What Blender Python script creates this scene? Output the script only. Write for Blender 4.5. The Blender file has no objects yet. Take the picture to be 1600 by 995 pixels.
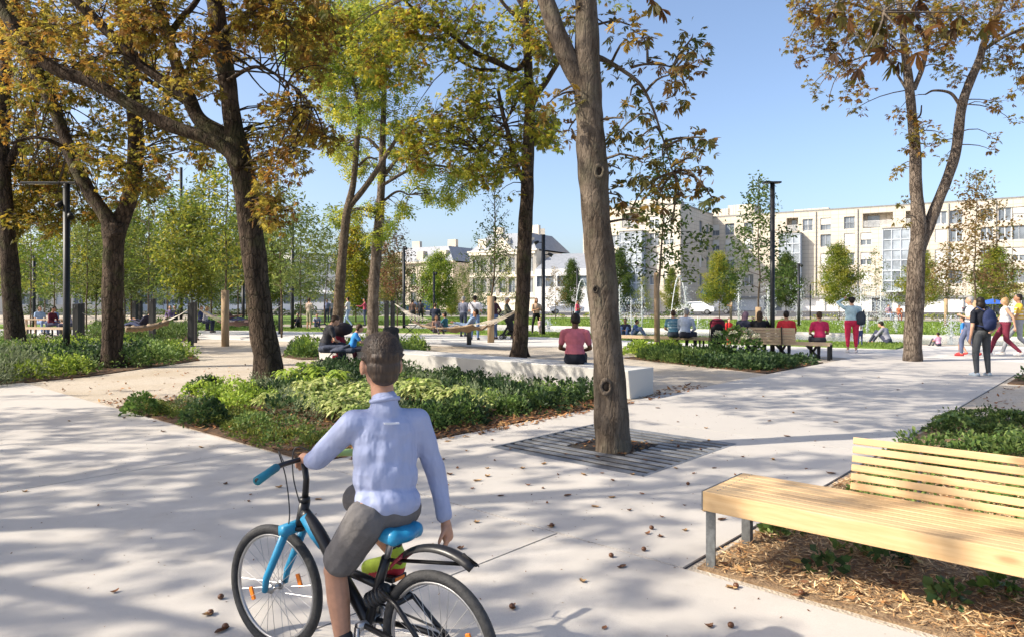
import bpy, bmesh, math, random
import numpy as np
from mathutils import Vector, Matrix
SC = bpy.context.scene
COL = SC.collection
rng = np.random.default_rng(11)
random.seed(5)
rad = math.radians
# ------------------------------------------------------------------ camera, sky, sun, exposure
F, HZ, CAMH = 1093.0, 470.0, 1.58          # focal length in photo pixels, horizon row, eye height
cd = bpy.data.cameras.new('camera'); cam = bpy.data.objects.new('camera', cd); COL.objects.link(cam)
cam.location = (0, 0, CAMH); cam.rotation_euler = (rad(90), 0, 0)
cd.sensor_width = 36.0; cd.lens = 36.0 * F / 1600.0; cd.shift_y = -(497.5 - HZ) / 1600.0
cd.clip_start = 0.05; cd.clip_end = 3000
SC.camera = cam
SUN_EL = rad(37.0); SUN_AZ = math.atan2(-0.975, -0.22)     # direction towards the sun: (sin az, cos az)
W = bpy.data.worlds.new('World'); SC.world = W; W.use_nodes = True
nt = W.node_tree; nt.nodes.clear()
wo = nt.nodes.new('ShaderNodeOutputWorld'); bg = nt.nodes.new('ShaderNodeBackground'); sk = nt.nodes.new('ShaderNodeTexSky')
sk.sky_type = 'NISHITA'; sk.sun_disc = False; sk.sun_elevation = SUN_EL; sk.sun_rotation = SUN_AZ
sk.air_density = 0.8; sk.dust_density = 2.9; sk.ozone_density = 1.5; sk.altitude = 100
bg.inputs['Strength'].default_value = 0.15
nt.links.new(sk.outputs[0], bg.inputs[0]); nt.links.new(bg.outputs[0], wo.inputs[0])
sd = bpy.data.lights.new('sun', 'SUN'); sun = bpy.data.objects.new('sun', sd); COL.objects.link(sun)
sd.energy = 4.0; sd.angle = rad(0.53); sd.color = (1.0, 0.91, 0.77)
tosun = Vector((math.sin(SUN_AZ) * math.cos(SUN_EL), math.cos(SUN_AZ) * math.cos(SUN_EL), math.sin(SUN_EL)))
sun.rotation_euler = tosun.to_track_quat('Z', 'Y').to_euler(); sun.location = (-30, -10, 40)
SC.view_settings.view_transform = 'Standard'; SC.view_settings.look = 'None'
SC.view_settings.exposure = 0.9; SC.view_settings.gamma = 1.0
SC.render.engine = 'CYCLES'
cy = SC.cycles
cy.use_denoising = True; cy.max_bounces = 6; cy.diffuse_bounces = 3; cy.glossy_bounces = 2
cy.transmission_bounces = 4; cy.transparent_max_bounces = 6; cy.sample_clamp_indirect = 6
cy.caustics_reflective = False; cy.caustics_refractive = False
# ------------------------------------------------------------------ coordinates
UX = np.array([0.743, -0.669]); VX = np.array([0.669, 0.743])        # the two axes of the paving
def UV(u, v, z=0.0): return (UX[0]*u + VX[0]*v, UX[1]*u + VX[1]*v, z)
def G(px, py, z=0.0):                       # a ground point (height z) from where the photo shows it
    d = F * (CAMH - z) / (py - HZ); return ((px - 800.0) * d / F, d, z)
def P(px, py, d): return ((px - 800.0) * d / F, d, CAMH - (py - HZ) * d / F)
def V3(p): return np.array(p, float)
# ------------------------------------------------------------------ materials
MATS = {}
def _mix(nt, a, b, fac, blend='MIX'):
    m = nt.nodes.new('ShaderNodeMix'); m.data_type = 'RGBA'; m.blend_type = blend
    for s, v in ((0, fac), (6, a), (7, b)):
        if hasattr(v, 'links') or isinstance(v, bpy.types.NodeSocket): nt.links.new(v, m.inputs[s])
        else: m.inputs[s].default_value = v if s == 0 else (*v, 1) if len(v) == 3 else v
    return m.outputs[2]
def _noise(nt, co, scale, detail=4, rough=.55, stretch=None):
    if stretch:
        mp = nt.nodes.new('ShaderNodeMapping'); mp.inputs['Scale'].default_value = stretch
        nt.links.new(co, mp.inputs[0]); co = mp.outputs[0]
    n = nt.nodes.new('ShaderNodeTexNoise'); n.inputs['Scale'].default_value = scale
    n.inputs['Detail'].default_value = detail; n.inputs['Roughness'].default_value = rough
    nt.links.new(co, n.inputs['Vector']); return n.outputs[0]
def _ramp(nt, v, lo, hi, a=0.0, b=1.0):
    m = nt.nodes.new('ShaderNodeMapRange'); nt.links.new(v, m.inputs[0])
    for i, x in ((1, lo), (2, hi), (3, a), (4, b)): m.inputs[i].default_value = x
    m.clamp = True; return m.outputs[0]
def _new(name):
    m = bpy.data.materials.new(name); m.use_nodes = True; n = m.node_tree
    b = n.nodes['Principled BSDF']; tc = n.nodes.new('ShaderNodeTexCoord')
    MATS[name] = m; return m, n, b, tc.outputs['Object']
def _bump(n, b, h, strength, dist):
    bp = n.nodes.new('ShaderNodeBump'); bp.inputs['Strength'].default_value = strength; bp.inputs['Distance'].default_value = dist
    n.links.new(h, bp.inputs['Height']); n.links.new(bp.outputs[0], b.inputs['Normal'])
def plain(name, c, rough=.6, var=.12, scale=6.0, metal=0.0, spec=.4, bump=0.0, bscale=60.0, bdist=.01, c2=None, lo=.35, hi=.65, stretch=None):
    if name in MATS: return MATS[name]
    m, n, b, co = _new(name)
    f = _ramp(n, _noise(n, co, scale, 5, .6, stretch), lo, hi)
    d = c2 if c2 else tuple(x * (1 - var) for x in c); e = c if c2 else tuple(min(1, x * (1 + var)) for x in c)
    n.links.new(_mix(n, d, e, f), b.inputs['Base Color'])
    b.inputs['Roughness'].default_value = rough; b.inputs['Metallic'].default_value = metal; b.inputs['Specular IOR Level'].default_value = spec
    if bump: _bump(n, b, _noise(n, co, bscale, 4, .6, stretch), bump, bdist)
    return m
def leafmat(name, transl=.4, rough=.55, gain=1.0):
    m, n, b, co = _new(name)
    a = n.nodes.new('ShaderNodeAttribute'); a.attribute_name = 'tint'
    c = _mix(n, (0, 0, 0), a.outputs['Color'], gain)
    n.links.new(c, b.inputs['Base Color']); b.inputs['Roughness'].default_value = rough; b.inputs['Specular IOR Level'].default_value = .3
    t = n.nodes.new('ShaderNodeBsdfTranslucent'); n.links.new(_mix(n, c, (1.0, .92, .45), .12, 'MULTIPLY'), t.inputs[0])
    s = n.nodes.new('ShaderNodeMixShader'); s.inputs[0].default_value = transl
    n.links.new(b.outputs[0], s.inputs[1]); n.links.new(t.outputs[0], s.inputs[2])
    n.links.new(s.outputs[0], n.nodes['Material Output'].inputs[0]); return m
def barkmat(name, c1, c2, moss=None, scale=1.0, crack=.25):
    m, n, b, co = _new(name)
    n1 = _noise(n, co, 9*scale, 6, .65, (1, 1, .22)); n2 = _noise(n, co, 2.2*scale, 4, .6); n3 = _noise(n, co, 38*scale, 3, .6, (1, 1, .5))
    vo = n.nodes.new('ShaderNodeTexVoronoi'); vo.feature = 'DISTANCE_TO_EDGE'; vo.inputs['Scale'].default_value = 13*scale; mv = n.nodes.new('ShaderNodeMapping'); mv.inputs['Scale'].default_value = (1, 1, .3)
    wn = n.nodes.new('ShaderNodeVectorMath'); wn.operation = 'MULTIPLY_ADD'; n.links.new(n1, wn.inputs[0]); wn.inputs[1].default_value = (.12, .12, .25); n.links.new(co, wn.inputs[2]); n.links.new(wn.outputs[0], mv.inputs[0]); n.links.new(mv.outputs[0], vo.inputs['Vector']); cr_ = _ramp(n, vo.outputs['Distance'], .0, .10)
    c = _mix(n, c1, c2, _ramp(n, n1, .36, .62)); c = _mix(n, tuple(x*.5 for x in c1), c, _ramp(n, vo.outputs['Distance'], .0, .06, crack, 1))
    c = _mix(n, c, tuple(min(1, x*1.55) for x in c2), _ramp(n, n2, .55, .72, 0, .6))
    if moss: c = _mix(n, c, moss, _ramp(n, _noise(n, co, 1.3, 5, .7), .52, .66, 0, .55))
    n.links.new(c, b.inputs['Base Color']); c = _mix(n, c, tuple(x*.45 for x in c1), _ramp(n, n3, .58, .72, 0, .7)); n.links.new(c, b.inputs['Base Color'])
    b.inputs['Roughness'].default_value = .9; b.inputs['Specular IOR Level'].default_value = .15
    ad = n.nodes.new('ShaderNodeMath'); ad.operation = 'MULTIPLY_ADD'; n.links.new(n3, ad.inputs[0]); ad.inputs[1].default_value = .35; a2 = n.nodes.new('ShaderNodeMath'); a2.operation = 'MULTIPLY_ADD'; n.links.new(cr_, a2.inputs[0]); a2.inputs[1].default_value = .55*(1-crack); n.links.new(n1, a2.inputs[2]); n.links.new(a2.outputs[0], ad.inputs[2])
    _bump(n, b, ad.outputs[0], 1.0-.3*max(0, crack-.4), .06-.03*max(0, crack-.4)); return m
def concretemat(name, c, stain=.16, fine=.06, bump=.12):
    m, n, b, co = _new(name)
    oi = n.nodes.new('ShaderNodeObjectInfo')
    cc = _mix(n, tuple(x*(1-stain) for x in c), c, _ramp(n, _noise(n, co, .9, 6, .62), .32, .62))
    cc = _mix(n, cc, tuple(x*.68 for x in c), _ramp(n, _noise(n, co, 5.5, 7, .75), .54, .74, 0, .6))
    cc = _mix(n, cc, (c[0]*.62, c[1]*.56, c[2]*.48), _ramp(n, _noise(n, co, 1.7, 8, .8), .55, .70, 0, .62))
    cc = _mix(n, cc, (c[0]*1.12, c[1]*1.12, c[2]*1.12), _ramp(n, _noise(n, co, .45, 6, .7), .50, .62, 0, .8))
    v = n.nodes.new('ShaderNodeTexVoronoi'); v.inputs['Scale'].default_value = 46; n.links.new(co, v.inputs['Vector'])
    cc = _mix(n, cc, tuple(x*.55 for x in c), _ramp(n, v.outputs['Distance'], .09, .02, 0, .55))
    cc = _mix(n, cc, tuple(x*(1-fine*2) for x in c), _ramp(n, _noise(n, co, 140, 2), .5, .62, 0, .7))
    cc = _mix(n, cc, tuple(x*.93 for x in c), oi.outputs['Random'])
    n.links.new(cc, b.inputs['Base Color']); b.inputs['Roughness'].default_value = .85; b.inputs['Specular IOR Level'].default_value = .25
    _bump(n, b, _noise(n, co, 90, 4, .7), bump, .01); return m
def gravelmat(name, c):
    m, n, b, co = _new(name)
    v = n.nodes.new('ShaderNodeTexVoronoi'); v.inputs['Scale'].default_value = 60; n.links.new(co, v.inputs['Vector'])
    cc = _mix(n, tuple(x*.72 for x in c), tuple(min(1, x*1.1) for x in c), v.outputs['Color'])
    cc = _mix(n, cc, (c[0]*.75, c[1]*.7, c[2]*.62), _ramp(n, _noise(n, co, .55, 6, .65), .42, .66, 0, .7))
    cc = _mix(n, cc, (.22, .13, .07), _ramp(n, _noise(n, co, 3.1, 8, .8), .63, .74, 0, .55))
    n.links.new(cc, b.inputs['Base Color']); b.inputs['Roughness'].default_value = .95; b.inputs['Specular IOR Level'].default_value = .15
    _bump(n, b, v.outputs['Distance'], .6, .012); return m
def woodmat(name, c1, c2, knots=True):
    m, n, b, co = _new(name)
    oi = n.nodes.new('ShaderNodeObjectInfo'); mp = n.nodes.new('ShaderNodeVectorMath'); mp.operation = 'ADD'
    n.links.new(co, mp.inputs[0]); sc = n.nodes.new('ShaderNodeVectorMath'); sc.operation = 'SCALE'; sc.inputs[3].default_value = 9
    cb = n.nodes.new('ShaderNodeCombineXYZ')
    for i in range(3): n.links.new(oi.outputs['Random'], cb.inputs[i])
    n.links.new(cb.outputs[0], sc.inputs[0]); n.links.new(sc.outputs[0], mp.inputs[1]); q = mp.outputs[0]
    g = _noise(n, q, 9, 6, .6, (.35, 4.5, 4.5)); g2 = _noise(n, q, 40, 3, .6, (.12, 4, 4))
    c = _mix(n, c1, c2, _ramp(n, g, .38, .64)); c = _mix(n, c, tuple(x*.78 for x in c1), _ramp(n, g2, .55, .7, 0, .55))
    if knots:
        v = n.nodes.new('ShaderNodeTexVoronoi'); v.inputs['Scale'].default_value = 3.3
        mq = n.nodes.new('ShaderNodeMapping'); mq.inputs['Scale'].default_value = (.75, 2.2, 2.2); n.links.new(q, mq.inputs[0]); n.links.new(mq.outputs[0], v.inputs['Vector'])
        c = _mix(n, c, (.22, .10, .035), _ramp(n, v.outputs['Distance'], .17, .07, 0, .7))
    c = _mix(n, c, tuple(x*.86 for x in c2), oi.outputs['Random'])
    n.links.new(c, b.inputs['Base Color']); b.inputs['Roughness'].default_value = .6; b.inputs['Specular IOR Level'].default_value = .3
    _bump(n, b, g2, .15, .004); return m
def tilemat(name, c, line, size=(1.05, .62), lw=.03):
    m, n, b, co = _new(name)
    br = n.nodes.new('ShaderNodeTexBrick'); br.offset = 0; br.inputs['Scale'].default_value = 1.0
    br.inputs['Brick Width'].default_value = size[0]; br.inputs['Row Height'].default_value = size[1]; br.inputs['Mortar Size'].default_value = lw
    br.inputs['Color1'].default_value = (*c, 1); br.inputs['Color2'].default_value = (*[x*.9 for x in c], 1); br.inputs['Mortar'].default_value = (*line, 1)
    n.links.new(co, br.inputs['Vector'])
    cc = _mix(n, br.outputs[0], tuple(x*.85 for x in c), _ramp(n, _noise(n, co, .35, 5, .65), .45, .7, 0, .5))
    n.links.new(cc, b.inputs['Base Color']); b.inputs['Roughness'].default_value = .8; return m
def glassmat(name, c=(.06, .08, .10), rough=.06):
    m, n, b, co = _new(name)
    n.links.new(_mix(n, c, tuple(x*1.6 for x in c), _ramp(n, _noise(n, co, .8, 3), .4, .6)), b.inputs['Base Color'])
    b.inputs['Roughness'].default_value = rough; b.inputs['Specular IOR Level'].default_value = .8; return m
# ------------------------------------------------------------------ mesh accumulation
class MB:
    def __init__(s): s.v = []; s.f = []; s.n = 0; s.mi = []
    def add(s, V, Fc, mi=0):
        V = np.asarray(V, float).reshape(-1, 3); s.v.append(V); k = s.n
        s.f.extend([tuple(i + k for i in f) for f in Fc]); s.mi.extend([mi] * len(Fc)); s.n += len(V)
    def box(s, c, size, ax=None, ay=None, az=None, mi=0):
        c = V3(c); ax = V3(ax or (1, 0, 0)); ax /= np.linalg.norm(ax)
        if az is None and ay is None: az = V3((0, 0, 1))
        if ay is None: az = V3(az)/np.linalg.norm(az); ay = np.cross(az, ax)
        ay = V3(ay)/np.linalg.norm(ay); az = np.cross(ax, ay)
        h = [x/2 for x in size]; V = []
        for k in (-1, 1):
            for j in (-1, 1):
                for i in (-1, 1): V.append(c + ax*i*h[0] + ay*j*h[1] + az*k*h[2])
        s.add(V, [(0, 2, 3, 1), (4, 5, 7, 6), (0, 1, 5, 4), (2, 6, 7, 3), (0, 4, 6, 2), (1, 3, 7, 5)], mi)
    def bar(s, a, b, w, h=None, up=(0, 0, 1), mi=0):
        a, b = V3(a), V3(b); d = b - a; L = np.linalg.norm(d); u = V3(up)
        if abs(np.dot(d/L, u)) > .98: u = V3((0, 1, 0))
        az = u - d*np.dot(d, u)/L**2; s.box((a+b)/2, (L, w, h or w), tuple(d), None, tuple(az), mi)
    def tube(s, pts, radii, n=8, cap=True, wob=0.0, seed=0, mi=0):
        pts = np.asarray(pts, float); m = len(pts)
        radii = np.full(m, radii) if np.isscalar(radii) else np.asarray(radii, float)
        T = np.gradient(pts, axis=0); T /= np.linalg.norm(T, axis=1)[:, None] + 1e-9
        ref = V3((0, 1, 0)) if abs(T[0][1]) < .9 else V3((1, 0, 0))
        x = np.cross(ref, T[0]); x /= np.linalg.norm(x); V = []
        a = np.arange(n)*2*np.pi/n; ph = np.random.default_rng(seed).uniform(0, 6.28, 6)
        for i in range(m):
            x = x - T[i]*np.dot(x, T[i]); x /= np.linalg.norm(x) + 1e-9; y = np.cross(T[i], x)
            r = np.full(n, radii[i])
            if wob: r = r*(1 + wob*(np.sin(2*a+ph[0]+i*.35)*.5 + np.sin(3*a+ph[1]-i*.5)*.35 + np.sin(5*a+ph[2]+i*.9)*.22 + .3*np.sin(ph[3]+i*1.1)))
            V.extend(pts[i] + np.outer(np.cos(a)*r, x) + np.outer(np.sin(a)*r, y))
        Fc = [(i*n+j, i*n+(j+1) % n, (i+1)*n+(j+1) % n, (i+1)*n+j) for i in range(m-1) for j in range(n)]
        if cap: Fc += [tuple(range(n-1, -1, -1)), tuple((m-1)*n+j for j in range(n))]
        s.add(V, Fc, mi)
    def lathe(s, c, prof, n=16, axis=(0, 0, 1), mi=0):
        ax = Vector(axis).normalized(); q = Vector((0, 0, 1)).rotation_difference(ax).to_matrix(); V = []
        for (r, z) in prof:
            for j in range(n):
                t = 2*math.pi*j/n; V.append(V3(c) + np.array(q @ Vector((r*math.cos(t), r*math.sin(t), z))))
        m = len(prof)
        Fc = [(i*n+j, i*n+(j+1) % n, (i+1)*n+(j+1) % n, (i+1)*n+j) for i in range(m-1) for j in range(n)]
        Fc += [tuple(range(n-1, -1, -1)), tuple((m-1)*n+j for j in range(n))]; s.add(V, Fc, mi)
    def ball(s, c, r, n=10, m=6, mi=0):
        r = (r, r, r) if np.isscalar(r) else r; V = []
        for i in range(m+1):
            t = math.pi*(i/m) ; t = min(max(t, .02), math.pi-.02)
            for j in range(n):
                p = 2*math.pi*j/n; V.append((c[0]+r[0]*math.sin(t)*math.cos(p), c[1]+r[1]*math.sin(t)*math.sin(p), c[2]-r[2]*math.cos(t)))
        Fc = [(i*n+j, i*n+(j+1) % n, (i+1)*n+(j+1) % n, (i+1)*n+j) for i in range(m) for j in range(n)]
        Fc += [tuple(range(n-1, -1, -1)), tuple(m*n+j for j in range(n))]; s.add(V, Fc, mi)
    def torus(s, c, R, r, axis, n=40, k=8, a0=0.0, a1=None, ref=None, mi=0):
        ax = Vector(axis).normalized(); e1 = Vector(ref).normalized() if ref else ax.orthogonal().normalized(); e2 = ax.cross(e1)
        full = a1 is None; a1 = 2*math.pi if full else a1; m = n if full else n+1
        V = []
        for i in range(m):
            t = a0 + (a1-a0)*i/n; d = e1*math.cos(t)+e2*math.sin(t)
            for j in range(k):
                p = 2*math.pi*j/k; V.append(Vector(c) + d*(R + r*math.cos(p)) + ax*(r*math.sin(p)))
        Fc = [(i*k+j, ((i+1) % m)*k+j, ((i+1) % m)*k+(j+1) % k, i*k+(j+1) % k) for i in range(n if full else n) for j in range(k)]
        s.add([tuple(v) for v in V], Fc, mi)
    def prism(s, poly, z0, z1, mi=0):
        n = len(poly); V = [(p[0], p[1], z0) for p in poly] + [(p[0], p[1], z1) for p in poly]
        ar = sum(poly[i][0]*poly[(i+1) % n][1]-poly[(i+1) % n][0]*poly[i][1] for i in range(n))
        top = tuple(range(n, 2*n)); bot = tuple(range(n-1, -1, -1)); sd_ = [(i, (i+1) % n, n+(i+1) % n, n+i) for i in range(n)]
        if ar < 0: top = top[::-1]; bot = bot[::-1]; sd_ = [f[::-1] for f in sd_]
        s.add(V, [top, bot]+sd_, mi)
ORG = {}
def mesh_np(name, V, quads=None, tris=None, tint=None):
    me = bpy.data.meshes.new(name); nv = len(V)
    loops = []; starts = []; tot = 0
    if tris is not None and len(tris): loops.append(tris.ravel()); starts.append(np.arange(len(tris))*3); tot = len(tris)*3
    if quads is not None and len(quads): loops.append(quads.ravel()); starts.append(tot + np.arange(len(quads))*4)
    L = np.concatenate(loops).astype(np.int32); S = np.concatenate(starts).astype(np.int32)
    me.vertices.add(nv); me.vertices.foreach_set('co', np.asarray(V, np.float32).ravel())
    me.loops.add(len(L)); me.loops.foreach_set('vertex_index', L)
    me.polygons.add(len(S)); me.polygons.foreach_set('loop_start', S)
    me.update(calc_edges=True)
    if tint is not None:
        at = me.color_attributes.new('tint', 'FLOAT_COLOR', 'POINT')
        at.data.foreach_set('color', np.concatenate([tint, np.ones((nv, 1))], 1).astype(np.float32).ravel())
    return me
def tag(o, label=None, cat=None, group=None, kind=None):
    if label: o['label'] = label
    if cat: o['category'] = cat
    if group: o['group'] = group
    if kind: o['kind'] = kind
    return o
def thing(name, label, cat, loc=(0, 0, 0), rz=0.0, group=None, local=False):
    o = bpy.data.objects.new(name, None); COL.objects.link(o); o.location = loc; o.rotation_euler = (0, 0, rz); o.empty_display_size = .2
    ORG[o.name] = np.zeros(3) if local else V3(loc)
    return tag(o, label, cat, group)
def link(name, me, mats=None, parent=None, kind=None):
    if mats is not None:
        for m in (mats if isinstance(mats, (list, tuple)) else [mats]): me.materials.append(m)
    o = bpy.data.objects.new(name, me); COL.objects.link(o)
    if parent is not None: o.parent = parent; ORG[o.name] = ORG[parent.name]
    else: ORG[o.name] = np.zeros(3)
    if kind: o['kind'] = kind
    return o
def part(name, mb, mats, parent=None, smooth=False, kind=None, bevel=0.0):
    V = np.concatenate(mb.v)
    if parent is not None: V = V - ORG[parent.name]
    me = bpy.data.meshes.new(name); me.from_pydata(V.tolist(), [], mb.f); me.update()
    if any(mb.mi): me.polygons.foreach_set('material_index', mb.mi)
    if smooth: me.shade_smooth()
    o = link(name, me, mats, parent, kind)
    if bevel:
        b = o.modifiers.new('bevel', 'BEVEL'); b.width = bevel; b.segments = 2; b.limit_method = 'ANGLE'
    return o
def own(o, loc):          # give a single-mesh top-level object its own origin
    l = V3(loc); o.data.transform(Matrix.Translation(-Vector(l))); o.location = l; ORG[o.name] = l; return o
def dup(root, loc, rz=0.0, sc=1.0, label=None, cat=None, group=None):
    r = root.copy(); COL.objects.link(r); r.location = loc; r.rotation_euler = (0, 0, rz)
    r.scale = (sc, sc, sc) if np.isscalar(sc) else sc
    tag(r, label, cat, group)
    for ch in list(root.children):
        c = ch.copy(); COL.objects.link(c); c.parent = r
        for g in list(ch.children):
            d = g.copy(); COL.objects.link(d); d.parent = c
    return r
def smoothpath(pts, rr, k=6):
    """Catmull-Rom through the points; radii follow."""
    p = np.asarray(pts, float); n = len(p)
    q = np.vstack([2*p[0]-p[1], p, 2*p[-1]-p[-2]]); out = []; ro = []
    for i in range(n-1):
        for t in np.linspace(0, 1, k, endpoint=False):
            a, b, c, d = q[i:i+4]
            out.append(.5*((2*b)+(-a+c)*t+(2*a-5*b+4*c-d)*t*t+(-a+3*b-3*c+d)*t**3)); ro.append(rr[i]*(1-t)+rr[i+1]*t)
    out.append(p[-1]); ro.append(rr[-1]); return np.array(out), np.array(ro)
def rect_cells(a0, a1, b0, b1, holes):
    A = sorted({a0, a1, *[x for h in holes for x in h[:2]]}); B = sorted({b0, b1, *[x for h in holes for x in h[2:4]]}); out = []
    for i in range(len(A)-1):
        for j in range(len(B)-1):
            ca, cb = (A[i]+A[i+1])/2, (B[j]+B[j+1])/2
            if not any(h[0] < ca < h[1] and h[2] < cb < h[3] for h in holes): out.append((A[i], A[i+1], B[j], B[j+1]))
    return out
# ------------------------------------------------------------------ shared materials
M_conc = concretemat('pale_concrete', (.51, .475, .43))
M_joint = plain('joint_dark', (.10, .095, .09), .95)
M_gravel = gravelmat('sandy_gravel', (.52, .455, .37))
M_soil = plain('leafy_soil', (.13, .075, .04), .95, c2=(.055, .035, .02), scale=7, bump=.8, bscale=30, bdist=.03)
M_mulchsoil = plain('mulch_soil', (.36, .25, .145), .95, c2=(.22, .14, .08), scale=14, bump=.9, bscale=60, bdist=.03)
M_leaf = leafmat('leaf', .62, .5, 1.0); M_plant = leafmat('plant_leaf', .35); M_dry = leafmat('dry_leaf', .12, .8)
M_barkA = barkmat('bark_pale', (.066, .05, .037), (.158, .126, .096), (.12, .118, .075), 1.0, .76)
M_barkB = barkmat('bark_dark', (.035, .025, .018), (.10, .072, .052), (.075, .08, .03))
M_barkC = barkmat('bark_young', (.11, .08, .055), (.22, .17, .12), None, 2.0)
M_barkD = barkmat('bark_tan', (.10, .075, .058), (.23, .185, .145), None, 1.3)  # paler brown bark tone
M_black = plain('black_metal', (.018, .019, .02), .45, .2, 3, .3)
M_steel = plain('galvanised_steel', (.17, .18, .185), .5, .25, 30, .6)
M_wood = woodmat('larch_wood', (.54, .345, .165), (.65, .455, .245))
M_wood2 = woodmat('weathered_wood', (.42, .30, .19), (.52, .40, .27), False)
M_stone = concretemat('cast_stone', (.55, .535, .50), .1, .04, .06)
# ================================================================== GROUND
def sheet(name, poly, z, m, kind='structure', z0=None):
    mb = MB(); mb.prism([(p[0], p[1]) for p in poly], z - .006 if z0 is None else z0, z); return part(name, mb, m, None, kind=kind)
M_ground = gravelmat('far_ground', (.46, .42, .36))
mb = MB(); mb.add([(-900, -60, -.02), (900, -60, -.02), (900, 1500, -.02), (-900, 1500, -.02)], [(0, 1, 2, 3)])
part('ground', mb, M_ground, None, kind='structure')
sheet('gravel_yard', [UV(-90, 3.0), UV(8, 3.0), UV(8, 26), UV(-10, 34), UV(-40, 44), UV(-90, 44)], 0.0, M_gravel)
# concrete paving: dark bedding with separate cast slabs on it, joints left open
mb = MB()
for (a, b, c, d) in ((-47, 13, -6, 3.72), (-5.95, -2.0, 3.72, 22)):
    mb.prism([UV(a, c)[:2], UV(b, c)[:2], UV(b, d)[:2], UV(a, d)[:2]], -.012, .003 if c < 0 else .0035)
pave = part('pavement', mb, M_joint, None, kind='structure')
def slab(u0, u1, v0, v1, holes=()):
    g = .007; u0 += g; u1 -= g; v0 += g; v1 -= g; m_ = MB(); cells = rect_cells(u0, u1, v0, v1, holes)
    for (a, b, c, d) in cells:
        m_.prism([UV(a, c)[:2], UV(b, c)[:2], UV(b, d)[:2], UV(a, d)[:2]], .0045, .016)
    return part('slab', m_, M_conc, pave)
us = [-46.93, -42.93, -38.93, -34.93, -30.93, -26.93, -22.93, -18.93, -14.93, -10.93, -6.93, -2.93, 1.07, 5.07, 9.07, 13]
for i in range(len(us)-1):
    for (v0, v1) in ((-4.3, -.3), (-.3, 3.72)): slab(us[i], us[i+1], v0, v1)
GR = (-5.2, -3.3, 5.42, 7.36)
slab(-5.95, -2.0, 3.72, 7.9, [GR])
vs = [7.9, 11.9, 15.9, 19.9, 22]
for i in range(len(vs)-1): slab(-5.95, -2.0, vs[i], vs[i+1], [(-5.0, -4.0, 18.6, 19.6)] if i == 2 and 0 else [])
# far promenade along the fountain
prom = [G(-400, 514), G(200, 515), G(430, 517), G(860, 527), G(1100, 537), G(1400, 546), G(1440, 540), G(1600, 541), G(2300, 548),
        G(2300, 640), G(1580, 585), G(1300, 558), G(1090, 546), G(930, 542), G(700, 541), G(430, 533), G(100, 524), G(-400, 522)]
M_prom = concretemat('promenade_concrete', (.60, .57, .52), .1)
sheet('promenade', prom, .011, M_prom)
M_lawn = plain('lawn_turf', (.11, .19, .025), .9, c2=(.18, .27, .045), scale=2.2, bump=.8, bscale=22, bdist=.06)
near_edge = [G(-300, 511), G(430, 517), G(700, 521), G(860, 527), G(1100, 537), G(1400, 546)]
w_near = [G(1428, 537), G(1300, 535), G(1100, 527), G(820, 518.5), G(640, 514.5), G(300, 508.5), G(-300, 506)]
sheet('near_lawn', near_edge + w_near, .045, M_lawn, z0=-.02)
w_far = [G(-300, 503), G(300, 505), G(640, 508.5), G(820, 511), G(1100, 518), G(1300, 524), G(1440, 527.5), G(1600, 531), G(2300, 546)]
basin = [G(2300, 555), G(1600, 540.5), G(1428, 537.5)] + w_near[1:-2] + w_far[2:]
M_water, n_, b_, co_ = _new('basin_water')
n_.links.new(_mix(n_, (.23, .27, .27), (.34, .37, .36), _ramp(n_, _noise(n_, co_, .8, 4), .4, .6)), b_.inputs['Base Color'])
b_.inputs['Roughness'].default_value = .12; b_.inputs['Specular IOR Level'].default_value = .7; _bump(n_, b_, _noise(n_, co_, 5, 3, .6), .25, .03)
sheet('fountain_basin_water', basin, .018, M_water)
mb = MB()
for a, b in zip(w_far[2:-1], w_far[3:]): mb.bar((a[0], a[1], .05), (b[0], b[1], .05), .32, .16)
part('basin_kerb', mb, M_prom, None, kind='structure')
lawn2 = w_far[1:] + [G(2300, 512), G(1600, 503.5), G(1300, 500.5), G(1000, 497), G(640, 494.5), G(300, 493)]
sheet('far_lawn', lawn2, .03, M_lawn, z0=-.02)
sheet('road', [G(-900, 491.8), G(640, 491.8), G(1100, 493.5), G(1600, 497.5), G(2300, 503), G(2300, 489), G(1600, 487.5), G(640, 486), G(-900, 486)], .0, plain('asphalt', (.07, .07, .072), .9, .2, 4))
# grass blades on the lawns
def blades(name, poly, n, h, c1, c2, z, w=.012, seed=3):
    r = np.random.default_rng(seed); p = np.array([(q[0], q[1]) for q in poly]); lo, hi = p.min(0), p.max(0); out = np.zeros((0, 2))
    from mathutils.geometry import intersect_point_line
    px, py = p[:, 0], p[:, 1]
    while len(out) < n:
        q = r.uniform(lo, hi, (n*3, 2)); ins = np.zeros(len(q), bool); j = len(p)-1
        for i in range(len(p)):
            c = ((py[i] > q[:, 1]) != (py[j] > q[:, 1])) & (q[:, 0] < (px[j]-px[i])*(q[:, 1]-py[i])/(py[j]-py[i]+1e-12)+px[i]); ins ^= c; j = i
        out = np.vstack([out, q[ins]])
    out = out[:n]; a = r.uniform(0, 6.28, n); hh = h*r.uniform(.5, 1.3, n); ww = w*r.uniform(.6, 1.6, n)
    V = np.zeros((n, 3, 3)); d = np.stack([np.cos(a), np.sin(a)], 1)*ww[:, None]
    V[:, 0, :2] = out-d; V[:, 1, :2] = out+d; V[:, 2, :2] = out + r.normal(0, .5, (n, 2))*hh[:, None]; V[:, :2, 2] = z; V[:, 2, 2] = z+hh
    t = r.uniform(0, 1, (n, 1)); c = np.array(c1)*(1-t)+np.array(c2)*t
    return link(name, mesh_np(name, V.reshape(-1, 3), None, np.arange(n*3).reshape(n, 3), np.repeat(c, 3, 0)), M_plant, None, 'stuff')
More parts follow.
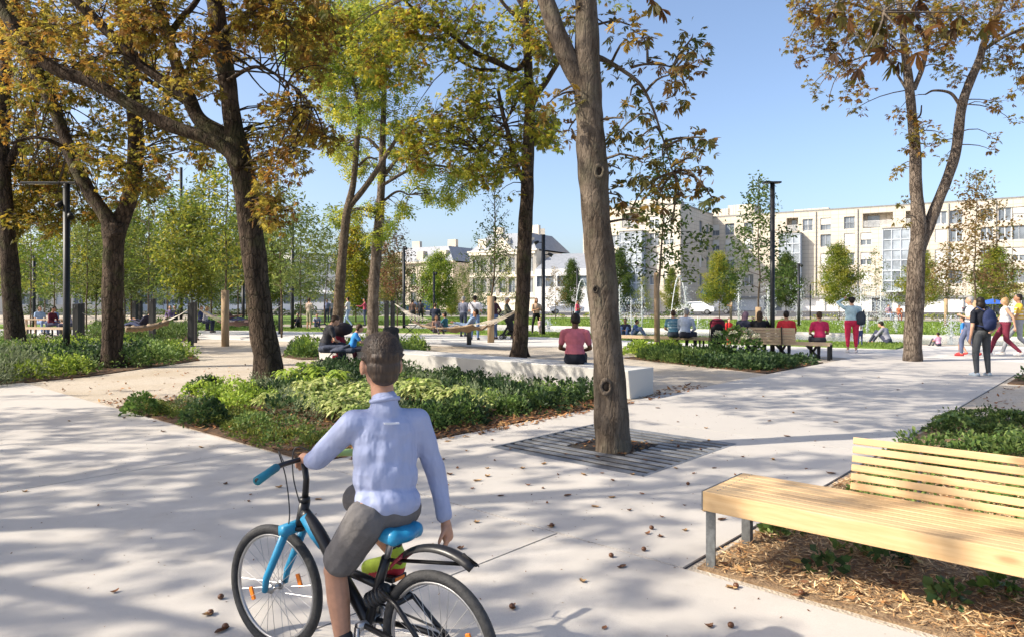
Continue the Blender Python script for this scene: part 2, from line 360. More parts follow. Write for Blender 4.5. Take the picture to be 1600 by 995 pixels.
blades('grass', near_edge + w_near[:-2], 32000, .06, (.12, .20, .03), (.25, .33, .06), .045, .016)
blades('grass', [G(500, 507), G(820, 509.5), G(1300, 523), G(1700, 531), G(1700, 506), G(1300, 502), G(700, 497)], 30000, .10, (.12, .20, .03), (.25, .33, .06), .03, .03, 4)
# soil of the planting beds, a hand's breadth of leafy compost
BED_MAIN = [UV(-5.98, 3.78), UV(-5.98, 9.3), UV(-14.2, 9.45), UV(-11.6, 6.3), UV(-11.3, 3.78)]
BED_LEFT = [G(-260, 640), G(0, 602), G(140, 588), G(312, 563), G(300, 553), G(160, 541), G(-60, 543), G(-330, 556)]
BED_MID = [UV(-6.05, 15.0), UV(-10.6, 16.4), UV(-10.6, 18.0), UV(-6.05, 18.6)]
BED_RIGHT = [UV(-1.95, 3.8), UV(-1.95, 11.4), UV(3.6, 11.4), UV(5.6, 3.8)]
BED_FARR = [UV(-1.9, 16.2), UV(-1.9, 18.4), UV(3, 18.4), UV(3, 16.2)]
BED_BACK = [G(440, 557), G(470, 562), G(690, 556), G(700, 551), G(640, 545), G(450, 545)]
BED_HAM = [G(130, 533), G(240, 536), G(312, 531), G(300, 518), G(150, 515)]
BED_HAM2 = [G(318, 514.5), G(430, 513.5), G(430, 509), G(318, 509)]
for nm, b in (('planting_bed', BED_MAIN), ('planting_bed', BED_LEFT), ('planting_bed', BED_MID), ('planting_bed', BED_FARR), ('planting_bed', BED_BACK), ('planting_bed', BED_HAM)):
    sheet(nm, b, .022, M_soil, z0=-.01)
sheet('mulch_bed', BED_RIGHT, .012, M_mulchsoil, z0=-.01)

# ================================================================== TREE GRATE (its bars are parts)
M_grate = plain('grate_metal', (.17, .175, .185), .5, .35, 3, .15)
gr = thing('tree_grate', 'dark square metal tree grate set flush in the pale paving around the thick leaning trunk', 'tree grate', UV(-4.25, 6.39))
mb = MB(); c0 = [UV(GR[0]+.02, GR[2]+.02), UV(GR[1]-.02, GR[2]+.02), UV(GR[1]-.02, GR[3]-.02), UV(GR[0]+.02, GR[3]-.02)]
for i in range(4):
    a, b = c0[i], c0[(i+1) % 4]; mb.bar((a[0], a[1], .008), (b[0], b[1], .008), .035, .02)
part('frame', mb, M_grate, gr)
mb = MB(); mb.prism([UV(GR[0], GR[2])[:2], UV(GR[1], GR[2])[:2], UV(GR[1], GR[3])[:2], UV(GR[0], GR[3])[:2]], -.012, .0042)
part('pit', mb, plain('pit_shade', (.022, .018, .015), .95), gr)  # near-black sheet: the shade between the bars is painted into its colour
TC = (-4.28, 6.42)      # trunk centre in u,v
nb = 13
for i in range(nb):
    v = GR[2]+.085+(GR[3]-GR[2]-.15)*i/(nb-1)
    segs = [(GR[0]+.045, GR[1]-.045)] if abs(v-TC[1]) > .36 else [(GR[0]+.045, TC[0]-.37), (TC[0]+.37, GR[1]-.045)]
    for (a, b) in segs:
        mb = MB(); p, q = UV(a, v, .001), UV(b, v, .001); mb.bar(p, q, .072, .03); part('bar', mb, M_grate, gr)
# ================================================================== STONE BENCH
M_gap = M_joint
sb = thing('stone_bench', 'long pale cast stone bench running behind the planting bed', 'stone bench', UV(-10.5, 10.0))
for (a, b) in ((-15.0, -6.1),):
    mb = MB(); lo = [(a, 9.62), (b, 9.62), (b, 10.32), (a, 10.32)]; hi = [(a, 9.55), (b, 9.55), (b, 10.34), (a, 10.34)]
    V = [UV(*p, 0.0) for p in lo] + [UV(*p, .47) for p in hi]
    mb.add(V, [(3, 2, 1, 0), (4, 5, 6, 7), (0, 1, 5, 4), (1, 2, 6, 5), (2, 3, 7, 6), (3, 0, 4, 7)])
    part('seat_block', mb, M_stone, sb, bevel=.015)
# ================================================================== BUILDINGS
M_tile = tilemat('stone_cladding', (.63, .56, .46), (.38, .335, .27))
M_tile2 = tilemat('ground_cladding', (.66, .64, .60), (.52, .5, .47), (2.6, 2.0), .05)
M_pframe = plain('window_frame_grey', (.34, .36, .38), .5)
M_wframe = plain('window_frame_white', (.72, .72, .70), .5)
M_shut = plain('roller_shutter', (.68, .66, .61), .6, .06, 2)
M_glass = glassmat('window_glass', (.13, .15, .175)); M_bglass = glassmat('bay_glass', (.23, .26, .29), .2)
M_cap = plain('roof_capping', (.22, .215, .20), .6); M_dark = plain('dark_void', (.03, .03, .032), .8)
class Wall:
    """Upright wall from a to b (ground points, outward side = right of a->b when seen from the front), with openings (s0,s1,z0,z1)."""
    def __init__(s, a, b): s.a = V3(a[:2]); s.b = V3(b[:2]); d = s.b-s.a; s.L = np.linalg.norm(d); s.d = d/s.L; s.n = np.array([s.d[1], -s.d[0]])
    def p(s, t, z, o=0.0): q = s.a+s.d*t+s.n*o; return (q[0], q[1], z)
    def build(s, name, holes, z0, z1, m, parent, depth=.28, thick=True):
        mb = MB()
        for (c, d, e, f) in rect_cells(0, s.L, z0, z1, holes): mb.add([s.p(c, e), s.p(d, e), s.p(d, f), s.p(c, f)], [(0, 1, 2, 3)])
        for (c, d, e, f) in holes:
            O = [(c, e), (d, e), (d, f), (c, f)]
            for i in range(4):
                q, r = O[i], O[(i+1) % 4]; mb.add([s.p(*q), s.p(*q, -depth), s.p(*r, -depth), s.p(*r)], [(0, 1, 2, 3)])
        V = np.concatenate(mb.v); # local frame so that the cladding pattern follows the wall
        o = bpy.data.objects.new(name, bpy.data.meshes.new(name)); COL.objects.link(o)
        M = np.array([[s.d[0], s.d[1], 0], [0, 0, 1], [s.n[0], s.n[1], 0]])
        W_ = (V-np.array([s.a[0], s.a[1], 0])) @ M.T
        o.data.from_pydata(W_.tolist(), [], mb.f); o.data.materials.append(m); o.parent = parent
        off = np.array([s.a[0], s.a[1], 0]) - ORG[parent.name]
        o.matrix_local = Matrix(((s.d[0], 0, s.n[0], off[0]), (s.d[1], 0, s.n[1], off[1]), (0, 1, 0, 0), (0, 0, 0, 1)))
        ORG[o.name] = None; return o
    def window(s, parent, hole, style, rs, mset):
        c, d, e, f = hole; o_ = -.22; fr, gl = mset; t = .07
        mb = MB(); B = lambda c0, c1, z0, z1, th=.08, oo=o_: mb.bar(s.p((c0+c1)/2, z0, oo), s.p((c0+c1)/2, z1, oo), th, c1-c0, (s.d[0], s.d[1], 0))
        H = lambda z0, z1, th=.08, oo=o_: mb.bar(s.p(c+.001, (z0+z1)/2, oo), s.p(d-.001, (z0+z1)/2, oo), th, z1-z0)
        B(c+.002, c+t, e+.002, f-.002); B(d-t, d-.002, e+.002, f-.002); H(e+.002, e+t, .084); H(f-t, f-.002, .084)
        if d-c > .9: B((c+d)/2-.045, (c+d)/2+.045, e+t, f-t, .076)
        fo = part('window', mb, fr, parent)
        mb = MB(); mb.add([s.p(c, e, o_-.02), s.p(d, e, o_-.02), s.p(d, f, o_-.02), s.p(c, f, o_-.02)], [(0, 1, 2, 3)]); part('pane', mb, gl, fo)
        k = rs.random()
        if style and k < .62:
            g = e + (f-e)*(0.02 if k < .24 else .45 if k < .34 else .72)
            mb = MB(); mb.bar(s.p(c+.03, (g+f)/2, -.14), s.p(d-.03, (g+f)/2, -.14), .05, f-g-.01)
            part('shutter', mb, M_shut, fo)
        if style == 2:
            mb = MB(); zz = e+.95
            mb.bar(s.p(c+.003, zz, -.05), s.p(d-.003, zz, -.05), .04)
            for i in range(9): x = c+.06+(d-c-.12)*i/8; mb.bar(s.p(x, e+.03, -.05), s.p(x, zz, -.05), .02)
            part('guard_rail', mb, M_pframe, fo)
        return fo
def block(parent, pts, z0, z1, m, name='wall', skip=()):
    n = len(pts)
    for i in range(n):
        if i in skip: continue
        a, b = pts[i], pts[(i+1) % n]; mb = MB(); mb.add([(a[0], a[1], z0), (b[0], b[1], z0), (b[0], b[1], z1), (a[0], a[1], z1)], [(0, 1, 2, 3)])
        part(name, mb, m, parent)
def roof(parent, pts, z, over=.15, h=.35, m=None):
    mb = MB(); c = np.mean([p[:2] for p in pts], axis=0)
    mb.prism([tuple(np.array(p[:2])+(np.array(p[:2])-c)/np.linalg.norm(np.array(p[:2])-c)*over) for p in pts], z, z+h); return part('roof', mb, m or M_cap, parent)
def bay(parent, wl, s0, s1, z0, z1, out, rows, cols, storey):
    """glazed bay: a real box with frame grid and panes"""
    o = MB()
    zs = [z0+(z1-z0)*i/rows for i in range(rows+1)]; xs = [s0+(s1-s0)*i/cols for i in range(cols+1)]
    for x in xs: o.bar(wl.p(x, z0, out), wl.p(x, z1, out), .13, .13)
    for z in zs: o.bar(wl.p(s0+.07, z, out), wl.p(s1-.07, z, out), .115, .14 if abs(((z-z0)/storey) % 1) > .1 else .22)
    for x in (s0, s1):
        for z in zs: o.bar(wl.p(x, z, .01), wl.p(x, z, out-.07), .11, .12)
        for k in (1, 2): o.bar(wl.p(x, z0, out*k/3), wl.p(x, z1, out*k/3), .10, .105)
    b = part('glazed_bay', o, M_pbay, parent)
    for i in range(cols):
        for j in range(rows):
            mb = MB(); a_, b_ = xs[i], xs[i+1]; mb.add([wl.p(a_, zs[j], out-.03), wl.p(b_, zs[j], out-.03), wl.p(b_, zs[j+1], out-.03), wl.p(a_, zs[j+1], out-.03)], [(0, 1, 2, 3)])
            part('pane', mb, M_bglass if (i*7+j*3) % 5 else M_glass, b)
    for x in (s0, s1):
        mb = MB(); mb.add([wl.p(x, z0, 0), wl.p(x, z0, out-.03), wl.p(x, z1, out-.03), wl.p(x, z1, 0)], [(0, 1, 2, 3)]); part('side_pane', mb, M_bglass, b)
    mb = MB(); mb.prism([wl.p(s0-.1, 0, 0)[:2], wl.p(s1+.1, 0, 0)[:2], wl.p(s1+.1, 0, out+.12)[:2], wl.p(s0-.1, 0, out+.12)[:2]], z1+.08, z1+.25); part('bay_roof', mb, M_cap, b)
M_pbay = plain('bay_frame', (.50, .54, .58), .45)
def loggia(parent, wl, hole, dp=1.5):
    c, d, e, f = hole; mb = MB()
    for A in (((c, e), (d, e)), ((d, e), (d, f)), ((d, f), (c, f)), ((c, f), (c, e))):
        (q, r) = A; mb.add([wl.p(*q, -.001), wl.p(*q, -dp), wl.p(*r, -dp), wl.p(*r, -.001)], [(0, 1, 2, 3)])
    mb.add([wl.p(c, e, -dp), wl.p(d, e, -dp), wl.p(d, f, -dp), wl.p(c, f, -dp)], [(0, 1, 2, 3)])
    o = part('balcony', mb, M_tile, parent)
    mb = MB()
    for k in range(6): mb.bar(wl.p(c+.02, e+.18+.16*k, -.1), wl.p(d-.02, e+.18+.16*k, -.1), .05, .06)
    part('railing', mb, M_wframe, o)
    mb = MB(); w = min(2.2, (d-c)*.4); mb.bar(wl.p(c+.5+w/2, e+.02, -dp+.05), wl.p(c+.5+w/2, f-.25, -dp+.05), .08, w, (wl.d[0], wl.d[1], 0)); part('balcony_door', mb, M_glass, o)
rs = random.Random(4)
# --- main apartment building, long front
A0 = V3((27.0, 116.9)); dirb = np.array([.843, -.537])
def fx(px):                  # distance along the front where photo column px meets it
    k = (px-800)/F; return (k*A0[1]-A0[0])/(dirb[0]-k*dirb[1])
A1 = A0 + dirb*66
main = thing('apartment_building', 'long cream tiled apartment block, five storeys, seen to the right behind the fountain', 'building', (A0[0]+25, A0[1]-10, 0))
wl = Wall(A0, A1); ZT = 15.0
rows = [(3.9, 5.75), (6.75, 8.6), (9.6, 11.45), (12.1, 13.9)]
cols = [1117, 1140, 1170, 1262, 1290, 1327, 1353, 1414, 1442, 1470, 1494, 1542, 1570, 1592, 1640, 1680, 1720]
cols_w = 1.45
holes = []; wins = []; logs = []
bays = [(1221, 1253), (1381, 1423)]
L_top = [(1229, 1247), (1348, 1395), (1415, 1431)]
for j, (z0, z1) in enumerate(rows):
    for cx in cols:
        s = fx(cx); 
        if s > 65: continue
        if j < 3 and any(fx(b0)-.9 < s < fx(b1)+.9 for b0, b1 in bays): continue
        if j == 3 and any(fx(b0)-.9 < s < fx(b1)+.9 for b0, b1 in L_top): continue
        h = (s-cols_w/2, s+cols_w/2, z0, z1); holes.append(h); wins.append((h, 2 if rs.random() < .3 else 1))
for b0, b1 in L_top:
    h = (fx(b0), fx(b1), 12.1, 14.2); holes.append(h); logs.append(h)
wl.build('wall', holes, 2.3, ZT, M_tile, main)
for h, st in wins: wl.window(main, h, st, rs, (M_wframe if rs.random() < .6 else M_pframe, M_glass))
for h in logs: loggia(main, wl, h)
for b0, b1 in bays: bay(main, wl, fx(b0), fx(b1), 2.9, 11.6, 1.6, 6, 3 if b1-b0 < 38 else 3, 2.9)
# ground floor set under a dark lintel: pale panels and dark bays
gh = []; x = 1.2
while x < 63:
    w = rs.choice([2.6, 4.2, 5.6]); gh.append((x, x+w, .05, 1.95)); x += w+rs.choice([.7, 1.2, 2.2])
wl.build('ground_floor_wall', gh, 0, 2.0, M_tile2, main, .35)
mb = MB(); mb.bar(wl.p(0, 2.15, -.02), wl.p(66, 2.15, -.02), .5, .3); part('lintel', mb, plain('lintel_grey', (.30, .30, .29), .8), main)
for k, h in enumerate(gh):
    mb = MB(); mb.bar(wl.p(h[0]+.01, 1.0, -.3), wl.p(h[1]-.01, 1.0, -.3), .06, 1.9)
    part('garage_door' if k % 3 else 'shop_window', mb, (plain('garage_white', (.74, .73, .70), .6) if k % 3 else M_glass), main)
nb_ = np.array([-wl.n[0], -wl.n[1]])
A2 = A1+nb_*14; A3 = A0+nb_*14
block(main, [A1, A2, A3, A0], 0, ZT, M_tile, 'wall', (3,))
roof(main, [A0, A1, A2, A3], ZT, .12, .22)
for px in (1208, 1275, 1340, 1430, 1482, 1556):
    s = fx(px); mb = MB(); mb.tube([wl.p(s, 2.35, .09), wl.p(s, ZT-.1, .09)], .07, 8); part('downpipe', mb, M_cap, main, True)
for px, w, h in ((1150, 4.2, 2.2), (1118, 3.0, 1.7), (1262, 5, .8)):
    s = fx(px); mb = MB(); q = [wl.p(s-w/2, 0, -3)[:2], wl.p(s+w/2, 0, -3)[:2], wl.p(s+w/2, 0, -8)[:2], wl.p(s-w/2, 0, -8)[:2]]; mb.prism(q, ZT+.2, ZT+h); part('roof_box', mb, M_tile, main)
# --- projecting wing
wg = thing('apartment_wing', 'cream tiled projecting block with glazed stair bay, partly behind the leaning trunk', 'building', (17, 104, 0))
B1 = V3((24.06, 100.0)); B0 = B1-dirb*15.5; B2 = B1+nb_*15.9; B3 = B0+nb_*16
w2 = Wall(B0, B1); holes = []; wins = []
def fw(px): k = (px-800)/F; return (k*B0[1]-B0[0])/(dirb[0]-k*dirb[1])
for j, (z0, z1) in enumerate(rows):
    for cx in (962, 1022, 1045):
        s = fw(cx); h = (max(s-.75, .3), s+.75, z0, z1); holes.append(h); wins.append(h)
hl = [(fw(960)+1.2, fw(960)+4.6, 12.9-.4, 14.6)]
holes = [h for h in holes if not (h[2] > 12 and h[0] < hl[0][1]+.1)]; wins = [h for h in wins if not (h[2] > 12 and h[0] < hl[0][1]+.1)]
w2.build('wall', holes+hl, 0, 15.4, M_tile, wg)
for h in wins: w2.window(wg, h, 1, rs, (M_wframe, M_glass))
loggia(wg, w2, hl[0])
bay(wg, w2, fw(975), fw(1009), 1.2, 11.6, 1.6, 7, 4, 2.9)
w3 = Wall(B1, B2); holes = []; 
for (z0, z1) in rows:
    for s in (9.5, 13.0): holes.append((s-.7, s+.7, z0, z1))
w3.build('wall', holes, 0, 15.4, M_tile, wg)
for h in holes: w3.window(wg, h, 1, rs, (M_pframe, M_glass))
block(wg, [B2, B3, B0], 0, 15.4, M_tile, 'wall', (2,))
roof(wg, [B0, B1, B2, B3], 15.4, .12, .22)
mb = MB(); q = [w2.p(6, 0, -4)[:2], w2.p(13, 0, -4)[:2], w2.p(13, 0, -9)[:2], w2.p(6, 0, -9)[:2]]; mb.prism(q, 15.6, 17.0); part('roof_box', mb, M_tile, wg)

def simple_building(name, label, px0, px1, d0, d1, ztop, zrows, ncol, m, rf=None, win=(1.1, 1.9), ww=1.2, style=0, depth=12, gl=None, zwin=None):
    a = ((px0-800)*d0/F, d0); b = ((px1-800)*d1/F, d1); w = Wall(a, b)
    t = thing(name, label, 'building', (a[0], a[1], 0)); hs = []
    for z in zrows:
        for i in range(ncol):
            s = w.L*(i+.5)/ncol; hs.append((s-ww/2, s+ww/2, z, z+win[1]))
    w.build('wall', hs, 0, ztop, m, t, .25)
    for h in hs: w.window(t, h, style, rs, (M_wframe if style else M_pframe, gl or M_glass))
    n = -w.n; a_, b_ = V3(a), V3(b); c_ = b_+n*depth; d_ = a_+n*depth
    block(t, [b_, c_, d_, a_], 0, ztop, m, 'wall', (3,))
    if rf == 'mansard':
        mb = MB(); C = (a_+b_+c_+d_)/4
        lo = [a_, b_, c_, d_]; hi = [p+(C-p)/np.linalg.norm(C-p)*3.2 for p in lo]
        V = [(p[0], p[1], ztop+.25) for p in lo]+[(p[0], p[1], ztop+3.0) for p in hi]; mb.add(V, [(0, 1, 5, 4), (1, 2, 6, 5), (2, 3, 7, 6), (3, 0, 4, 7), (4, 5, 6, 7)])
        part('roof', mb, M_slate, t)
        mb = MB(); mb.bar(w.p(-.3, ztop+.1, .1), w.p(w.L+.3, ztop+.1, .1), .8, .28); part('cornice', mb, m, t)
        for k in range(3):
            s = w.L*(k+.5)/3; mb = MB(); mb.box(w.p(s, ztop+1.25, -1.0), (1.5, 1.4, 1.8), (w.d[0], w.d[1], 0)); part('dormer', mb, m, t)
        for k in (.2, .75):
            mb = MB(); mb.box(w.p(w.L*k, ztop+3.4, -5), (1.8, .7, 2.0), (w.d[0], w.d[1], 0)); part('chimney', mb, m, t)
    elif rf == 'hip':
        mb = MB(); C = [(a_+d_)/2+(b_-a_)*.08, (b_+c_)/2-(b_-a_)*.08]
        V = [(p[0], p[1], ztop) for p in (a_, b_, c_, d_)]+[(p[0], p[1], ztop+2.6) for p in C]; mb.add(V, [(0, 1, 5, 4), (1, 2, 5), (2, 3, 4, 5), (3, 0, 4)])
        part('roof', mb, M_slate, t)
    else: roof(t, [a_, b_, c_, d_], ztop, .2, .3)
    return t, w
M_slate = plain('slate_roof', (.25, .265, .29), .6, .12, 2)
M_cream = plain('cream_render', (.66, .60, .50), .85, .08, .5); M_white = plain('white_render', (.78, .77, .74), .85, .05, .4)
M_pink = plain('old_stone', (.52, .455, .37), .85, .12, .8)
# classical building with pediment
cb, cw = simple_building('town_hall', 'ornate cream classical building with pediment and slate roof behind the staked sapling', 735, 838, 112, 106, 9.2, (2.8, 6.0), 7, M_cream, 'mansard', (1.2, 2.2), 1.3)
mb = MB()
for z, o, h in ((5.4, .18, .3), (8.9, .35, .35), (2.2, .15, .25)): mb.bar(cw.p(0, z, o-.05), cw.p(cw.L, z, o-.05), .4, h)
part('cornice', mb, M_cream, cb)
for i in range(8):
    s = cw.L*i/7; s = min(max(s, .25), cw.L-.25); mb = MB(); mb.bar(cw.p(s, 2.4, .1), cw.p(s, 8.7, .1), .5, .22); part('pilaster', mb, M_cream, cb)
mb = MB(); a_, b_, c_ = cw.p(cw.L*.33, 9.45, .35), cw.p(cw.L*.67, 9.45, .35), cw.p(cw.L*.5, 11.6, .35)
d_, e_, f_ = cw.p(cw.L*.33, 9.45, -2), cw.p(cw.L*.67, 9.45, -2), cw.p(cw.L*.5, 11.6, -2)
mb.add([a_, b_, c_, d_, e_, f_], [(0, 1, 2), (5, 4, 3), (0, 2, 5, 3), (1, 4, 5, 2), (0, 3, 4, 1)]); part('pediment', mb, M_cream, cb)
simple_building('office_building', 'low white building with grey roof and few windows right of the pediment building', 836, 968, 103, 99, 6.2, (3.6,), 4, M_white, 'hip', (1, 1.6), 2.6)
t_, w_ = simple_building('cream_house', 'cream house with flat roof and tall square chimney left of the thick leaning trunk', 826, 872, 125, 125, 10.2, (3.4, 6.8), 3, M_cream, None)
mb = MB(); mb.box(w_.p(2.0, 12.4, -3), (2.0, 2.0, 4.5)); part('chimney', mb, M_cream, t_)
simple_building('stone_house', 'old stone town house with mansard roof and dormers beyond the round green tree', 604, 708, 128, 120, 8.2, (1.0, 4.4), 6, M_pink, 'mansard', (1, 2.1), 1.2)
simple_building('slate_roofed_hall', 'long low hall with bluish slate roof between stone house and pediment building', 700, 742, 135, 135, 5.6, (1.2,), 3, M_cream, 'hip')
simple_building('white_apartment_block', 'white four storey apartment block behind the grove, left of the thin leaning tree', 455, 560, 118, 126, 9.4, (1.1, 3.9, 6.7), 8, M_white, None, (1, 1.6), 1.1, 1)
simple_building('white_office_block', 'broad white block with window bands glimpsed through the young trees on the left', 215, 452, 108, 116, 8.2, (1.0, 4.4), 12, M_white, None, (1, 1.7), 2.2, 1)
simple_building('pale_house', 'pale house behind the trees at the far left edge', -60, 190, 100, 104, 7.0, (1.0, 4.0), 9, M_cream, 'hip', (1, 1.6), 1.3, 1)
# ================================================================== TREES AND PLANTS
PAL_BROWN = np.array([(.20, .095, .028), (.26, .13, .035), (.15, .075, .025), (.30, .17, .04), (.17, .13, .03), (.33, .22, .045)])
PAL_GOLD = np.array([(.36, .23, .04), (.28, .19, .035), (.22, .18, .035), (.18, .17, .03), (.40, .28, .05), (.24, .12, .03)])
PAL_OLIVE = np.array([(.15, .17, .028), (.22, .22, .032), (.32, .28, .04), (.22, .13, .03), (.14, .17, .028), (.36, .32, .045), (.20, .23, .035)])
PAL_DKBROWN = np.array([(.085, .075, .025), (.13, .075, .028), (.10, .10, .028), (.19, .12, .03), (.26, .17, .035), (.07, .08, .022)])
PAL_LIME = np.array([(.19, .27, .035), (.26, .31, .045), (.13, .21, .03), (.34, .35, .05), (.11, .17, .028)])
PAL_GREEN = np.array([(.075, .12, .028), (.10, .155, .035), (.055, .09, .025), (.14, .18, .04)])
PAL_PALEGR = np.array([(.13, .18, .05), (.17, .22, .06), (.10, .14, .04), (.22, .25, .065)])
PAL_YGREEN = np.array([(.19, .23, .035), (.26, .27, .04), (.14, .18, .03), (.32, .29, .045), (.10, .14, .028)])
PAL_RUST = np.array([(.24, .15, .06), (.30, .20, .08), (.18, .11, .045), (.16, .15, .05), (.33, .25, .11)])
PAL_WINE = np.array([(.14, .06, .035), (.10, .075, .03), (.19, .09, .05), (.08, .09, .03)])
PAL_BROWN = np.vstack([PAL_BROWN*[1.22, 1.3, 1.1], [(.30, .24, .04), (.36, .29, .05)], [(.17, .15, .035), (.25, .20, .045)]]); PAL_GOLD = np.vstack([PAL_GOLD*[1.2, 1.25, 1.05], [(.16, .16, .032), (.22, .20, .04), (.14, .13, .03)]]); PAL_DKBROWN = PAL_DKBROWN*1.45; PAL_OLIVE = PAL_OLIVE*[1.35, 1.35, 1.1]; PAL_YGREEN = PAL_YGREEN*1.3; PAL_LIME = PAL_LIME*1.15; PAL_LOC = 1.2*np.vstack([PAL_LIME*[1.15, 1.0, .9], [(.38, .36, .05), (.30, .33, .05)]])
def unit(a): return a/(np.linalg.norm(a, axis=-1, keepdims=True)+1e-9)
def leaf_quads(base, d, wv, L, Wd, droop, cup=.12):
    """diamond leaflets: base point, direction d, width direction wv, lengths, widths"""
    n = len(base); up = np.cross(d, wv); V = np.zeros((n, 4, 3))
    V[:, 0] = base
    mid = base + d*(L*.58)[:, None]; mid[:, 2] -= droop*L*.18
    V[:, 1] = mid - wv*(Wd*.5)[:, None] + up*(Wd*cup)[:, None]; V[:, 3] = mid + wv*(Wd*.5)[:, None] + up*(Wd*cup)[:, None]
    V[:, 2] = base + d*L[:, None]; V[:, 2, 2] -= droop*L*.55
    return V
def tris_of(n): k = np.arange(n)[:, None]*4; return np.concatenate([k+[0, 1, 2], k+[0, 2, 3]], 0)
def palmate(tips, outd, size, r, nl=6, droop=.6):
    """chestnut leaves hanging off twig tips"""
    n = len(tips); d = unit(outd + r.normal(0, .55, (n, 3)) + np.array([0, 0, -.25]))
    s = unit(np.cross(d, np.array([0, 0, 1.0])+r.normal(0, .35, (n, 3)))); L = size*r.uniform(.7, 1.25, n)
    hub = tips + d*(L*.55)[:, None]
    ang = np.linspace(-1.25, 1.25, nl); out = []
    for a in ang:
        aa = a + r.normal(0, .12, n); dd = unit(d*np.cos(aa)[:, None] + s*np.sin(aa)[:, None] + r.normal(0, .10, (n, 3)))
        ww = unit(s*np.cos(aa)[:, None] - d*np.sin(aa)[:, None] + r.normal(0, .25, (n, 3)))
        ll = L*(1-.28*abs(a)/1.25)*r.uniform(.85, 1.1, n); out.append(leaf_quads(hub, dd, ww, ll, ll*.36, droop))
    return np.stack(out, 1).reshape(-1, 4, 3), n*nl
def tints(pal, clump_id, per, r, jit=.14, mixp=.65):
    """each leaf takes a palette tone; neighbours in a clump lean to the same tone"""
    n = len(clump_id); nc = clump_id.max()+1; base = r.integers(0, len(pal), nc)
    pick = np.where(r.random(n) < mixp, base[clump_id], r.integers(0, len(pal), n)); c = pal[pick]*r.uniform(1-jit*1.4, 1+jit*1.6, (n, 1))
    return np.repeat(c, per, 0)
class Limbs:
    def __init__(s): s.mb = MB(); s.nodes = []; s.parts = []
    def limb(s, pts, radii, n=10, wob=.08, k=6, seed=0, cap=True):
        p, r_ = smoothpath(pts, radii, k); s.mb.tube(p, r_, n, cap, wob, seed); s.nodes.append(np.hstack([p, r_[:, None]])); return p
def twig_mesh(mb, a, b, r0, r1, r, sag=.12, n=4, seg=4):
    a, b = V3(a), V3(b); t = np.linspace(0, 1, seg+1)[:, None]; L = np.linalg.norm(b-a)
    p = a*(1-t)+b*t + np.sin(t*np.pi)*np.array([0, 0, sag*L]) + np.sin(t*np.pi)*r.normal(0, .05*L, (1, 3))
    mb.tube(p, np.linspace(r0, r1, seg+1), n, False)
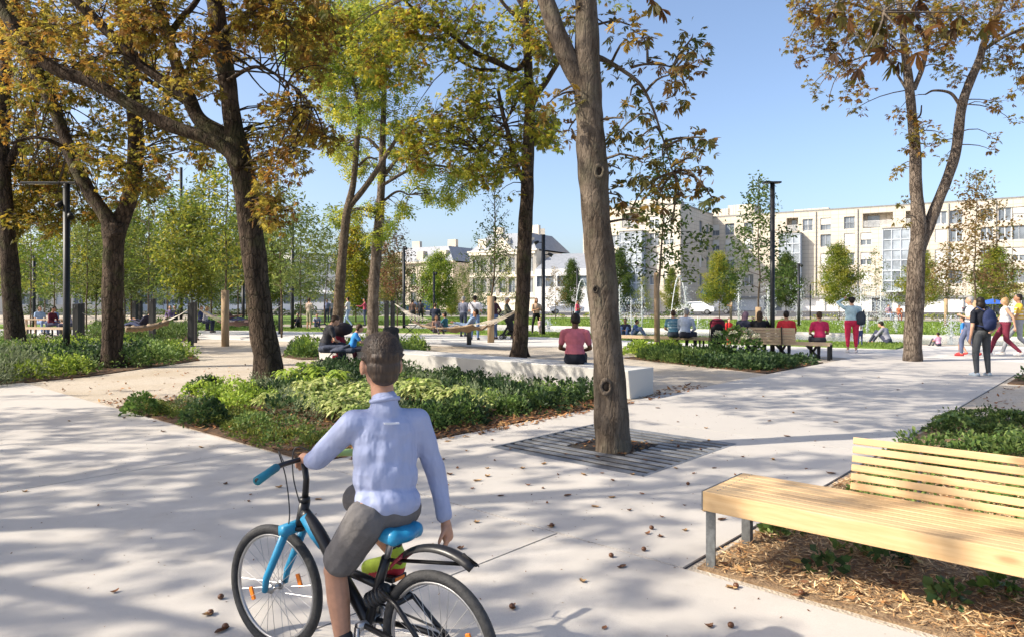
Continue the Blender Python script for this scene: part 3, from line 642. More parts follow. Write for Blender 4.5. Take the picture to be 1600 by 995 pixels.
def chestnut(name, label, base, limbs, sprays, pal, bark, leaf=.19, dens=1.0, group=None, seed=0, nl=6, upper=None, parts=None, leafkind='palm', twr=.010, droop=.6, tipn=7, flare=6):
    """limbs: list of (pts, radii, part name). sprays: list of (centre, radius). upper: (centre, radii, count) crown above the picture"""
    r = np.random.default_rng(seed+100); t = thing(name, label, 'tree', base, group=group)
    nodes = []; byname = {}
    for i, (pts, rr, nm) in enumerate(limbs):
        rr = [x*(.84 if nm == 'trunk' else .9) for x in rr]; key = (nm, i) if nm != 'trunk' else ('trunk', 0)
        mb = byname.setdefault(key, MB()); p, q = smoothpath(pts, rr, 7)
        mb.tube(p, q, 16 if max(rr) > .12 else 9, True, .07 if max(rr) > .1 else .04, seed+i); nodes.append(p)
    tk = byname[('trunk', 0)]; rb = limbs[0][1][1]*.84; q0, q1 = V3(limbs[0][0][1]), V3(limbs[0][0][2]); ax_ = (q1-q0)/max(.2, (q1-q0)[2])
    for k in range(flare):       # root flare
        a = k*1.05+r.uniform(-.3, .3); d_ = np.array([math.cos(a), math.sin(a), 0]); c0 = np.array([base[0], base[1], 0]); L_ = r.uniform(1.1, 1.45)
        tk.tube([c0+ax_*.62+d_*rb*.55, c0+ax_*.32+d_*rb*.70, c0+ax_*.12+d_*rb*.9, c0+d_*rb*L_+V3((0, 0, -.06))], [rb*.22, rb*.34, rb*.36, rb*.22], 8, True, .06, seed+k)
    for (nm, i), mb in byname.items(): part(nm, mb, bark, t, True)
    nodes = np.concatenate(nodes); S = [(V3(c), (R, R, R*.8) if np.isscalar(R) else R, 1.0) for c, R in sprays]
    if upper:
        C, RR, cnt, dn = upper
        for _ in range(cnt):
            v = unit(r.normal(0, 1, 3)); q = V3(C)+v*V3(RR)*r.uniform(.35, 1.0); R = r.uniform(.55, 1.05); S.append((q, (R, R, R*.7), dn))
    tw = MB(); tips = []; outs = []; cid = []; clump = 0
    for (c, R, dn) in S:
        dd = np.linalg.norm((nodes-c)*np.array([1, 1, 1.3]), axis=1); j = dd.argmin(); a = nodes[j]
        area = math.pi*R[0]*R[2]; n = max(4, int(dens*dn*area/(.8*leaf*leaf if leafkind == 'palm' else .045))); nt_ = max(2, n//tipn)
        if np.linalg.norm(a-c) > .15: twig_mesh(tw, a, c, max(twr*1.6, .016*min(1.6, np.linalg.norm(a-c)/2)), twr*.8, r, .10)
        v = unit(r.normal(0, 1, (nt_, 3)))*r.uniform(.15, 1, (nt_, 1))**.5
        tp = c + v*np.array(R)
        for q in tp: twig_mesh(tw, c + (q-c)*r.uniform(0, .3), q, twr*.7, twr*.3, r, .06, 3, 3)
        k = np.repeat(np.arange(nt_), tipn); tips.append(tp[k] + r.normal(0, .05, (len(k), 3))); outs.append(unit(v[k]+np.array([0, 0, .1])+r.normal(0, .5, (len(k), 3))))
        cid.append(clump + (k//3)); clump += nt_
    if tw.n: part('twigs', tw, bark, t, kind='stuff')
    tips = np.concatenate(tips); outs = np.concatenate(outs); cid = np.concatenate(cid)
    if leafkind == 'palm': V, m_ = palmate(tips, outs, leaf, r, nl, droop); per = nl*4
    else: V, m_ = pinnate(tips, outs, leaf, r, nl); per = nl*4
    tn = tints(pal, cid, per, r)
    V = V.reshape(-1, 3) - ORG[t.name]; me = mesh_np('crown', V, None, tris_of(m_), tn); link('crown', me, M_leaf, t, 'stuff')
    return t
def pinnate(tips, outd, size, r, nl=8):
    n = len(tips); d = unit(outd*.7 + r.normal(0, .4, (n, 3)) + np.array([0, 0, -.55])); s = unit(np.cross(d, np.array([0, 0, 1.0])+r.normal(0, .5, (n, 3)))); L = size*r.uniform(.7, 1.3, n); out = []
    for i in range(nl):
        f = (i//2+.7)/(nl/2+.4); sg = 1 if i % 2 else -1
        b = tips + d*(L*f)[:, None]; b[:, 2] -= .25*L*f*f
        dd = unit(s*sg + d*.5 + r.normal(0, .2, (n, 3))); ww = unit(d - s*sg*.3 + r.normal(0, .3, (n, 3)))
        ll = L*.36*r.uniform(.8, 1.2, n); out.append(leaf_quads(b, dd, ww, ll, ll*.42, .3))
    return np.stack(out, 1).reshape(-1, 4, 3), n*nl
def px_r(px, d): return px*d/F
def sp(lst, d, jit=1.0, seed=0):
    """sprays given where the photo shows them: (px, py, r_px[, depth])"""
    r = random.Random(seed); out = []
    for q in lst:
        dd = q[3] if len(q) > 3 else d + r.uniform(-jit, jit); out.append((P(q[0], q[1], dd), q[2]*dd/F))
    return out
def fill(lst, d, jit, n_per, seed=0, rmin=.45, rmax=.9):
    """several smaller sprays spread in depth inside each given disc"""
    r = random.Random(seed); out = []
    for (px, py, rp) in lst:
        for _ in range(n_per):
            dd = d + r.uniform(-jit, jit); a = r.uniform(0, 6.28); q = rp*math.sqrt(r.random())*.8
            out.append((P(px+q*math.cos(a), py+q*math.sin(a)*.9, dd), min(rmax, max(rmin, rp*.5*dd/F))))
    return out
def lm(pts, d, name='limb', w=None):
    """limb from (px, py, width_px[, depth]) rows"""
    P_ = []; R_ = []
    for q in pts:
        dd = q[3] if len(q) > 3 else d; P_.append(P(q[0], q[1], dd)); R_.append(q[2]*.5*dd/F)
    return (P_, R_, name)
# --- T1: thick pale trunk standing in the grate
D = 7.42
T1 = [lm([(962, 716, 84), (958, 700, 68), (955, 640, 62), (950, 560, 57), (944, 480, 55), (937, 400, 55), (930, 320, 54), (926, 262, 56), (922, 200, 52), (919, 150, 52), (917, 60, 44), (914, -40, 40), (906, -160, 36, 7.6), (900, -330, 26, 7.7), (890, -520, 12, 7.8)], D, 'trunk'),
      lm([(925, 215, 30), (915, 150, 34), (893, 105, 34), (868, 45, 32), (845, -20, 30), (800, -130, 26, 7.2), (740, -260, 18, 6.9), (700, -420, 8, 6.6)], D),
      lm([(932, 90, 12), (948, 96, 9), (975, 112, 7), (1000, 132, 6), (1018, 165, 5), (1032, 205, 3.5), (1052, 270, 2)], 7.6, 'branch'),
      lm([(986, 106, 5), (1008, 101, 4), (1040, 103, 3), (1065, 112, 2)], 7.6, 'branch'),
      lm([(914, -60, 16), (980, -150, 12, 6.9), (1080, -170, 8, 6.0), (1200, -110, 5, 5.4), (1300, -30, 3.5, 5.1), (1380, 20, 2, 5.0)], 7.4, 'branch'),
      lm([(905, -150, 20, 7.6), (1010, -300, 13, 8.4), (1120, -420, 7, 9.2)], 7.6, 'branch'),
      lm([(905, -200, 20, 7.6), (960, -350, 13, 9), (980, -480, 7, 10.5)], 7.6, 'branch')]
s1 = sp([(980, 62, 22), (955, 45, 16), (1000, 60, 14), (985, 40, 12), (1010, 100, 20), (965, 125, 18), (985, 150, 22), (1015, 160, 22), (975, 185, 22), (1045, 118, 18), (1060, 92, 16), (1082, 58, 14), (1090, 75, 12), (1075, 80, 12), (1070, 135, 20), (1055, 150, 16), (1092, 105, 10),
         (960, 215, 22), (990, 225, 24), (1020, 205, 22), (1005, 255, 26), (970, 265, 22), (1035, 245, 26), (1040, 285, 26), (1065, 265, 22), (1075, 215, 18), (1090, 245, 14), (1095, 285, 14), (1000, 295, 24), (965, 305, 18), (1025, 320, 22), (1060, 305, 20), (1010, 345, 16), (1050, 345, 16), (1100, 215, 8), (1112, 308, 8), (985, 330, 14),
         (880, 40, 22), (862, 92, 20), (873, 150, 18), (888, 205, 12), (868, 60, 16), (890, 165, 12), (900, 20, 18), (850, 170, 10)], 7.7, .6, 1)
s1n = sp([(1385, 25, 42), (1335, 55, 36), (1425, 70, 30), (1300, 15, 34), (1460, 30, 36), (1390, 85, 22), (1345, 95, 18), (1505, 20, 30), (1420, 5, 40), (1020, -16, 24)], 5.0, .25, 2)
chestnut('chestnut_tree', 'thick leaning chestnut trunk standing in the dark metal tree grate, forked above', G(958, 703), T1, s1, PAL_DKBROWN, M_barkA, .095, 2.1, seed=1, flare=0,
         upper=((-1.9, 8.4, 8.5), (4.6, 3.3, 2.7), 66, .36))
t1 = bpy.data.objects['chestnut_tree']
# near hanging leaves, large in the picture, on the long branch of the same tree
r = np.random.default_rng(77); tips = []; outs = []; tw = MB(); brn = np.array(T1[4][0])
brp = smoothpath(T1[4][0], T1[4][1], 7)[0]
for (c, R) in s1n:
    c = V3(c); a = brp[np.linalg.norm(brp-c, axis=1).argmin()]; twig_mesh(tw, a, c, .009, .004, r, .06)
    n = max(4, int(.95*math.pi*R*R/.0105)); v = unit(r.normal(0, 1, (n, 3)))*r.uniform(.2, 1, (n, 1)); tips.append(c+v*R); outs.append(v+np.array([0, 0, -.9]))
    for q in c+v*R: twig_mesh(tw, c, q, .004, .002, r, .05, 3, 3)
part('twigs', tw, M_barkA, t1, kind='stuff')
tips = np.concatenate(tips); outs = np.concatenate(outs)
def palmate_fine(tips, outd, size, r, nl=6):
    n = len(tips); d = unit(outd+r.normal(0, .4, (n, 3))); s = unit(np.cross(d, np.array([0, 0, 1.0])+r.normal(0, .4, (n, 3)))); L = size*r.uniform(.75, 1.2, n); hub = tips+d*(L*.6)[:, None]; out = []
    st = np.array([0, .3, .6, .85, 1.0]); wd = np.array([.02, .10, .17, .11, .0])
    for a in np.linspace(-1.2, 1.2, nl):
        aa = a+r.normal(0, .14, n); dd = unit(d*np.cos(aa)[:, None]+s*np.sin(aa)[:, None]); ww = unit(s*np.cos(aa)[:, None]-d*np.sin(aa)[:, None]+r.normal(0, .3, (n, 3))); up = np.cross(dd, ww); ll = L*(1-.25*abs(a)/1.2)*r.uniform(.85, 1.1, n); dr = r.uniform(.25, .8, n); V = np.zeros((n, 15, 3))
        for k in range(5):
            c = hub+dd*(ll*st[k])[:, None]; c[:, 2] -= dr*ll*st[k]**2*.5; w = (ll*wd[k])[:, None]
            V[:, k*3] = c-ww*w+up*w*.35; V[:, k*3+1] = c; V[:, k*3+2] = c+ww*w+up*w*.35
        out.append(V)
    V = np.stack(out, 1).reshape(-1, 3); m = n*nl; k = np.arange(m)[:, None]*15; Q = [k+[i*3+j, i*3+j+1, i*3+j+4, i*3+j+3] for i in range(4) for j in (0, 1)]
    return V, np.concatenate(Q, 0)
V, Q_ = palmate_fine(tips, outs, .098, r)
link('crown', mesh_np('crown', V.reshape(-1, 3)-ORG[t1.name], Q_, None, tints(np.array([(.12, .055, .022), (.17, .08, .025), (.09, .075, .02), (.15, .13, .03), (.075, .04, .02)]), np.arange(len(tips)), 90, r)), M_leaf, t1, 'stuff')
# bark knots: old branch scars with a dark hollow
M_hollow = plain('knot_hollow', (.022, .015, .010), .95)
for (px, py, R, dd) in ((947, 603, .05, 7.25), (936, 268, .042, 7.27), (930, 452, .024, 7.27)):
    mb = MB(); c = P(px, py, dd); k0 = len(mb.v); mb.torus((0, 0, 0), R, R*.34, (0, -1, 0), 20, 8); q = mb.v[-1]; q[:, 2] *= 1.45; q[:, 1] *= .8; q += np.sin(q[:, [2, 0, 1]]*70+px)*R*.10; mb.v[-1] = q+V3(c)
    o_ = part('knot', mb, M_barkA, t1, True); mb = MB(); mb.ball((c[0], c[1]+.012, c[2]), (R*.78, .018, R*1.2), 12, 6); part('hollow', mb, M_hollow, o_, True)
# --- T2: big forked tree in the planting bed
D = 12.8
T2 = [lm([(430, 618, 74), (426, 600, 56), (418, 560, 48), (408, 500, 46), (399, 420, 44), (390, 340, 42), (380, 275, 44), (372, 240, 44), (365, 200, 34), (357, 140, 32), (346, 70, 32), (336, 0, 31), (325, -90, 28), (320, -220, 20), (322, -340, 9)], D, 'trunk'),
      lm([(378, 262, 26), (352, 232, 24), (310, 212, 22), (262, 195, 22), (205, 165, 22), (150, 132, 22), (95, 112, 22), (50, 82, 23), (15, 30, 22), (-25, -30, 18), (-80, -110, 10)], 12.6),
      lm([(372, 235, 26), (340, 208, 30), (310, 185, 26), (290, 140, 22), (272, 90, 19), (258, 45, 19), (243, 0, 18), (225, -70, 14), (205, -180, 7)], 12.9),
      lm([(300, 160, 18), (262, 132, 17), (215, 98, 16), (178, 60, 17), (140, 22, 18), (105, -12, 16), (50, -80, 9)], 12.4),
      lm([(268, 50, 12), (284, 28, 11), (305, 5, 10), (330, -40, 7)], 13.0, 'branch'),
      lm([(350, 130, 9), (400, 105, 6, 12), (450, 130, 4, 11.4), (488, 165, 2.5, 11)], 12.8, 'branch'),
      lm([(340, 60, 12), (400, 10, 8, 12), (455, -20, 5, 11.4)], 12.8, 'branch'),
      lm([(290, 120, 8), (302, 80, 6), (305, 50, 4)], 13.2, 'branch')]
s2 = fill([(432, 60, 75), (462, 20, 55), (450, 140, 52), (430, 205, 48), (415, 255, 34), (480, 205, 22), (470, 175, 30), (412, 300, 22), (425, 330, 14), (505, 215, 8), (455, 245, 18), (300, 60, 60), (250, 30, 60), (310, 130, 38), (390, 30, 60), (480, 90, 40), (500, 40, 50)], 12.3, 1.6, 7, 3, .25, .6)
s2 += fill([(180, 20, 60), (110, 40, 50), (60, 25, 60), (220, 60, 50), (40, 70, 40), (120, 100, 40)], 12.3, 1.4, 5, 4, .3, .6)
chestnut('chestnut_tree', 'big chestnut rising from the planting bed in front, long limb reaching to the upper left', G(425, 603), T2, s2, PAL_BROWN, M_barkB, .09, 1.55, seed=2,
         upper=((-4.8, 11.3, 8.9), (4.8, 3.6, 2.5), 64, .36))
# --- T3: forked trunk behind the lamp post
D = 16.5
T3 = [lm([(176, 582, 52), (175, 570, 40), (176, 520, 36), (176, 450, 35), (177, 390, 36), (179, 350, 42)], D, 'trunk'),
      lm([(182, 372, 26), (165, 338, 24), (140, 300, 22), (118, 260, 21), (98, 205, 20), (75, 150, 19), (52, 105, 19), (38, 60, 18), (20, -10, 15), (-10, -110, 8)], 16.4),
      lm([(180, 372, 28), (193, 335, 27), (206, 295, 26), (212, 240, 26), (211, 180, 24), (205, 110, 22), (197, 45, 20), (190, -20, 18), (188, -130, 10)], 16.6),
      lm([(206, 130, 12), (222, 85, 9), (225, 40, 7), (228, 0, 5)], 16.7, 'branch'),
      lm([(52, 105, 12), (90, 35, 8), (130, 30, 5), (160, 28, 3)], 16.2, 'branch'),
      lm([(110, 235, 8), (60, 215, 6, 15.5), (15, 225, 4, 15)], 16.4, 'branch'),
      lm([(205, 110, 10), (270, 150, 6, 17), (330, 190, 3, 17.5)], 16.6, 'branch')]
s3 = fill([(60, 255, 62), (125, 300, 46), (65, 315, 42), (150, 330, 26), (30, 290, 50), (100, 250, 50)], 21.0, 1.3, 8, 15, .35, .75) + fill([(40, 170, 70), (140, 215, 60), (240, 255, 46), (100, 110, 60), (225, 170, 56), (150, 140, 50), (270, 215, 40), (235, 300, 26), (40, 50, 60), (320, 230, 34), (290, 130, 50), (190, 270, 40), (100, 40, 60), (200, 90, 60)], 16.6, 2.0, 8, 5, .35, .75)
chestnut('chestnut_tree', 'forked chestnut right of the black lamp post, in the bed on the left', G(175, 574), T3, s3, PAL_GOLD, M_barkB, .10, 1.55, seed=3,
         upper=((-9.5, 16.5, 9.8), (4.2, 3.4, 2.8), 36, .2))
# --- T4: trunk at the left edge
D = 20.5
T4 = [lm([(26, 560, 52), (25, 545, 38), (20, 480, 31), (14, 400, 29), (8, 330, 28), (3, 250, 26), (4, 180, 24), (8, 100, 22), (2, 20, 20), (-10, -80, 14), (-15, -180, 8)], D, 'trunk'),
      lm([(12, 260, 14), (40, 200, 11), (60, 150, 8), (70, 80, 5)], 20.5, 'branch'), lm([(8, 330, 14), (-40, 250, 11), (-90, 190, 7)], 20.5, 'branch')]
s4 = fill([(25, 285, 46), (10, 215, 50), (80, 330, 34), (20, 120, 60), (95, 265, 36), (15, 345, 14), (30, 330, 20)], 21.6, 1.6, 8, 6, .4, .8)
chestnut('chestnut_tree', 'golden leaved chestnut with straight trunk at the left edge of the bed', G(25, 549), T4, s4, PAL_GOLD, M_barkB, .12, 1.6, seed=4, upper=((-15.5, 20.5, 9.5), (4, 3.5, 3), 26, .2))
# --- T5: dark straight trunk behind the stone bench
D = 19.0
T5 = [lm([(810, 566, 36), (811, 556, 29), (815, 500, 28), (818, 430, 27), (821, 350, 26), (824, 290, 25), (826, 220, 21), (828, 170, 20), (826, 120, 17), (823, 60, 15), (819, 0, 14), (815, -90, 11), (812, -200, 6)], D, 'trunk'),
      lm([(827, 178, 12), (838, 150, 11), (852, 130, 10), (866, 108, 9), (890, 70, 7)], 19.1), lm([(822, 290, 12), (806, 258, 10), (796, 215, 9), (786, 180, 8), (778, 140, 6)], 18.9),
      lm([(824, 90, 9), (806, 110, 8, 18.7), (775, 97, 11, 18.5), (742, 82, 9, 18.3), (705, 55, 7, 18.1), (665, 28, 5, 17.9), (630, 0, 4, 17.6)], 19.0),
      lm([(775, 110, 7), (745, 108, 5), (715, 92, 5), (690, 60, 3.5)], 18.6, 'branch'), lm([(822, 40, 8), (790, 10, 6), (760, -30, 4)], 19.0, 'branch'), lm([(815, 10, 6), (805, -10, 4), (800, -50, 3)], 19.0, 'branch'), lm([(826, 120, 6), (790, 190, 4, 18), (745, 235, 2.5, 17.4)], 19, 'branch')]
s5 = fill([(700, 50, 75), (620, 95, 62), (760, 130, 62), (700, 170, 66), (790, 50, 50), (630, 30, 66), (770, 215, 44), (735, 250, 32), (815, 220, 30), (560, 60, 56), (660, 200, 50), (760, 280, 20), (800, 150, 40), (850, 190, 16), (690, 240, 36), (640, 240, 30), (790, 255, 24), (845, 60, 34), (855, 215, 10)], 18.8, 2.0, 8, 7, .35, .75)
s5 += sp([(838, 178, 12), (852, 212, 10), (843, 120, 14), (806, 300, 8), (780, 300, 10)], 18.6, .4, 8)
chestnut('chestnut_tree', 'chestnut with straight dark trunk just behind the stone bench, right of the hammock', G(811, 557), T5, s5, PAL_OLIVE, M_barkB, .105, 1.55, seed=5, upper=((-.6, 18.8, 10), (4.2, 3.6, 2.6), 28, .25))
# --- T6 thin leaning, T7 pale thick: fine-leaved trees
D = 27.0
T6 = [lm([(526, 536, 26), (527, 520, 20), (531, 450, 19), (536, 390, 17), (541, 340, 15), (546, 315, 14), (553, 280, 11), (558, 220, 10), (562, 170, 8), (545, 110, 6), (520, 70, 4)], D, 'trunk'),
      lm([(544, 325, 12), (565, 300, 10), (590, 265, 9), (610, 232, 7), (630, 205, 5), (655, 190, 3)], D), lm([(560, 260, 5), (575, 247, 4), (590, 250, 3)], D, 'branch'), lm([(548, 130, 6), (525, 90, 5), (500, 75, 4), (470, 78, 2)], D, 'branch')]
s6 = fill([(505, 55, 52), (470, 95, 32), (545, 110, 50), (500, 130, 30), (560, 30, 60), (520, 10, 50), (480, 40, 40), (455, 65, 26), (570, 170, 40), (530, 165, 16), (530, 230, 12), (600, 60, 50), (440, 40, 40), (590, 130, 40)], 27, 2.5, 13, 9, .4, .9)
chestnut('locust_tree', 'slender leaning tree with feathery lime green leaves behind the seated woman', G(526, 527), T6, s6, PAL_LOC, M_barkC, .34, 1.9, seed=6, leafkind='pin', nl=8, twr=.012)
T7 = [lm([(581, 530, 28), (582, 520, 21), (583, 470, 20), (586, 420, 20), (590, 375, 19), (594, 320, 16), (597, 270, 14), (598, 220, 12), (600, 150, 10), (602, 80, 7), (605, 10, 4)], 29, 'trunk'),
      lm([(597, 280, 7), (625, 245, 6), (660, 225, 5), (700, 235, 3)], 29, 'branch'), lm([(598, 240, 7), (570, 215, 5), (540, 225, 3)], 29, 'branch'), lm([(593, 320, 5), (620, 300, 4), (640, 305, 2)], 29, 'branch'),
      lm([(597, 290, 6), (650, 262, 5), (700, 262, 4), (735, 285, 2)], 28.5, 'branch')]
s7 = fill([(605, 250, 34), (645, 265, 34), (690, 275, 30), (665, 300, 22), (715, 265, 20), (590, 320, 18), (630, 325, 10), (600, 350, 8), (700, 310, 12), (722, 295, 12), (560, 262, 18), (548, 335, 9), (560, 240, 20), (600, 200, 50), (640, 190, 40), (660, 240, 34), (740, 262, 14), (585, 370, 8), (526, 335, 8)], 29, 1.6, 6, 10, .3, .7)
chestnut('locust_tree', 'pale barked tree with lime green hanging foliage, right of the slender leaning one', G(582, 523), T7, s7, PAL_LOC, M_barkD, .36, 1.5, seed=7, leafkind='pin', nl=8, twr=.012, upper=((-5.2, 29, 12), (3, 3, 3), 10, .15))
# --- T8: right-hand forked tree on the paving
D = 18.3
T8 = [lm([(1427, 574, 46), (1426, 564, 34), (1427, 520, 31), (1430, 460, 30), (1432, 400, 30), (1436, 370, 28), (1434, 330, 24), (1431, 290, 22), (1430, 240, 19), (1425, 180, 17), (1420, 130, 16), (1414, 80, 13), (1408, 30, 11), (1403, -20, 9), (1398, -110, 5)], D, 'trunk'),
      lm([(1436, 392, 20), (1448, 360, 20), (1462, 325, 18), (1478, 285, 17), (1494, 235, 16), (1502, 170, 16), (1515, 130, 14), (1530, 95, 13), (1540, 60, 11), (1558, 20, 10), (1575, -30, 7), (1590, -110, 4)], D),
      lm([(1428, 140, 9), (1440, 110, 8), (1447, 80, 8), (1455, 40, 7), (1462, 0, 6), (1470, -60, 3)], D, 'branch'), lm([(1500, 165, 6), (1485, 146, 5), (1460, 142, 4), (1446, 148, 2.5)], D, 'branch'),
      lm([(1422, 150, 5), (1404, 120, 4), (1385, 92, 4), (1355, 88, 3), (1320, 100, 2)], D, 'branch'), lm([(1535, 80, 7), (1565, 60, 6), (1600, 45, 5), (1650, 30, 4)], D, 'branch'),
      lm([(1410, 40, 6), (1370, 20, 5), (1320, 5, 4), (1270, 15, 3)], D, 'branch'), lm([(1428, 190, 3), (1438, 180, 3), (1440, 165, 2)], D, 'branch')]
s8 = sp([(1248, 18, 26), (1270, 40, 28), (1240, 55, 14), (1228, 70, 10), (1262, 72, 20), (1285, 65, 24), (1298, 30, 30), (1310, 85, 24), (1250, 95, 12), (1255, 5, 28), (1290, 120, 14), (1330, 110, 20), (1345, 145, 18), (1337, 170, 14), (1322, 140, 16), (1272, 150, 12), (1268, 135, 12), (1295, 160, 7), (1335, 60, 30), (1365, 40, 34),
         (1390, 20, 36), (1420, 60, 30), (1450, 30, 36), (1480, 60, 32), (1500, 20, 36), (1540, 40, 32), (1580, 20, 34), (1570, 80, 28), (1595, 110, 18), (1545, 100, 22), (1480, 110, 20), (1500, 130, 14), (1460, 80, 26), (1400, 90, 14), (1560, 160, 14), (1540, 163, 10), (1590, 140, 14), (1585, 195, 8), (1548, 235, 8), (1550, 215, 6), (1404, 175, 12), (1445, 205, 18),
         (1420, 205, 16), (1432, 228, 12), (1465, 225, 12), (1470, 208, 10), (1478, 245, 9), (1415, 230, 8), (1404, 262, 7), (1395, 345-75, 5), (1300, 5, 30), (1345, 5, 30), (1530, 0, 30), (1600, 60, 26), (1408, 168, 10), (1440, 185, 10), (1408, 345, 7), (1412, 318, 6), (1500, 115, 10)], 18.2, 1.0, 11)
chestnut('chestnut_tree', 'forked chestnut on the open paving at the right, sparse browning leaves', G(1427, 566), T8, s8, PAL_BROWN, M_barkD, .105, 2.1, seed=8, flare=0, upper=((11.2, 18.4, 10.6), (4.2, 3.4, 2.2), 26, .18))
# --- trees standing just left of the picture and behind the viewer, whose shade falls on the paving
def generic_chestnut(base, seed, pal, label, dn=.5, h=11):
    r = random.Random(seed); x, y = base; tr = []; hh = 3.2+r.random()
    tr.append(([(x, y, -.1), (x+.05, y, 1.5), (x+.1, y+.1, hh), (x+.2, y, hh+2), (x+.1, y, h)], [.32, .25, .22, .15, .04], 'trunk'))
    for k in range(6):
        a = k*1.05+r.uniform(-.3, .3); z0 = hh+r.uniform(-.3, 2.0); R = r.uniform(2.4, 3.6)
        tr.append(([(x+.1, y, z0-.3), (x+.35*R*math.cos(a), y+.35*R*math.sin(a), z0+1.0), (x+R*math.cos(a), y+R*math.sin(a), z0+2.3+r.uniform(-.6, 1))], [.13, .09, .025], 'limb'))
    return chestnut('chestnut_tree', label, (x, y, 0), tr, [((x, y, h-1), 1.0)], pal, M_barkB, .16, .8, seed=seed, upper=((x, y, 7.1), (3.9, 3.9, 2.7), 54, dn))
lb = 'chestnut in the row just left of the foreground paving, shading it'
g1 = generic_chestnut((-9.2, 3.6), 21, PAL_BROWN, lb, .54)
g1['group'] = 'chestnuts shading the foreground paving'
for (x, y, rz, s) in ((-14.8, 3.6, 1.9, 1.05), (-8.6, -2.2, 3.3, .95), (-13.4, .2, 4.4, 1.0), (-19.0, 2.0, .8, 1.1), (-5.4, -5.2, 2.6, 1.0), (-17.6, 6.4, 5.1, 1.0)):
    dup(g1, (x, y, 0), rz, s)
# --- young planted trees: prototypes one metre scale, copied and scaled
def young(name, label, loc, h, kind, pal, seed, guard=0.0, group=None, dens=1.0, wid=1.0, tr=.007, crown0=.28, lean=0.0):
    r = np.random.default_rng(seed); t = thing(name, label, 'tree', loc, group=group)
    x, y = loc[0], loc[1]; mb = MB(); top = h
    n_ = 9; pz = np.linspace(-.05, h, n_); off = np.cumsum(r.normal(0, .006*h, (n_, 2)), 0); off[:3] = 0
    tp = np.column_stack([x+off[:, 0]+lean*pz, y+off[:, 1], pz]); rr = np.linspace(tr*h, tr*h*.22, n_)
    mb.tube(tp, rr, 8, True, .04, seed); part('trunk', mb, M_barkC, t, True)
    br = MB(); tips = []; outs = []; cid = []; ncl = 0
    if kind == 'layered':   nb, L0, ls, up, q = 26, .23, .022, .25, 9
    elif kind == 'cone':    nb, L0, ls, up, q = 70, .20, .020, .45, 14
    elif kind == 'feather': nb, L0, ls, up, q = 30, .27, .030, .35, 10
    elif kind == 'bare':    nb, L0, ls, up, q = 44, .16, .014, 1.3, 5
    elif kind == 'round':   nb, L0, ls, up, q = 64, .30, .024, .3, 13
    L0 *= wid; 
    for i in range(nb):
        f = crown0 + (.99-crown0)*(i+.5)/nb; k = np.interp(f*h, pz, np.arange(n_)); i0 = int(min(k, n_-2)); a0 = tp[i0]+(tp[i0+1]-tp[i0])*(k-i0)
        g = (f-crown0)/(1-crown0)
        prof = {'layered': (1-g)**.8*.9+.12, 'cone': min(1, g*6+.45)*(1-g)**.75+.05, 'feather': math.sin(math.pi*min(1, g*.85+.12))**.7, 'bare': (1-g)*.9+.15, 'round': math.sin(math.pi*min(1, g*.9+.1))**.55}[kind]
        L = L0*h*prof*(r.uniform(.55, 1.3) if kind == 'cone' else r.uniform(.7, 1.2)); az = i*2.4+r.uniform(-.4, .4); d = np.array([math.cos(az), math.sin(az), up*(r.uniform(.5, 1.3))]); d /= np.linalg.norm(d)
        e = a0+d*L; e[2] -= L*(.12 if kind != 'bare' else 0); twig_mesh(br, a0, e, .0028*h*(1-.5*f), .0008*h, r, .06, 4, 3)
        nn = int(1.35*q*dens*(.5+prof)*(2 if kind in ('cone', 'round') else 1)); s_ = r.uniform(.25, 1.06, nn)**.8
        if kind == 'bare': s_ = s_[: max(1, int(len(s_)*(1.2 if g < .45 else .35)))]; nn = len(s_)
        w = {'layered': .05, 'cone': .055, 'feather': .06, 'bare': .025, 'round': .075}[kind]*h
        c = a0+(e-a0)*s_[:, None]+r.normal(0, w*.55, (nn, 3)); tips.append(c); outs.append(np.repeat(d[None], nn, 0)); cid.append(np.full(nn, ncl)); ncl += 1
    if br.n: part('branches', br, M_barkC, t, kind='stuff')
    tips = np.concatenate(tips); outs = np.concatenate(outs); cid = np.concatenate(cid); m = 5; n = len(tips)
    base = np.repeat(tips, m, 0)+r.normal(0, .016*h, (n*m, 3)); d = unit(np.repeat(outs, m, 0)*.6+r.normal(0, .8, (n*m, 3))); w = unit(np.cross(d, r.normal(0, 1, (n*m, 3)))); L = ls*h*r.uniform(.7, 1.4, n*m)
    V = leaf_quads(base, d, w, L, L*(.5 if kind != 'feather' else .34), .3); tn = tints(pal, np.repeat(cid, m), 4, r)
    link('crown', mesh_np('crown', V.reshape(-1, 3)-ORG[t.name], None, tris_of(n*m), tn), M_leaf, t, 'stuff')
    if guard: mb = MB(); mb.tube([(x, y, 0), (x, y, guard)], .13 if h > 5 else .1, 12, True, .03, seed); part('trunk_guard', mb, M_reed, t, True)
    return t
M_reed = plain('reed_wrap', (.34, .24, .145), .9, .2, 14, stretch=(1, 1, .1), bump=.5, bscale=30)
def yt(px, yb, yt_, d): x, y, _ = P(px, yb, d); h = (yb-yt_)*d/F; return (x, y, 0), h
def ybase(d): return HZ+F*CAMH/d
def Y(name, label, px, ytop, d, kind, pal, seed, **k):
    yb = ybase(d); loc = ((px-800)*d/F, d, 0); h = CAMH+(HZ-ytop)*d/F; return young(name, label, loc, h, kind, pal, seed, **k)
Y('oak_sapling', 'young oak with tan wrapped trunk in the shrub bed, between thick trunk and paving lamp', 1027, 225, 20.6, 'layered', PAL_GREEN, 31, guard=0, wid=1.15, dens=.9, crown0=.36)
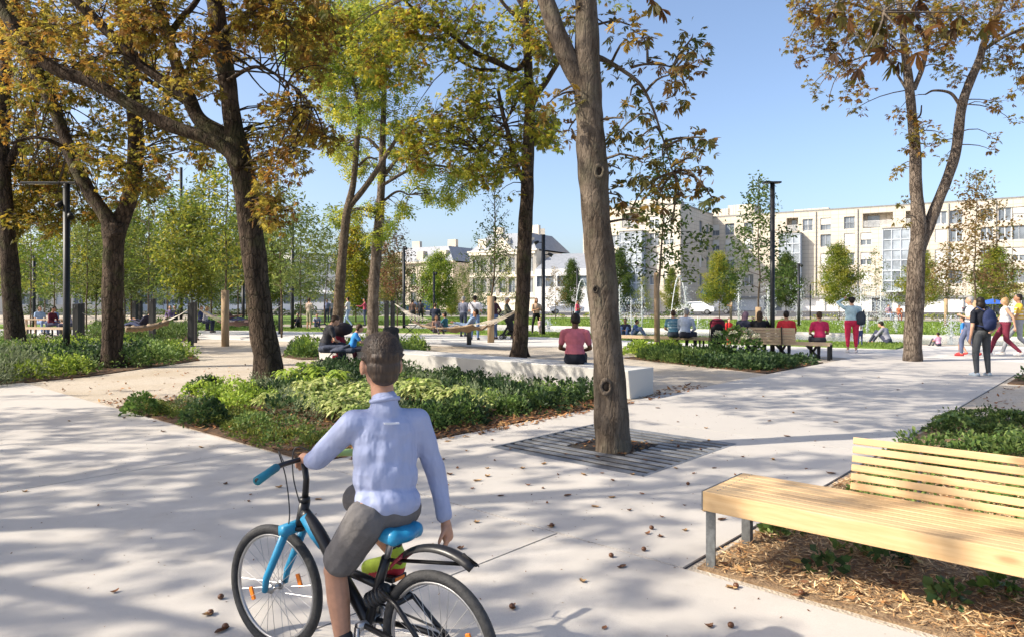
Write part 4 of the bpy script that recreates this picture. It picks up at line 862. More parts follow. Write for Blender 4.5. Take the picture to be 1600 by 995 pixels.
mb = MB(); o_ = bpy.data.objects['oak_sapling']; l_ = o_.location; mb.tube([(l_[0], l_[1], 0), (l_[0]-.02, l_[1], 2.4)], .085, 10); part('trunk_guard', mb, M_reed, o_, True)
Y('oak_sapling', 'tall young oak with open layered crown behind the bench, left of the black lamp', 1185, 278, 31, 'layered', PAL_GREEN, 32, wid=1.15, guard=1.3, dens=1.5, crown0=.26)
Y('rusty_oak_sapling', 'tall young tree with dry rusty leaves in front of the apartment block on the right', 1524, 268, 38, 'layered', PAL_RUST, 33, wid=1.2, dens=1.5, guard=1.6, crown0=.24)
Y('staked_sapling', 'nearly bare staked sapling with tan wrapped trunk beside the hammock', 767, 262, 26.5, 'bare', PAL_GREEN, 34, guard=1.75, wid=1.25, dens=1.5, crown0=.30)
Y('wrapped_sapling', 'slim dark sapling with tan wrapped foot between the hammock posts and big chestnut', 352, 250, 24.4, 'feather', PAL_YGREEN, 35, guard=1.95, wid=.8, dens=.7, crown0=.4)
Y('thin_sapling', 'thin pale sapling with few leaves left of the forked right tree', 1478, 385, 42, 'layered', PAL_RUST, 36, wid=1.3, dens=.7, guard=1.7, crown0=.35)
Y('thin_sapling', 'thin sapling with sparse green leaves between the cone tree and the forked trunk', 1370, 392, 52, 'layered', PAL_PALEGR, 37, wid=1.2, dens=.6, crown0=.3)
cones = [(1124, 397, 58, 'cone shaped dense green hornbeam behind the red stroller', PAL_YGREEN, 1.0), (1311, 383, 57, 'cone shaped yellow green hornbeam behind the woman in red trousers', PAL_YGREEN, 1.0), (1438, 396, 54, 'cone shaped yellow green hornbeam half hidden by the forked trunk on the right', PAL_YGREEN, 1.05),
         (1553, 388, 52, 'cone shaped yellow hornbeam behind the walking group on the right', PAL_YGREEN, 1.1), (1228, 398, 60, 'cone shaped green hornbeam directly behind the black paving lamp', PAL_GREEN, .95), (967, 392, 60, 'cone shaped dark green hornbeam just right of the thick leaning trunk', PAL_GREEN, .8),
         (893, 408, 62, 'narrow pointed green hornbeam just left of the thick leaning trunk', PAL_GREEN, .8), (1050, 420, 62, 'small cone shaped hornbeam behind the two seated men', PAL_YGREEN, .7)]
pro = {}
for i, (px, ty, d, lab, pal, wd) in enumerate(cones):
    k = ('y', i % 2) if pal is PAL_YGREEN else ('g', 0); h = CAMH+(HZ-ty)*d/F
    if k not in pro: pro[k] = (Y('hornbeam', lab, px, ty, d, 'cone', pal, 50+i, crown0=.2, wid=1.75, tr=.008, dens=1.3, group='cone shaped hornbeams by the fountain lawn'), h, wd); pro[k][0].scale = (wd, wd, 1)
    else: f = h/pro[k][1]; dup(pro[k][0], ((px-800)*d/F, d, 0), i*1.1, (f*wd, f*wd, f), lab)
Y('lime_tree', 'round bright green tree in front of the stone house', 684, 398, 62, 'round', PAL_LIME, 61, wid=1.0, crown0=.18, dens=1.2)
Y('wine_red_sapling', 'sapling with dark wine red and green leaves right of the pale barked tree', 621, 348, 44, 'layered', PAL_WINE, 62, wid=1.0, dens=1.2, crown0=.3)
Y('sapling', 'young green tree in front of the white block, left of the leaning trunk', 507, 358, 46, 'layered', PAL_PALEGR, 63, wid=1.2, dens=1.6, crown0=.25)
Y('sapling', 'olive brown bushy young tree between the leaning and the pale barked trunk', 556, 352, 50, 'round', PAL_OLIVE, 64, wid=.62, dens=.8, crown0=.15)
Y('sapling', 'tall airy young tree right of the big chestnut, beside a thin black pole', 440, 290, 30, 'feather', PAL_PALEGR, 65, wid=1.0, dens=.9, crown0=.3)
Y('sapling', 'tall airy pale green tree just left of the thin black pole', 470, 330, 40, 'feather', PAL_PALEGR, 66, wid=.9, dens=.8, crown0=.3)
Y('sapling', 'loose pale green sapling at the right edge of the round bright green tree', 722, 415, 58, 'layered', PAL_PALEGR, 67, wid=1.3, dens=1.2, crown0=.15)
Y('sapling', 'small yellowing tree in front of the pediment building', 706, 452, 70, 'round', PAL_YGREEN, 68, wid=.8, crown0=.1)
# more screening trees before the far houses
for i, (px, ty, d, kd_, pal, lab) in enumerate(((652, 408, 66, 'layered', PAL_GREEN, 'dark tiered young tree just left of the round bright green tree'), (745, 402, 58, 'feather', PAL_PALEGR, 'airy pale tree left of the staked sapling, before the pediment building'), (790, 400, 60, 'layered', PAL_YGREEN, 'yellowish tiered young tree left of the straight dark trunk'), (868, 418, 58, 'layered', PAL_RUST, 'sparse rusty sapling right of the slim black lamp post'), (590, 372, 56, 'feather', PAL_RUST, 'rusty brown airy tree behind the pale barked trunk'), (1005, 430, 58, 'layered', PAL_YGREEN, 'sparse yellowish sapling before the glazed stair bay'))): Y('sapling', lab, px, ty, d, kd_, pal, 160+i, wid=1.3 if kd_ != 'round' else .8, dens=1.1, crown0=.22)
# grove on the left: four kinds, copied
kinds = []
for (nm, px, ty, d, kd_, pal, sd_, w_, dn, c0, lab, grp) in (
    ('grove_tree', 232, 285, 38, 'feather', PAL_LIME*.72, 71, 1.25, .95, .34, 'slender light green young tree in the grove on the left', 'light green grove trees on the left'),
    ('grove_tree', 330, 262, 44, 'layered', PAL_PALEGR*.75, 72, 1.5, 1.3, .25, 'slender dull green young tree with tiered branches in the grove on the left', 'dull green grove trees on the left'),
    ('grove_tree', 395, 330, 52, 'round', PAL_YGREEN*.75, 73, .8, .6, .25, 'yellowing round crowned young tree in the grove on the left', 'yellowing grove trees on the left'),
    ('grove_tree', 165, 345, 50, 'layered', PAL_GREEN, 74, 1.4, 1.5, .2, 'dark green young tree with tiered branches in the grove on the left', 'dark green grove trees on the left')):
    o = Y(nm, lab, px, ty, d, kd_, pal, sd_, wid=w_, dens=dn, crown0=c0, group=grp); kinds.append((o, CAMH+(HZ-ty)*d/F))
gs = [(48, 330, 33, 0), (135, 320, 36, 1), (205, 330, 52, 2), (262, 300, 48, 1), (300, 318, 33, 2), (372, 320, 50, 3), (385, 310, 62, 1), (415, 330, 56, 0), (110, 340, 58, 3), (70, 350, 66, 1), (15, 340, 46, 0), (180, 350, 70, 2), (285, 370, 70, 0), (240, 370, 64, 3), (330, 390, 74, 2), (-40, 320, 40, 1), (150, 335, 45, 2), (310, 290, 58, 1), (-90, 330, 60, 0), (440, 380, 76, 1), (85, 320, 50, 3), (20, 380, 76, 2), (195, 320, 34, 1), (470, 395, 66, 3), (425, 400, 60, 2), (535, 400, 70, 1), (480, 415, 74, 0), (592, 410, 72, 3), (640, 415, 70, 1), (612, 400, 66, 2), (745, 425, 74, 3), (255, 420, 80, 3), (130, 415, 80, 0), (60, 425, 80, 3), (355, 420, 82, 3), (-160, 330, 36, 1), (-230, 320, 48, 0), (-320, 330, 40, 3), (-420, 330, 52, 2), (-540, 340, 46, 0), (-680, 320, 40, 1), (-300, 390, 70, 0), (-480, 380, 74, 3)]
for i, (px, ty, d, k) in enumerate(gs):
    h = CAMH+(HZ-ty)*d/F; dup(kinds[k][0], ((px-800)*d/F, d, 0), i*1.7, h/kinds[k][1])
# hedges and far wood edge
def bush_mesh(n, R, pal, ls, seed, flat=.8, up=.3):
    r = np.random.default_rng(seed); v = unit(r.normal(0, 1, (n, 3))); v[:, 2] = abs(v[:, 2]); s = r.uniform(.45, 1.0, n)**.5
    b = v*s[:, None]*np.array(R); b += np.array([.12, .12, .05])*np.array(R)*np.sin(v*5+seed); d = unit(v+r.normal(0, .6, (n, 3))+np.array([0, 0, up])); w = unit(np.cross(d, r.normal(0, 1, (n, 3)))); L = ls*r.uniform(.6, 1.4, n)
    return leaf_quads(b, d, w, L, L*flat, .3), tints(pal, (np.abs(np.sin(b[:, 0]*7+b[:, 1]*5))*9).astype(int), 4, r)
def bush(name, label, loc, R, pal, n=500, ls=.07, seed=0, cat='shrub', group=None, flat=.6):
    V, tn = bush_mesh(n, R, pal, ls, seed, flat); me = mesh_np(name, V.reshape(-1, 3), None, tris_of(n), tn)
    o = link(name, me, M_plant); o.location = loc; ORG[o.name] = V3(loc); return tag(o, label, cat, group)
hb_ = bush('hedge_shrub', 'clipped green shrub in the row between lawn and road', G(640, 492.5), (1.9, 1.0, 1.3), PAL_GREEN, 500, .22, 5, group='shrubs along the road')
for i, px in enumerate(list(range(60, 640, 46))+[700, 760, 1060]): 
    c = hb_.copy(); COL.objects.link(c); c.location = G(px, 492.5+i % 3*.4); c.rotation_euler = (0, 0, i*1.3); c.scale = (1+.3*math.sin(i), 1, .75+.3*math.cos(i*2.1))
hy = bush('border_plant', 'low yellowish plant along the far edge of the lawn', G(1290, 500), (1.5, .7, .5), PAL_YGREEN, 260, .13, 6, group='low plants along the far lawn edge')
for i, px in enumerate((860, 930, 985, 1035, 1180, 1240, 1345, 1460, 1500, 1580)):
    c = hy.copy(); COL.objects.link(c); c.location = G(px, 497+(px-900)*.006); c.rotation_euler = (0, 0, i*2.0); c.scale = (1.2, 1, .8+.4*math.sin(i))
# --- ground cover of the beds
def inpoly(q, poly):
    px = np.array([p[0] for p in poly]); py = np.array([p[1] for p in poly]); ins = np.zeros(len(q), bool); j = len(px)-1
    for i in range(len(px)):
        c = ((py[i] > q[:, 1]) != (py[j] > q[:, 1])) & (q[:, 0] < (px[j]-px[i])*(q[:, 1]-py[i])/(py[j]-py[i]+1e-12)+px[i]); ins ^= c; j = i
    return ins
def scatter(poly, n, r, inset=0.0):
    p = np.array([(q[0], q[1]) for q in poly]); c = p.mean(0); p = c+(p-c)*(1-inset); out = np.zeros((0, 2)); 
    while len(out) < n: q = r.uniform(p.min(0), p.max(0), (n*4, 2)); out = np.vstack([out, q[inpoly(q, p)]])
    return out[:n]
P_LIME = np.array([(.20, .27, .035), (.27, .33, .05), (.15, .22, .03), (.12, .17, .03)])
P_CREAM = np.array([(.34, .38, .13), (.42, .44, .18), (.25, .31, .09), (.16, .22, .05)])
P_DARK = np.array([(.028, .055, .02), (.04, .075, .025), (.055, .09, .03), (.02, .04, .016)])
P_MID = np.array([(.07, .12, .028), (.10, .16, .035), (.055, .095, .025), (.14, .19, .05)])
P_GREY = np.array([(.14, .17, .09), (.19, .22, .12), (.10, .13, .065)])
P_MOSS = np.array([(.10, .13, .025), (.14, .15, .03), (.07, .10, .02)])
P_LIME, P_CREAM, P_MID, P_GREY, P_DARK, P_MOSS = P_LIME*1.75, P_CREAM*1.5, P_MID*1.6, P_GREY*1.5, P_DARK*1.35, P_MOSS*1.5
def cover(name, pts, R, H, pal, nleaf, ls, seed, flat=.5, z=.02, spiky=False):
    r = np.random.default_rng(seed); Vs = []; T = []
    for i, (x, y) in enumerate(pts):
        s = r.uniform(.75, 1.25); Rr = (R*s, R*s, H*s*r.uniform(.8, 1.25)); V, t = bush_mesh(nleaf, Rr, pal, ls, seed*100+i, flat, 1.2 if spiky else .4)
        Vs.append(V+np.array([x, y, z])); T.append(t*r.uniform(.85, 1.15))
    V = np.concatenate(Vs); return link(name, mesh_np(name, V.reshape(-1, 3), None, tris_of(len(V)), np.concatenate(T)), M_plant, None, 'stuff')
r = np.random.default_rng(8)
def bedpts(poly, n, inset, lo, hi, f, seed):
    r = np.random.default_rng(seed); q = scatter(poly, n*6, r, inset); v = np.sin(q[:, 0]*f+seed)+np.cos(q[:, 1]*f*1.1+seed*2)+r.normal(0, .35, len(q)); return q[(v > lo) & (v < hi)][:n]
uvq = lambda q: (q @ UX, q @ VX)
def fronds(name, pts, R, H, pal, nl, L, W_, seed, z=.02):
    """arching strap leaves springing from a crown and drooping at their tips"""
    r = np.random.default_rng(seed); Vs = []; T = []
    for (x, y) in pts:
        sc = r.uniform(.7, 1.25); a = r.uniform(0, 6.28, nl); rr = R*sc*r.uniform(.05, .75, nl); hz = H*sc*np.sqrt(np.maximum(0, 1-(rr/(R*sc))**2))*r.uniform(.75, 1.1, nl)
        p = np.stack([x+rr*np.cos(a), y+rr*np.sin(a), z+hz], 1); aa = a+r.normal(0, .7, nl); el = r.uniform(.0, .9, nl); d = np.stack([np.cos(aa)*np.cos(el), np.sin(aa)*np.cos(el), np.sin(el)], 1); w = np.stack([-np.sin(aa), np.cos(aa), r.normal(0, .3, nl)], 1); ll = L*sc*r.uniform(.6, 1.3, nl)
        V = np.zeros((nl, 8, 3)); st = (0, .35, .7, 1); ws = (.25, 1, .8, .06)
        for k in range(4):
            c_ = p+d*(ll*st[k])[:, None]; c_[:, 2] -= ll*st[k]**2*.75; o = w*(ll*W_*ws[k]*.5)[:, None]; V[:, k*2] = c_-o; V[:, k*2+1] = c_+o
        Vs.append(V); T.append(np.repeat(pal[r.integers(0, len(pal), nl)]*r.uniform(.8, 1.2, (nl, 1)), 8, 0))
    V = np.concatenate(Vs); m = len(V); V[:, :, 2] = np.maximum(V[:, :, 2], z); k = np.arange(m)[:, None]*8; Q = np.concatenate([k+[2*i, 2*i+1, 2*i+3, 2*i+2] for i in range(3)], 0)
    return link(name, mesh_np(name, V.reshape(-1, 3), Q, None, np.concatenate(T)), M_plant, None, 'stuff')
def spaced(poly, n, dmin, r, inset=.05):
    q = scatter(poly, n*8, r, inset); out = []
    for p in q:
        if all((p[0]-o[0])**2+(p[1]-o[1])**2 > dmin*dmin for o in out): out.append(p)
        if len(out) >= n: break
    return np.array(out)
q = spaced(BED_MAIN, 260, .24, r, .06); u, v = uvq(q); nz = np.sin(q[:, 0]*2.6+1)+np.cos(q[:, 1]*3.1); n2 = np.sin(q[:, 0]*4.3+q[:, 1]*2.2)
keep = ~((v < 4.75) & (r.random(len(q)) < .85)) & ~((u > -6.6) & (r.random(len(q)) < .6)); q, u, v, nz, n2 = (x[keep] for x in (q, u, v, nz, n2))
kd = np.full(len(q), 3); kd[(u < -8.2) & (v < 6.6) & (nz > -.6)] = 0; kd[(u > -9.4) & (v > 4.9) & (v < 7.1) & (nz > -.75)] = 1; kd[(v > 7.3) & (n2 < .35)] = 2; kd[n2 > .72] = 4; kd[(nz < -1.25)] = 2; kd[(v > 7.3) & (n2 >= .35) & (n2 < .72)] = 3
cover('ground_cover', q[kd == 0], .27, .27, P_LIME, 260, .052, 21, .6)
fronds('ground_cover', q[kd == 1], .28, .30, P_CREAM*.85, 210, .105, .36, 22)
cover('ground_cover', q[kd == 2], .27, .27, P_DARK, 200, .085, 23, .42)
cover('ground_cover', q[kd == 3], .25, .25, P_MID, 240, .05, 24, .4)
cover('ground_cover', q[kd == 4], .24, .30, P_GREY, 260, .055, 28, .22, spiky=True)
fronds('ground_cover', q[(kd == 3) | (kd == 0)][::4]+.08, .22, .30, P_LIME, 60, .13, .3, 29)
qm = scatter([UV(-6.05, 3.9), UV(-6.05, 4.7), UV(-11.0, 4.7), UV(-11.0, 3.9)], 90, r); cover('ground_cover', qm, .16, .08, P_MOSS, 130, .035, 25, .6)
qm = scatter([UV(-6.2, 4.6), UV(-6.6, 4.6), UV(-7.0, 9.2), UV(-6.5, 9.2)], 30, r); cover('ground_cover', qm, .2, .26, P_MID, 200, .05, 26, .45)
for (px, py, s_, lab) in ((322, 652, .26, 'dark leafy clump at the front edge of the planting bed'), (222, 636, .22, 'green clump at the left corner of the planting bed'), (705, 600, .34, 'dark bushy shrub against the stone bench'), (322, 608, .26, 'dark clump at the back of the bed, left of the big trunk'), (400, 612, .20, 'broad leaved pale edged plant at the foot of the big trunk')):
    g = G(px, py+12); bush('leafy_perennial', lab, (g[0], g[1], .03), (s_*1.05, s_*1.05, s_*1.25), P_MID if 'green clump' in lab else P_GREY if 'pale' in lab else P_DARK, 800, .055, int(px), 'plant')
q = scatter(BED_LEFT, 330, r, .06); k = np.sin(q[:, 0]*1.3)+np.cos(q[:, 1]*.9)
cover('ground_cover', q[k > .5], .34, .42, P_LIME*.8, 190, .08, 31, .5); cover('ground_cover', q[(k <= .5) & (k > -.5)], .36, .45, P_MID, 190, .09, 32, .4); cover('ground_cover', q[k <= -.5], .36, .45, P_DARK, 170, .10, 33, .5)
cover('ground_cover', scatter([G(-100, 618), G(0, 601), G(60, 596), G(60, 575), G(-100, 575)], 60, r), .4, .5, P_GREY*.8, 240, .09, 34, .22, spiky=True)
q = scatter(BED_MID, 150, r, .08); k = np.sin(q[:, 0]*1.7)+np.cos(q[:, 1]*1.3)
cover('ground_cover', q[k > .2], .34, .26, P_MID*.8, 200, .09, 41, .35, spiky=True); cover('ground_cover', q[k <= .2], .32, .20, P_DARK*1.1, 180, .09, 42, .5)
cover('ground_cover', scatter([G(985, 556), G(1060, 556), G(1060, 549), G(985, 549)], 22, r), .3, .3, P_LIME, 180, .09, 43, .5)
q = scatter(BED_BACK, 60, r, .05); cover('ground_cover', q, .3, .34, P_MID, 170, .09, 44, .45); cover('ground_cover', q[::3]+.1, .25, .5, P_LIME, 120, .10, 47, .3, spiky=True)
q = scatter(BED_HAM, 80, r, .05); cover('ground_cover', q, .5, .55, P_MID*.75, 170, .13, 45, .3, spiky=True)
q = scatter([G(318, 515), G(430, 514), G(430, 510), G(318, 510)], 40, r); cover('ground_cover', q, .5, .45, P_MID, 120, .15, 46, .4)
q = scatter([UV(-1.8, 7.4), UV(-1.8, 11.2), UV(3.2, 11.2), UV(3.4, 7.0)], 210, r); k = np.sin(q[:, 0]*2.1)+np.cos(q[:, 1]*1.7)
cover('ground_cover', q[k > 0], .24, .15, P_MID*.75, 200, .06, 51, .45); fronds('ground_cover', q[::5]+.05, .2, .18, P_MID*.9, 50, .14, .22, 57); cover('ground_cover', q[k <= 0], .22, .13, P_MID*.6, 190, .05, 52, .4)
q = scatter([UV(-1.8, 5.5), UV(-1.8, 7.2), UV(3.6, 7.0), UV(3.8, 5.2)], 90, r); cover('ground_cover', q, .17, .10, P_MID, 130, .045, 53, .5)
q = scatter(BED_FARR, 60, r, .08); cover('ground_cover', q, .3, .3, P_DARK*1.4, 150, .08, 54, .45)
# small plants in the mulch in front of and under the bench
for i, (px, py, s_) in enumerate(((1290, 895, .10), (1330, 862, .09), (1480, 945, .09), (1240, 832, .10), (1395, 880, .08), (1560, 930, .08), (1300, 830, .09), (1210, 838, .07))):
    g = G(px, py); V, tn = bush_mesh(60, (s_, s_, s_*1.1), P_MID if i % 2 else P_DARK*1.5, .06, 300+i, .7); o = link('seedling', mesh_np('seedling', V.reshape(-1, 3), None, tris_of(60), tn), M_plant); o.location = (g[0], g[1], .014)
    tag(o, ['small dark green seedling in the mulch right of the front bench leg', 'small green seedling below the middle of the wooden bench', 'young seedling in bright mulch at the lower right', 'green seedling just behind the left end of the bench seat', 'tiny seedling in the deep shade of the wooden bench', 'seedling in the shade near the right picture edge', 'leafy seedling under the bench near the back leg', 'tiny seedling close to the back bench leg'][i], 'seedling', 'seedlings in the mulch bed')
# hydrangea with pale flower heads
g = G(1150, 562); hy_ = thing('hydrangea', 'hydrangea bush with creamy flower heads behind the shrub bed, beside the bench back', 'shrub', (g[0], g[1], 0))
V, tn = bush_mesh(700, (.75, .6, .85), P_MID*1.2, .13, 91, .6); link('foliage', mesh_np('foliage', V.reshape(-1, 3), None, tris_of(700), tn), M_plant, hy_)
for i in range(9):
    a = i*2.4; rr_ = .3+.35*((i*37) % 10)/10; z = .75-.25*((i*53) % 10)/10; V, tn = bush_mesh(70, (.10, .10, .10), np.array([(.62, .60, .42), (.55, .56, .35), (.68, .62, .5)]), .035, 95+i, .9)
    V = V + np.array([rr_*math.cos(a), rr_*math.sin(a)-.15, z]); link('flower_head', mesh_np('flower_head', V.reshape(-1, 3), None, tris_of(70), tn), M_plant, hy_)
# --- leaf litter, mulch and single fallen leaves
def litter(name, pts, size, pal, seed, z=.024, lift=.02, m=None, kind='stuff', aspect=.5, tilt=.35):
    r = np.random.default_rng(seed); n = len(pts); a = r.uniform(0, 6.28, n); d = np.stack([np.cos(a), np.sin(a), r.normal(0, tilt, n)], 1); d = unit(d); w = unit(np.cross(d, np.array([0, 0, 1.0])+r.normal(0, tilt, (n, 3)))); L = size*r.uniform(.5, 1.4, n)
    b = np.column_stack([pts, z+r.uniform(.0, lift, n)]) - d*(L*.5)[:, None]; b[:, 2] = np.maximum(b[:, 2], z+.001)
    V = leaf_quads(b, d, w, L, L*aspect, 0, .3); V[:, :, 2] = np.maximum(V[:, :, 2], z+.0015); c = pal[r.integers(0, len(pal), n)]*r.uniform(.7, 1.3, (n, 1))
    return link(name, mesh_np(name, V.reshape(-1, 3), None, tris_of(n), np.repeat(c, 4, 0)), M_dry, None, kind)
PAL_LIT = np.array([(.26, .11, .045), (.20, .085, .035), (.33, .16, .06), (.15, .07, .035), (.38, .22, .09)])
PAL_MULCH = 1.15*np.array([(.46, .30, .15), (.58, .41, .22), (.38, .23, .11), (.30, .16, .07), (.66, .50, .30)])
litter('leaf_litter', scatter(BED_MAIN, 2600, r, .0), .075, PAL_LIT, 1)
litter('leaf_litter', scatter([UV(-5.75, 3.9), UV(-5.75, 9.4), UV(-6.5, 9.4), UV(-6.5, 3.9)], 900, r), .075, PAL_LIT, 2, .02)
litter('leaf_litter', scatter(BED_LEFT, 1500, r), .09, PAL_LIT, 3); litter('leaf_litter', scatter([UV(-6.3, 9.9), UV(-5.7, 9.6), UV(-5.9, 12.0), UV(-6.4, 12)], 120, r), .09, PAL_LIT, 4, .006)
litter('leaf_litter', scatter(BED_MID, 700, r), .09, PAL_LIT, 5); litter('leaf_litter', scatter([UV(-1.95, 3.85), UV(5.0, 3.85), UV(5.0, 8), UV(-1.95, 11.3)], 1300, r), .07, np.vstack([PAL_LIT, PAL_LIT*[1.6, 1.9, 1.7]]), 6, .03)
litter('straw_mulch', scatter([UV(-1.95, 3.83), UV(5.2, 3.83), UV(5.2, 7.4), UV(-1.95, 7.4)], 70000, r), .05, PAL_MULCH, 7, .012, .03, None, 'stuff', .16, .28)
litter('leaf_litter', scatter([UV(-11.4, 3.8), UV(-11.4, 5.4), UV(-12.4, 4.6), UV(-12.2, 3.8)], 150, r), .07, PAL_LIT, 8, .003)
litter('leaf_litter', scatter([UV(-16, 3.8), UV(-11.5, 3.8), UV(-14, 14), UV(-17, 14)], 260, r), .07, PAL_LIT, 9, .003)
litter('leaf_litter', scatter([UV(-2.0, 12), UV(2.0, 12), UV(2.0, 16), UV(-2.0, 16)], 260, r), .07, PAL_LIT, 10, .003)
litter('leaf_litter', scatter([UV(TC[0]-.34, TC[1]-.34), UV(TC[0]+.34, TC[1]-.34), UV(TC[0]+.34, TC[1]+.34), UV(TC[0]-.34, TC[1]+.34)], 160, r), .05, PAL_LIT*.7, 11, .006)
q = np.vstack([scatter([UV(-12, -1), UV(3, -1), UV(3, 3.7), UV(-12, 3.7)], 900, r), scatter([UV(-5.9, 3.7), UV(-2, 3.7), UV(-2, 20), UV(-5.9, 20)], 1500, r)])
litter('leaf_crumbs', q, .014, PAL_LIT*.6, 12, .0165, .004)
# single leaves on the concrete, curled chestnut leaflets with depth
def leaf_one(seed, nl):
    r = np.random.default_rng(seed); mb = MB()
    for k in range(nl):
        a = r.uniform(0, 6.28); L = r.uniform(.05, .085); W_ = L*.3; c = (math.cos(a), math.sin(a)); s = (-c[1], c[0]); n = 4; rows_ = []
        h = r.uniform(.006, .02)
        for i in range(n+1):
            t = i/n; w = W_*math.sin(math.pi*min(max(t, .06), .96))**.8; zz = .002+h*(2*t-1)**2
            for j in (-1, 0, 1): rows_.append((c[0]*(t-.3)*L+s[0]*w*j, c[1]*(t-.3)*L+s[1]*w*j, zz+abs(j)*w*.45))
        mb.add(rows_, [(i*3+j, (i+1)*3+j, (i+1)*3+j+1, i*3+j+1) for i in range(n) for j in (0, 1)])
    return mb
M_fall = [plain('fallen_leaf_a', (.24, .11, .05), .8, .3, 20), plain('fallen_leaf_b', (.15, .075, .04), .8, .3, 20), plain('fallen_leaf_c', (.36, .22, .10), .8, .3, 20)]
protos = []
for k in range(6):
    me = bpy.data.meshes.new('fallen_leaf'); mb = leaf_one(k, 1+k % 3); me.from_pydata(np.concatenate(mb.v).tolist(), [], mb.f); me.materials.append(M_fall[k % 3]); protos.append(me)
fl = [(393, 776), (388, 788), (440, 765), (290, 652), (352, 757), (313, 703), (242, 662), (205, 625), (38, 770), (150, 795), (190, 655), (108, 660), (50, 612), (345, 988), (325, 962), (180, 930), (255, 678), (500, 782), (650, 790), (605, 802), (740, 818), (800, 955), (720, 862), (805, 953), (940, 988), (970, 890), (905, 912), (1015, 838), (1110, 985), (1145, 922), (1240, 935), (1255, 930), (1070, 830), (1035, 812), (1035, 842), (955, 782), (1003, 775), (890, 777), (865, 827), (852, 790), (880, 712), (850, 728), (800, 705), (770, 722), (760, 735), (715, 735), (705, 742), (745, 752), (735, 765), (785, 778), (760, 748), (820, 760), (845, 765), (915, 745), (940, 740), (960, 752), (988, 745), (1010, 720), (930, 718), (1060, 735), (1085, 742), (1120, 735), (1140, 758), (1150, 745), (1095, 705), (1110, 690), (1180, 690), (1200, 660), (1150, 640), (1090, 650), (1060, 660), (1240, 645), (1270, 690), (1310, 660), (1190, 620), (1230, 610), (1290, 625), (1350, 640), (1320, 600), (1400, 610), (1440, 600), (1340, 690), (1160, 715), (1210, 720), (1260, 735), (1300, 742), (1100, 672), (1130, 620), (1250, 590), (1370, 590), (1470, 590), (1030, 640), (1050, 690), (840, 672), (770, 690), (730, 705), (700, 760), (690, 720), (812, 735), (872, 745), (1190, 750), (1240, 760), (1140, 790), (1130, 815), (1105, 800), (1070, 792), (985, 800), (925, 795), (1290, 700), (1225, 685), (1005, 690), (1400, 650)]
rf_ = random.Random(3)
for i, (px, py) in enumerate(fl):
    g = G(px+rf_.uniform(-4, 4), py+rf_.uniform(-2, 2)); o = bpy.data.objects.new('fallen_leaf', protos[i % 6]); COL.objects.link(o); s_ = rf_.uniform(.5, .9); o.scale = (s_,)*3
    o.location = (g[0], g[1], .0165); o.rotation_euler = (0, 0, rf_.uniform(0, 6.28)); tag(o, 'dry curled brown leaf lying on the pale paving', 'leaf', 'fallen leaves on the paving')
mbc = MB(); mbc.ball((0, 0, .0145), (.017, .016, .014), 10, 6); mec = bpy.data.meshes.new('conker'); mec.from_pydata(np.concatenate(mbc.v).tolist(), [], mbc.f); mec.shade_smooth(); mec.materials.append(plain('conker_brown', (.12, .05, .022), .35, .25, 30))
for i, (px, py) in enumerate(((352, 987), (345, 940), (329, 965), (1252, 933), (1142, 985), (1150, 922), (862, 826), (1006, 864), (955, 874), (1018, 830), (1075, 760), (800, 955), (1060, 700))):
    g = G(px, py); o = bpy.data.objects.new('conker', mec); COL.objects.link(o); o.location = (g[0], g[1], .0155); o.rotation_euler = (0, 0, i); tag(o, 'shiny brown conker lying on the pale paving', 'conker', 'conkers on the paving')
# ================================================================== PEOPLE
def pmat(name, c, rough=.75, var=.10, scale=9): return plain(name, c, rough, var, scale, spec=.2)
SKIN = {'fair': pmat('skin_fair', (.52, .30, .20), .5), 'tan': pmat('skin_tan', (.36, .19, .115), .5), 'brown': pmat('skin_brown', (.12, .06, .035), .5)}
HAIR = {'dark': pmat('hair_dark', (.018, .013, .010), .5, .4, 60), 'brown': pmat('hair_brown', (.06, .035, .02), .5, .4, 60), 'blond': pmat('hair_blond', (.32, .20, .09), .5, .3, 60), 'grey': pmat('hair_grey', (.30, .29, .28), .6, .3, 60), 'scarf': pmat('head_scarf', (.26, .16, .19), .8)}
M_eye = pmat('eye_dark', (.02, .015, .012), .2); M_lip = pmat('lip', (.38, .15, .12), .5)
M_shoeD = pmat('shoe_dark', (.03, .03, .035), .5); M_shoeW = pmat('shoe_white', (.62, .60, .58), .5); M_shoeR = pmat('shoe_red', (.50, .05, .05), .5); M_shoeB = pmat('shoe_grey_blue', (.30, .36, .42), .5)
def prim_mesh(prims):
    mb = MB()
    for p in prims:
        if p[0] == 'c':
            _, a, b, ra, rb, _m = p; a, b = V3(a), V3(b); d = b-a; L = np.linalg.norm(d) or 1e-4; d = d/L
            pts = []; rr = []
            for t in np.linspace(-1, 0, 5)[1:]: pts.append(a+d*ra*t*.98 if t < 0 else a); rr.append(ra*math.sqrt(max(0, 1-t*t)))
            pts.insert(0, a-d*ra*.98); rr.insert(0, ra*.2)
            for t in np.linspace(0, 1, 5)[1:]: pts.append(b+d*rb*t*.98); rr.append(max(rb*.2, rb*math.sqrt(max(0, 1-t*t))))
            pts.insert(5, b); rr.insert(5, rb)
            mb.tube(pts, rr, 12, True)
        else:
            _, c, R, q, _m = p; n0 = mb.n; mb.ball((0, 0, 0), R, 14, 9); W_ = mb.v[-1]; mb.v[-1] = W_ @ np.array(q).T + V3(c)
    return mb
def rotx(a): c, s = math.cos(a), math.sin(a); return np.array([[1, 0, 0], [0, c, -s], [0, s, c]])
def rotz(a): c, s = math.cos(a), math.sin(a); return np.array([[c, -s, 0], [s, c, 0], [0, 0, 1]])
ID3 = np.eye(3)
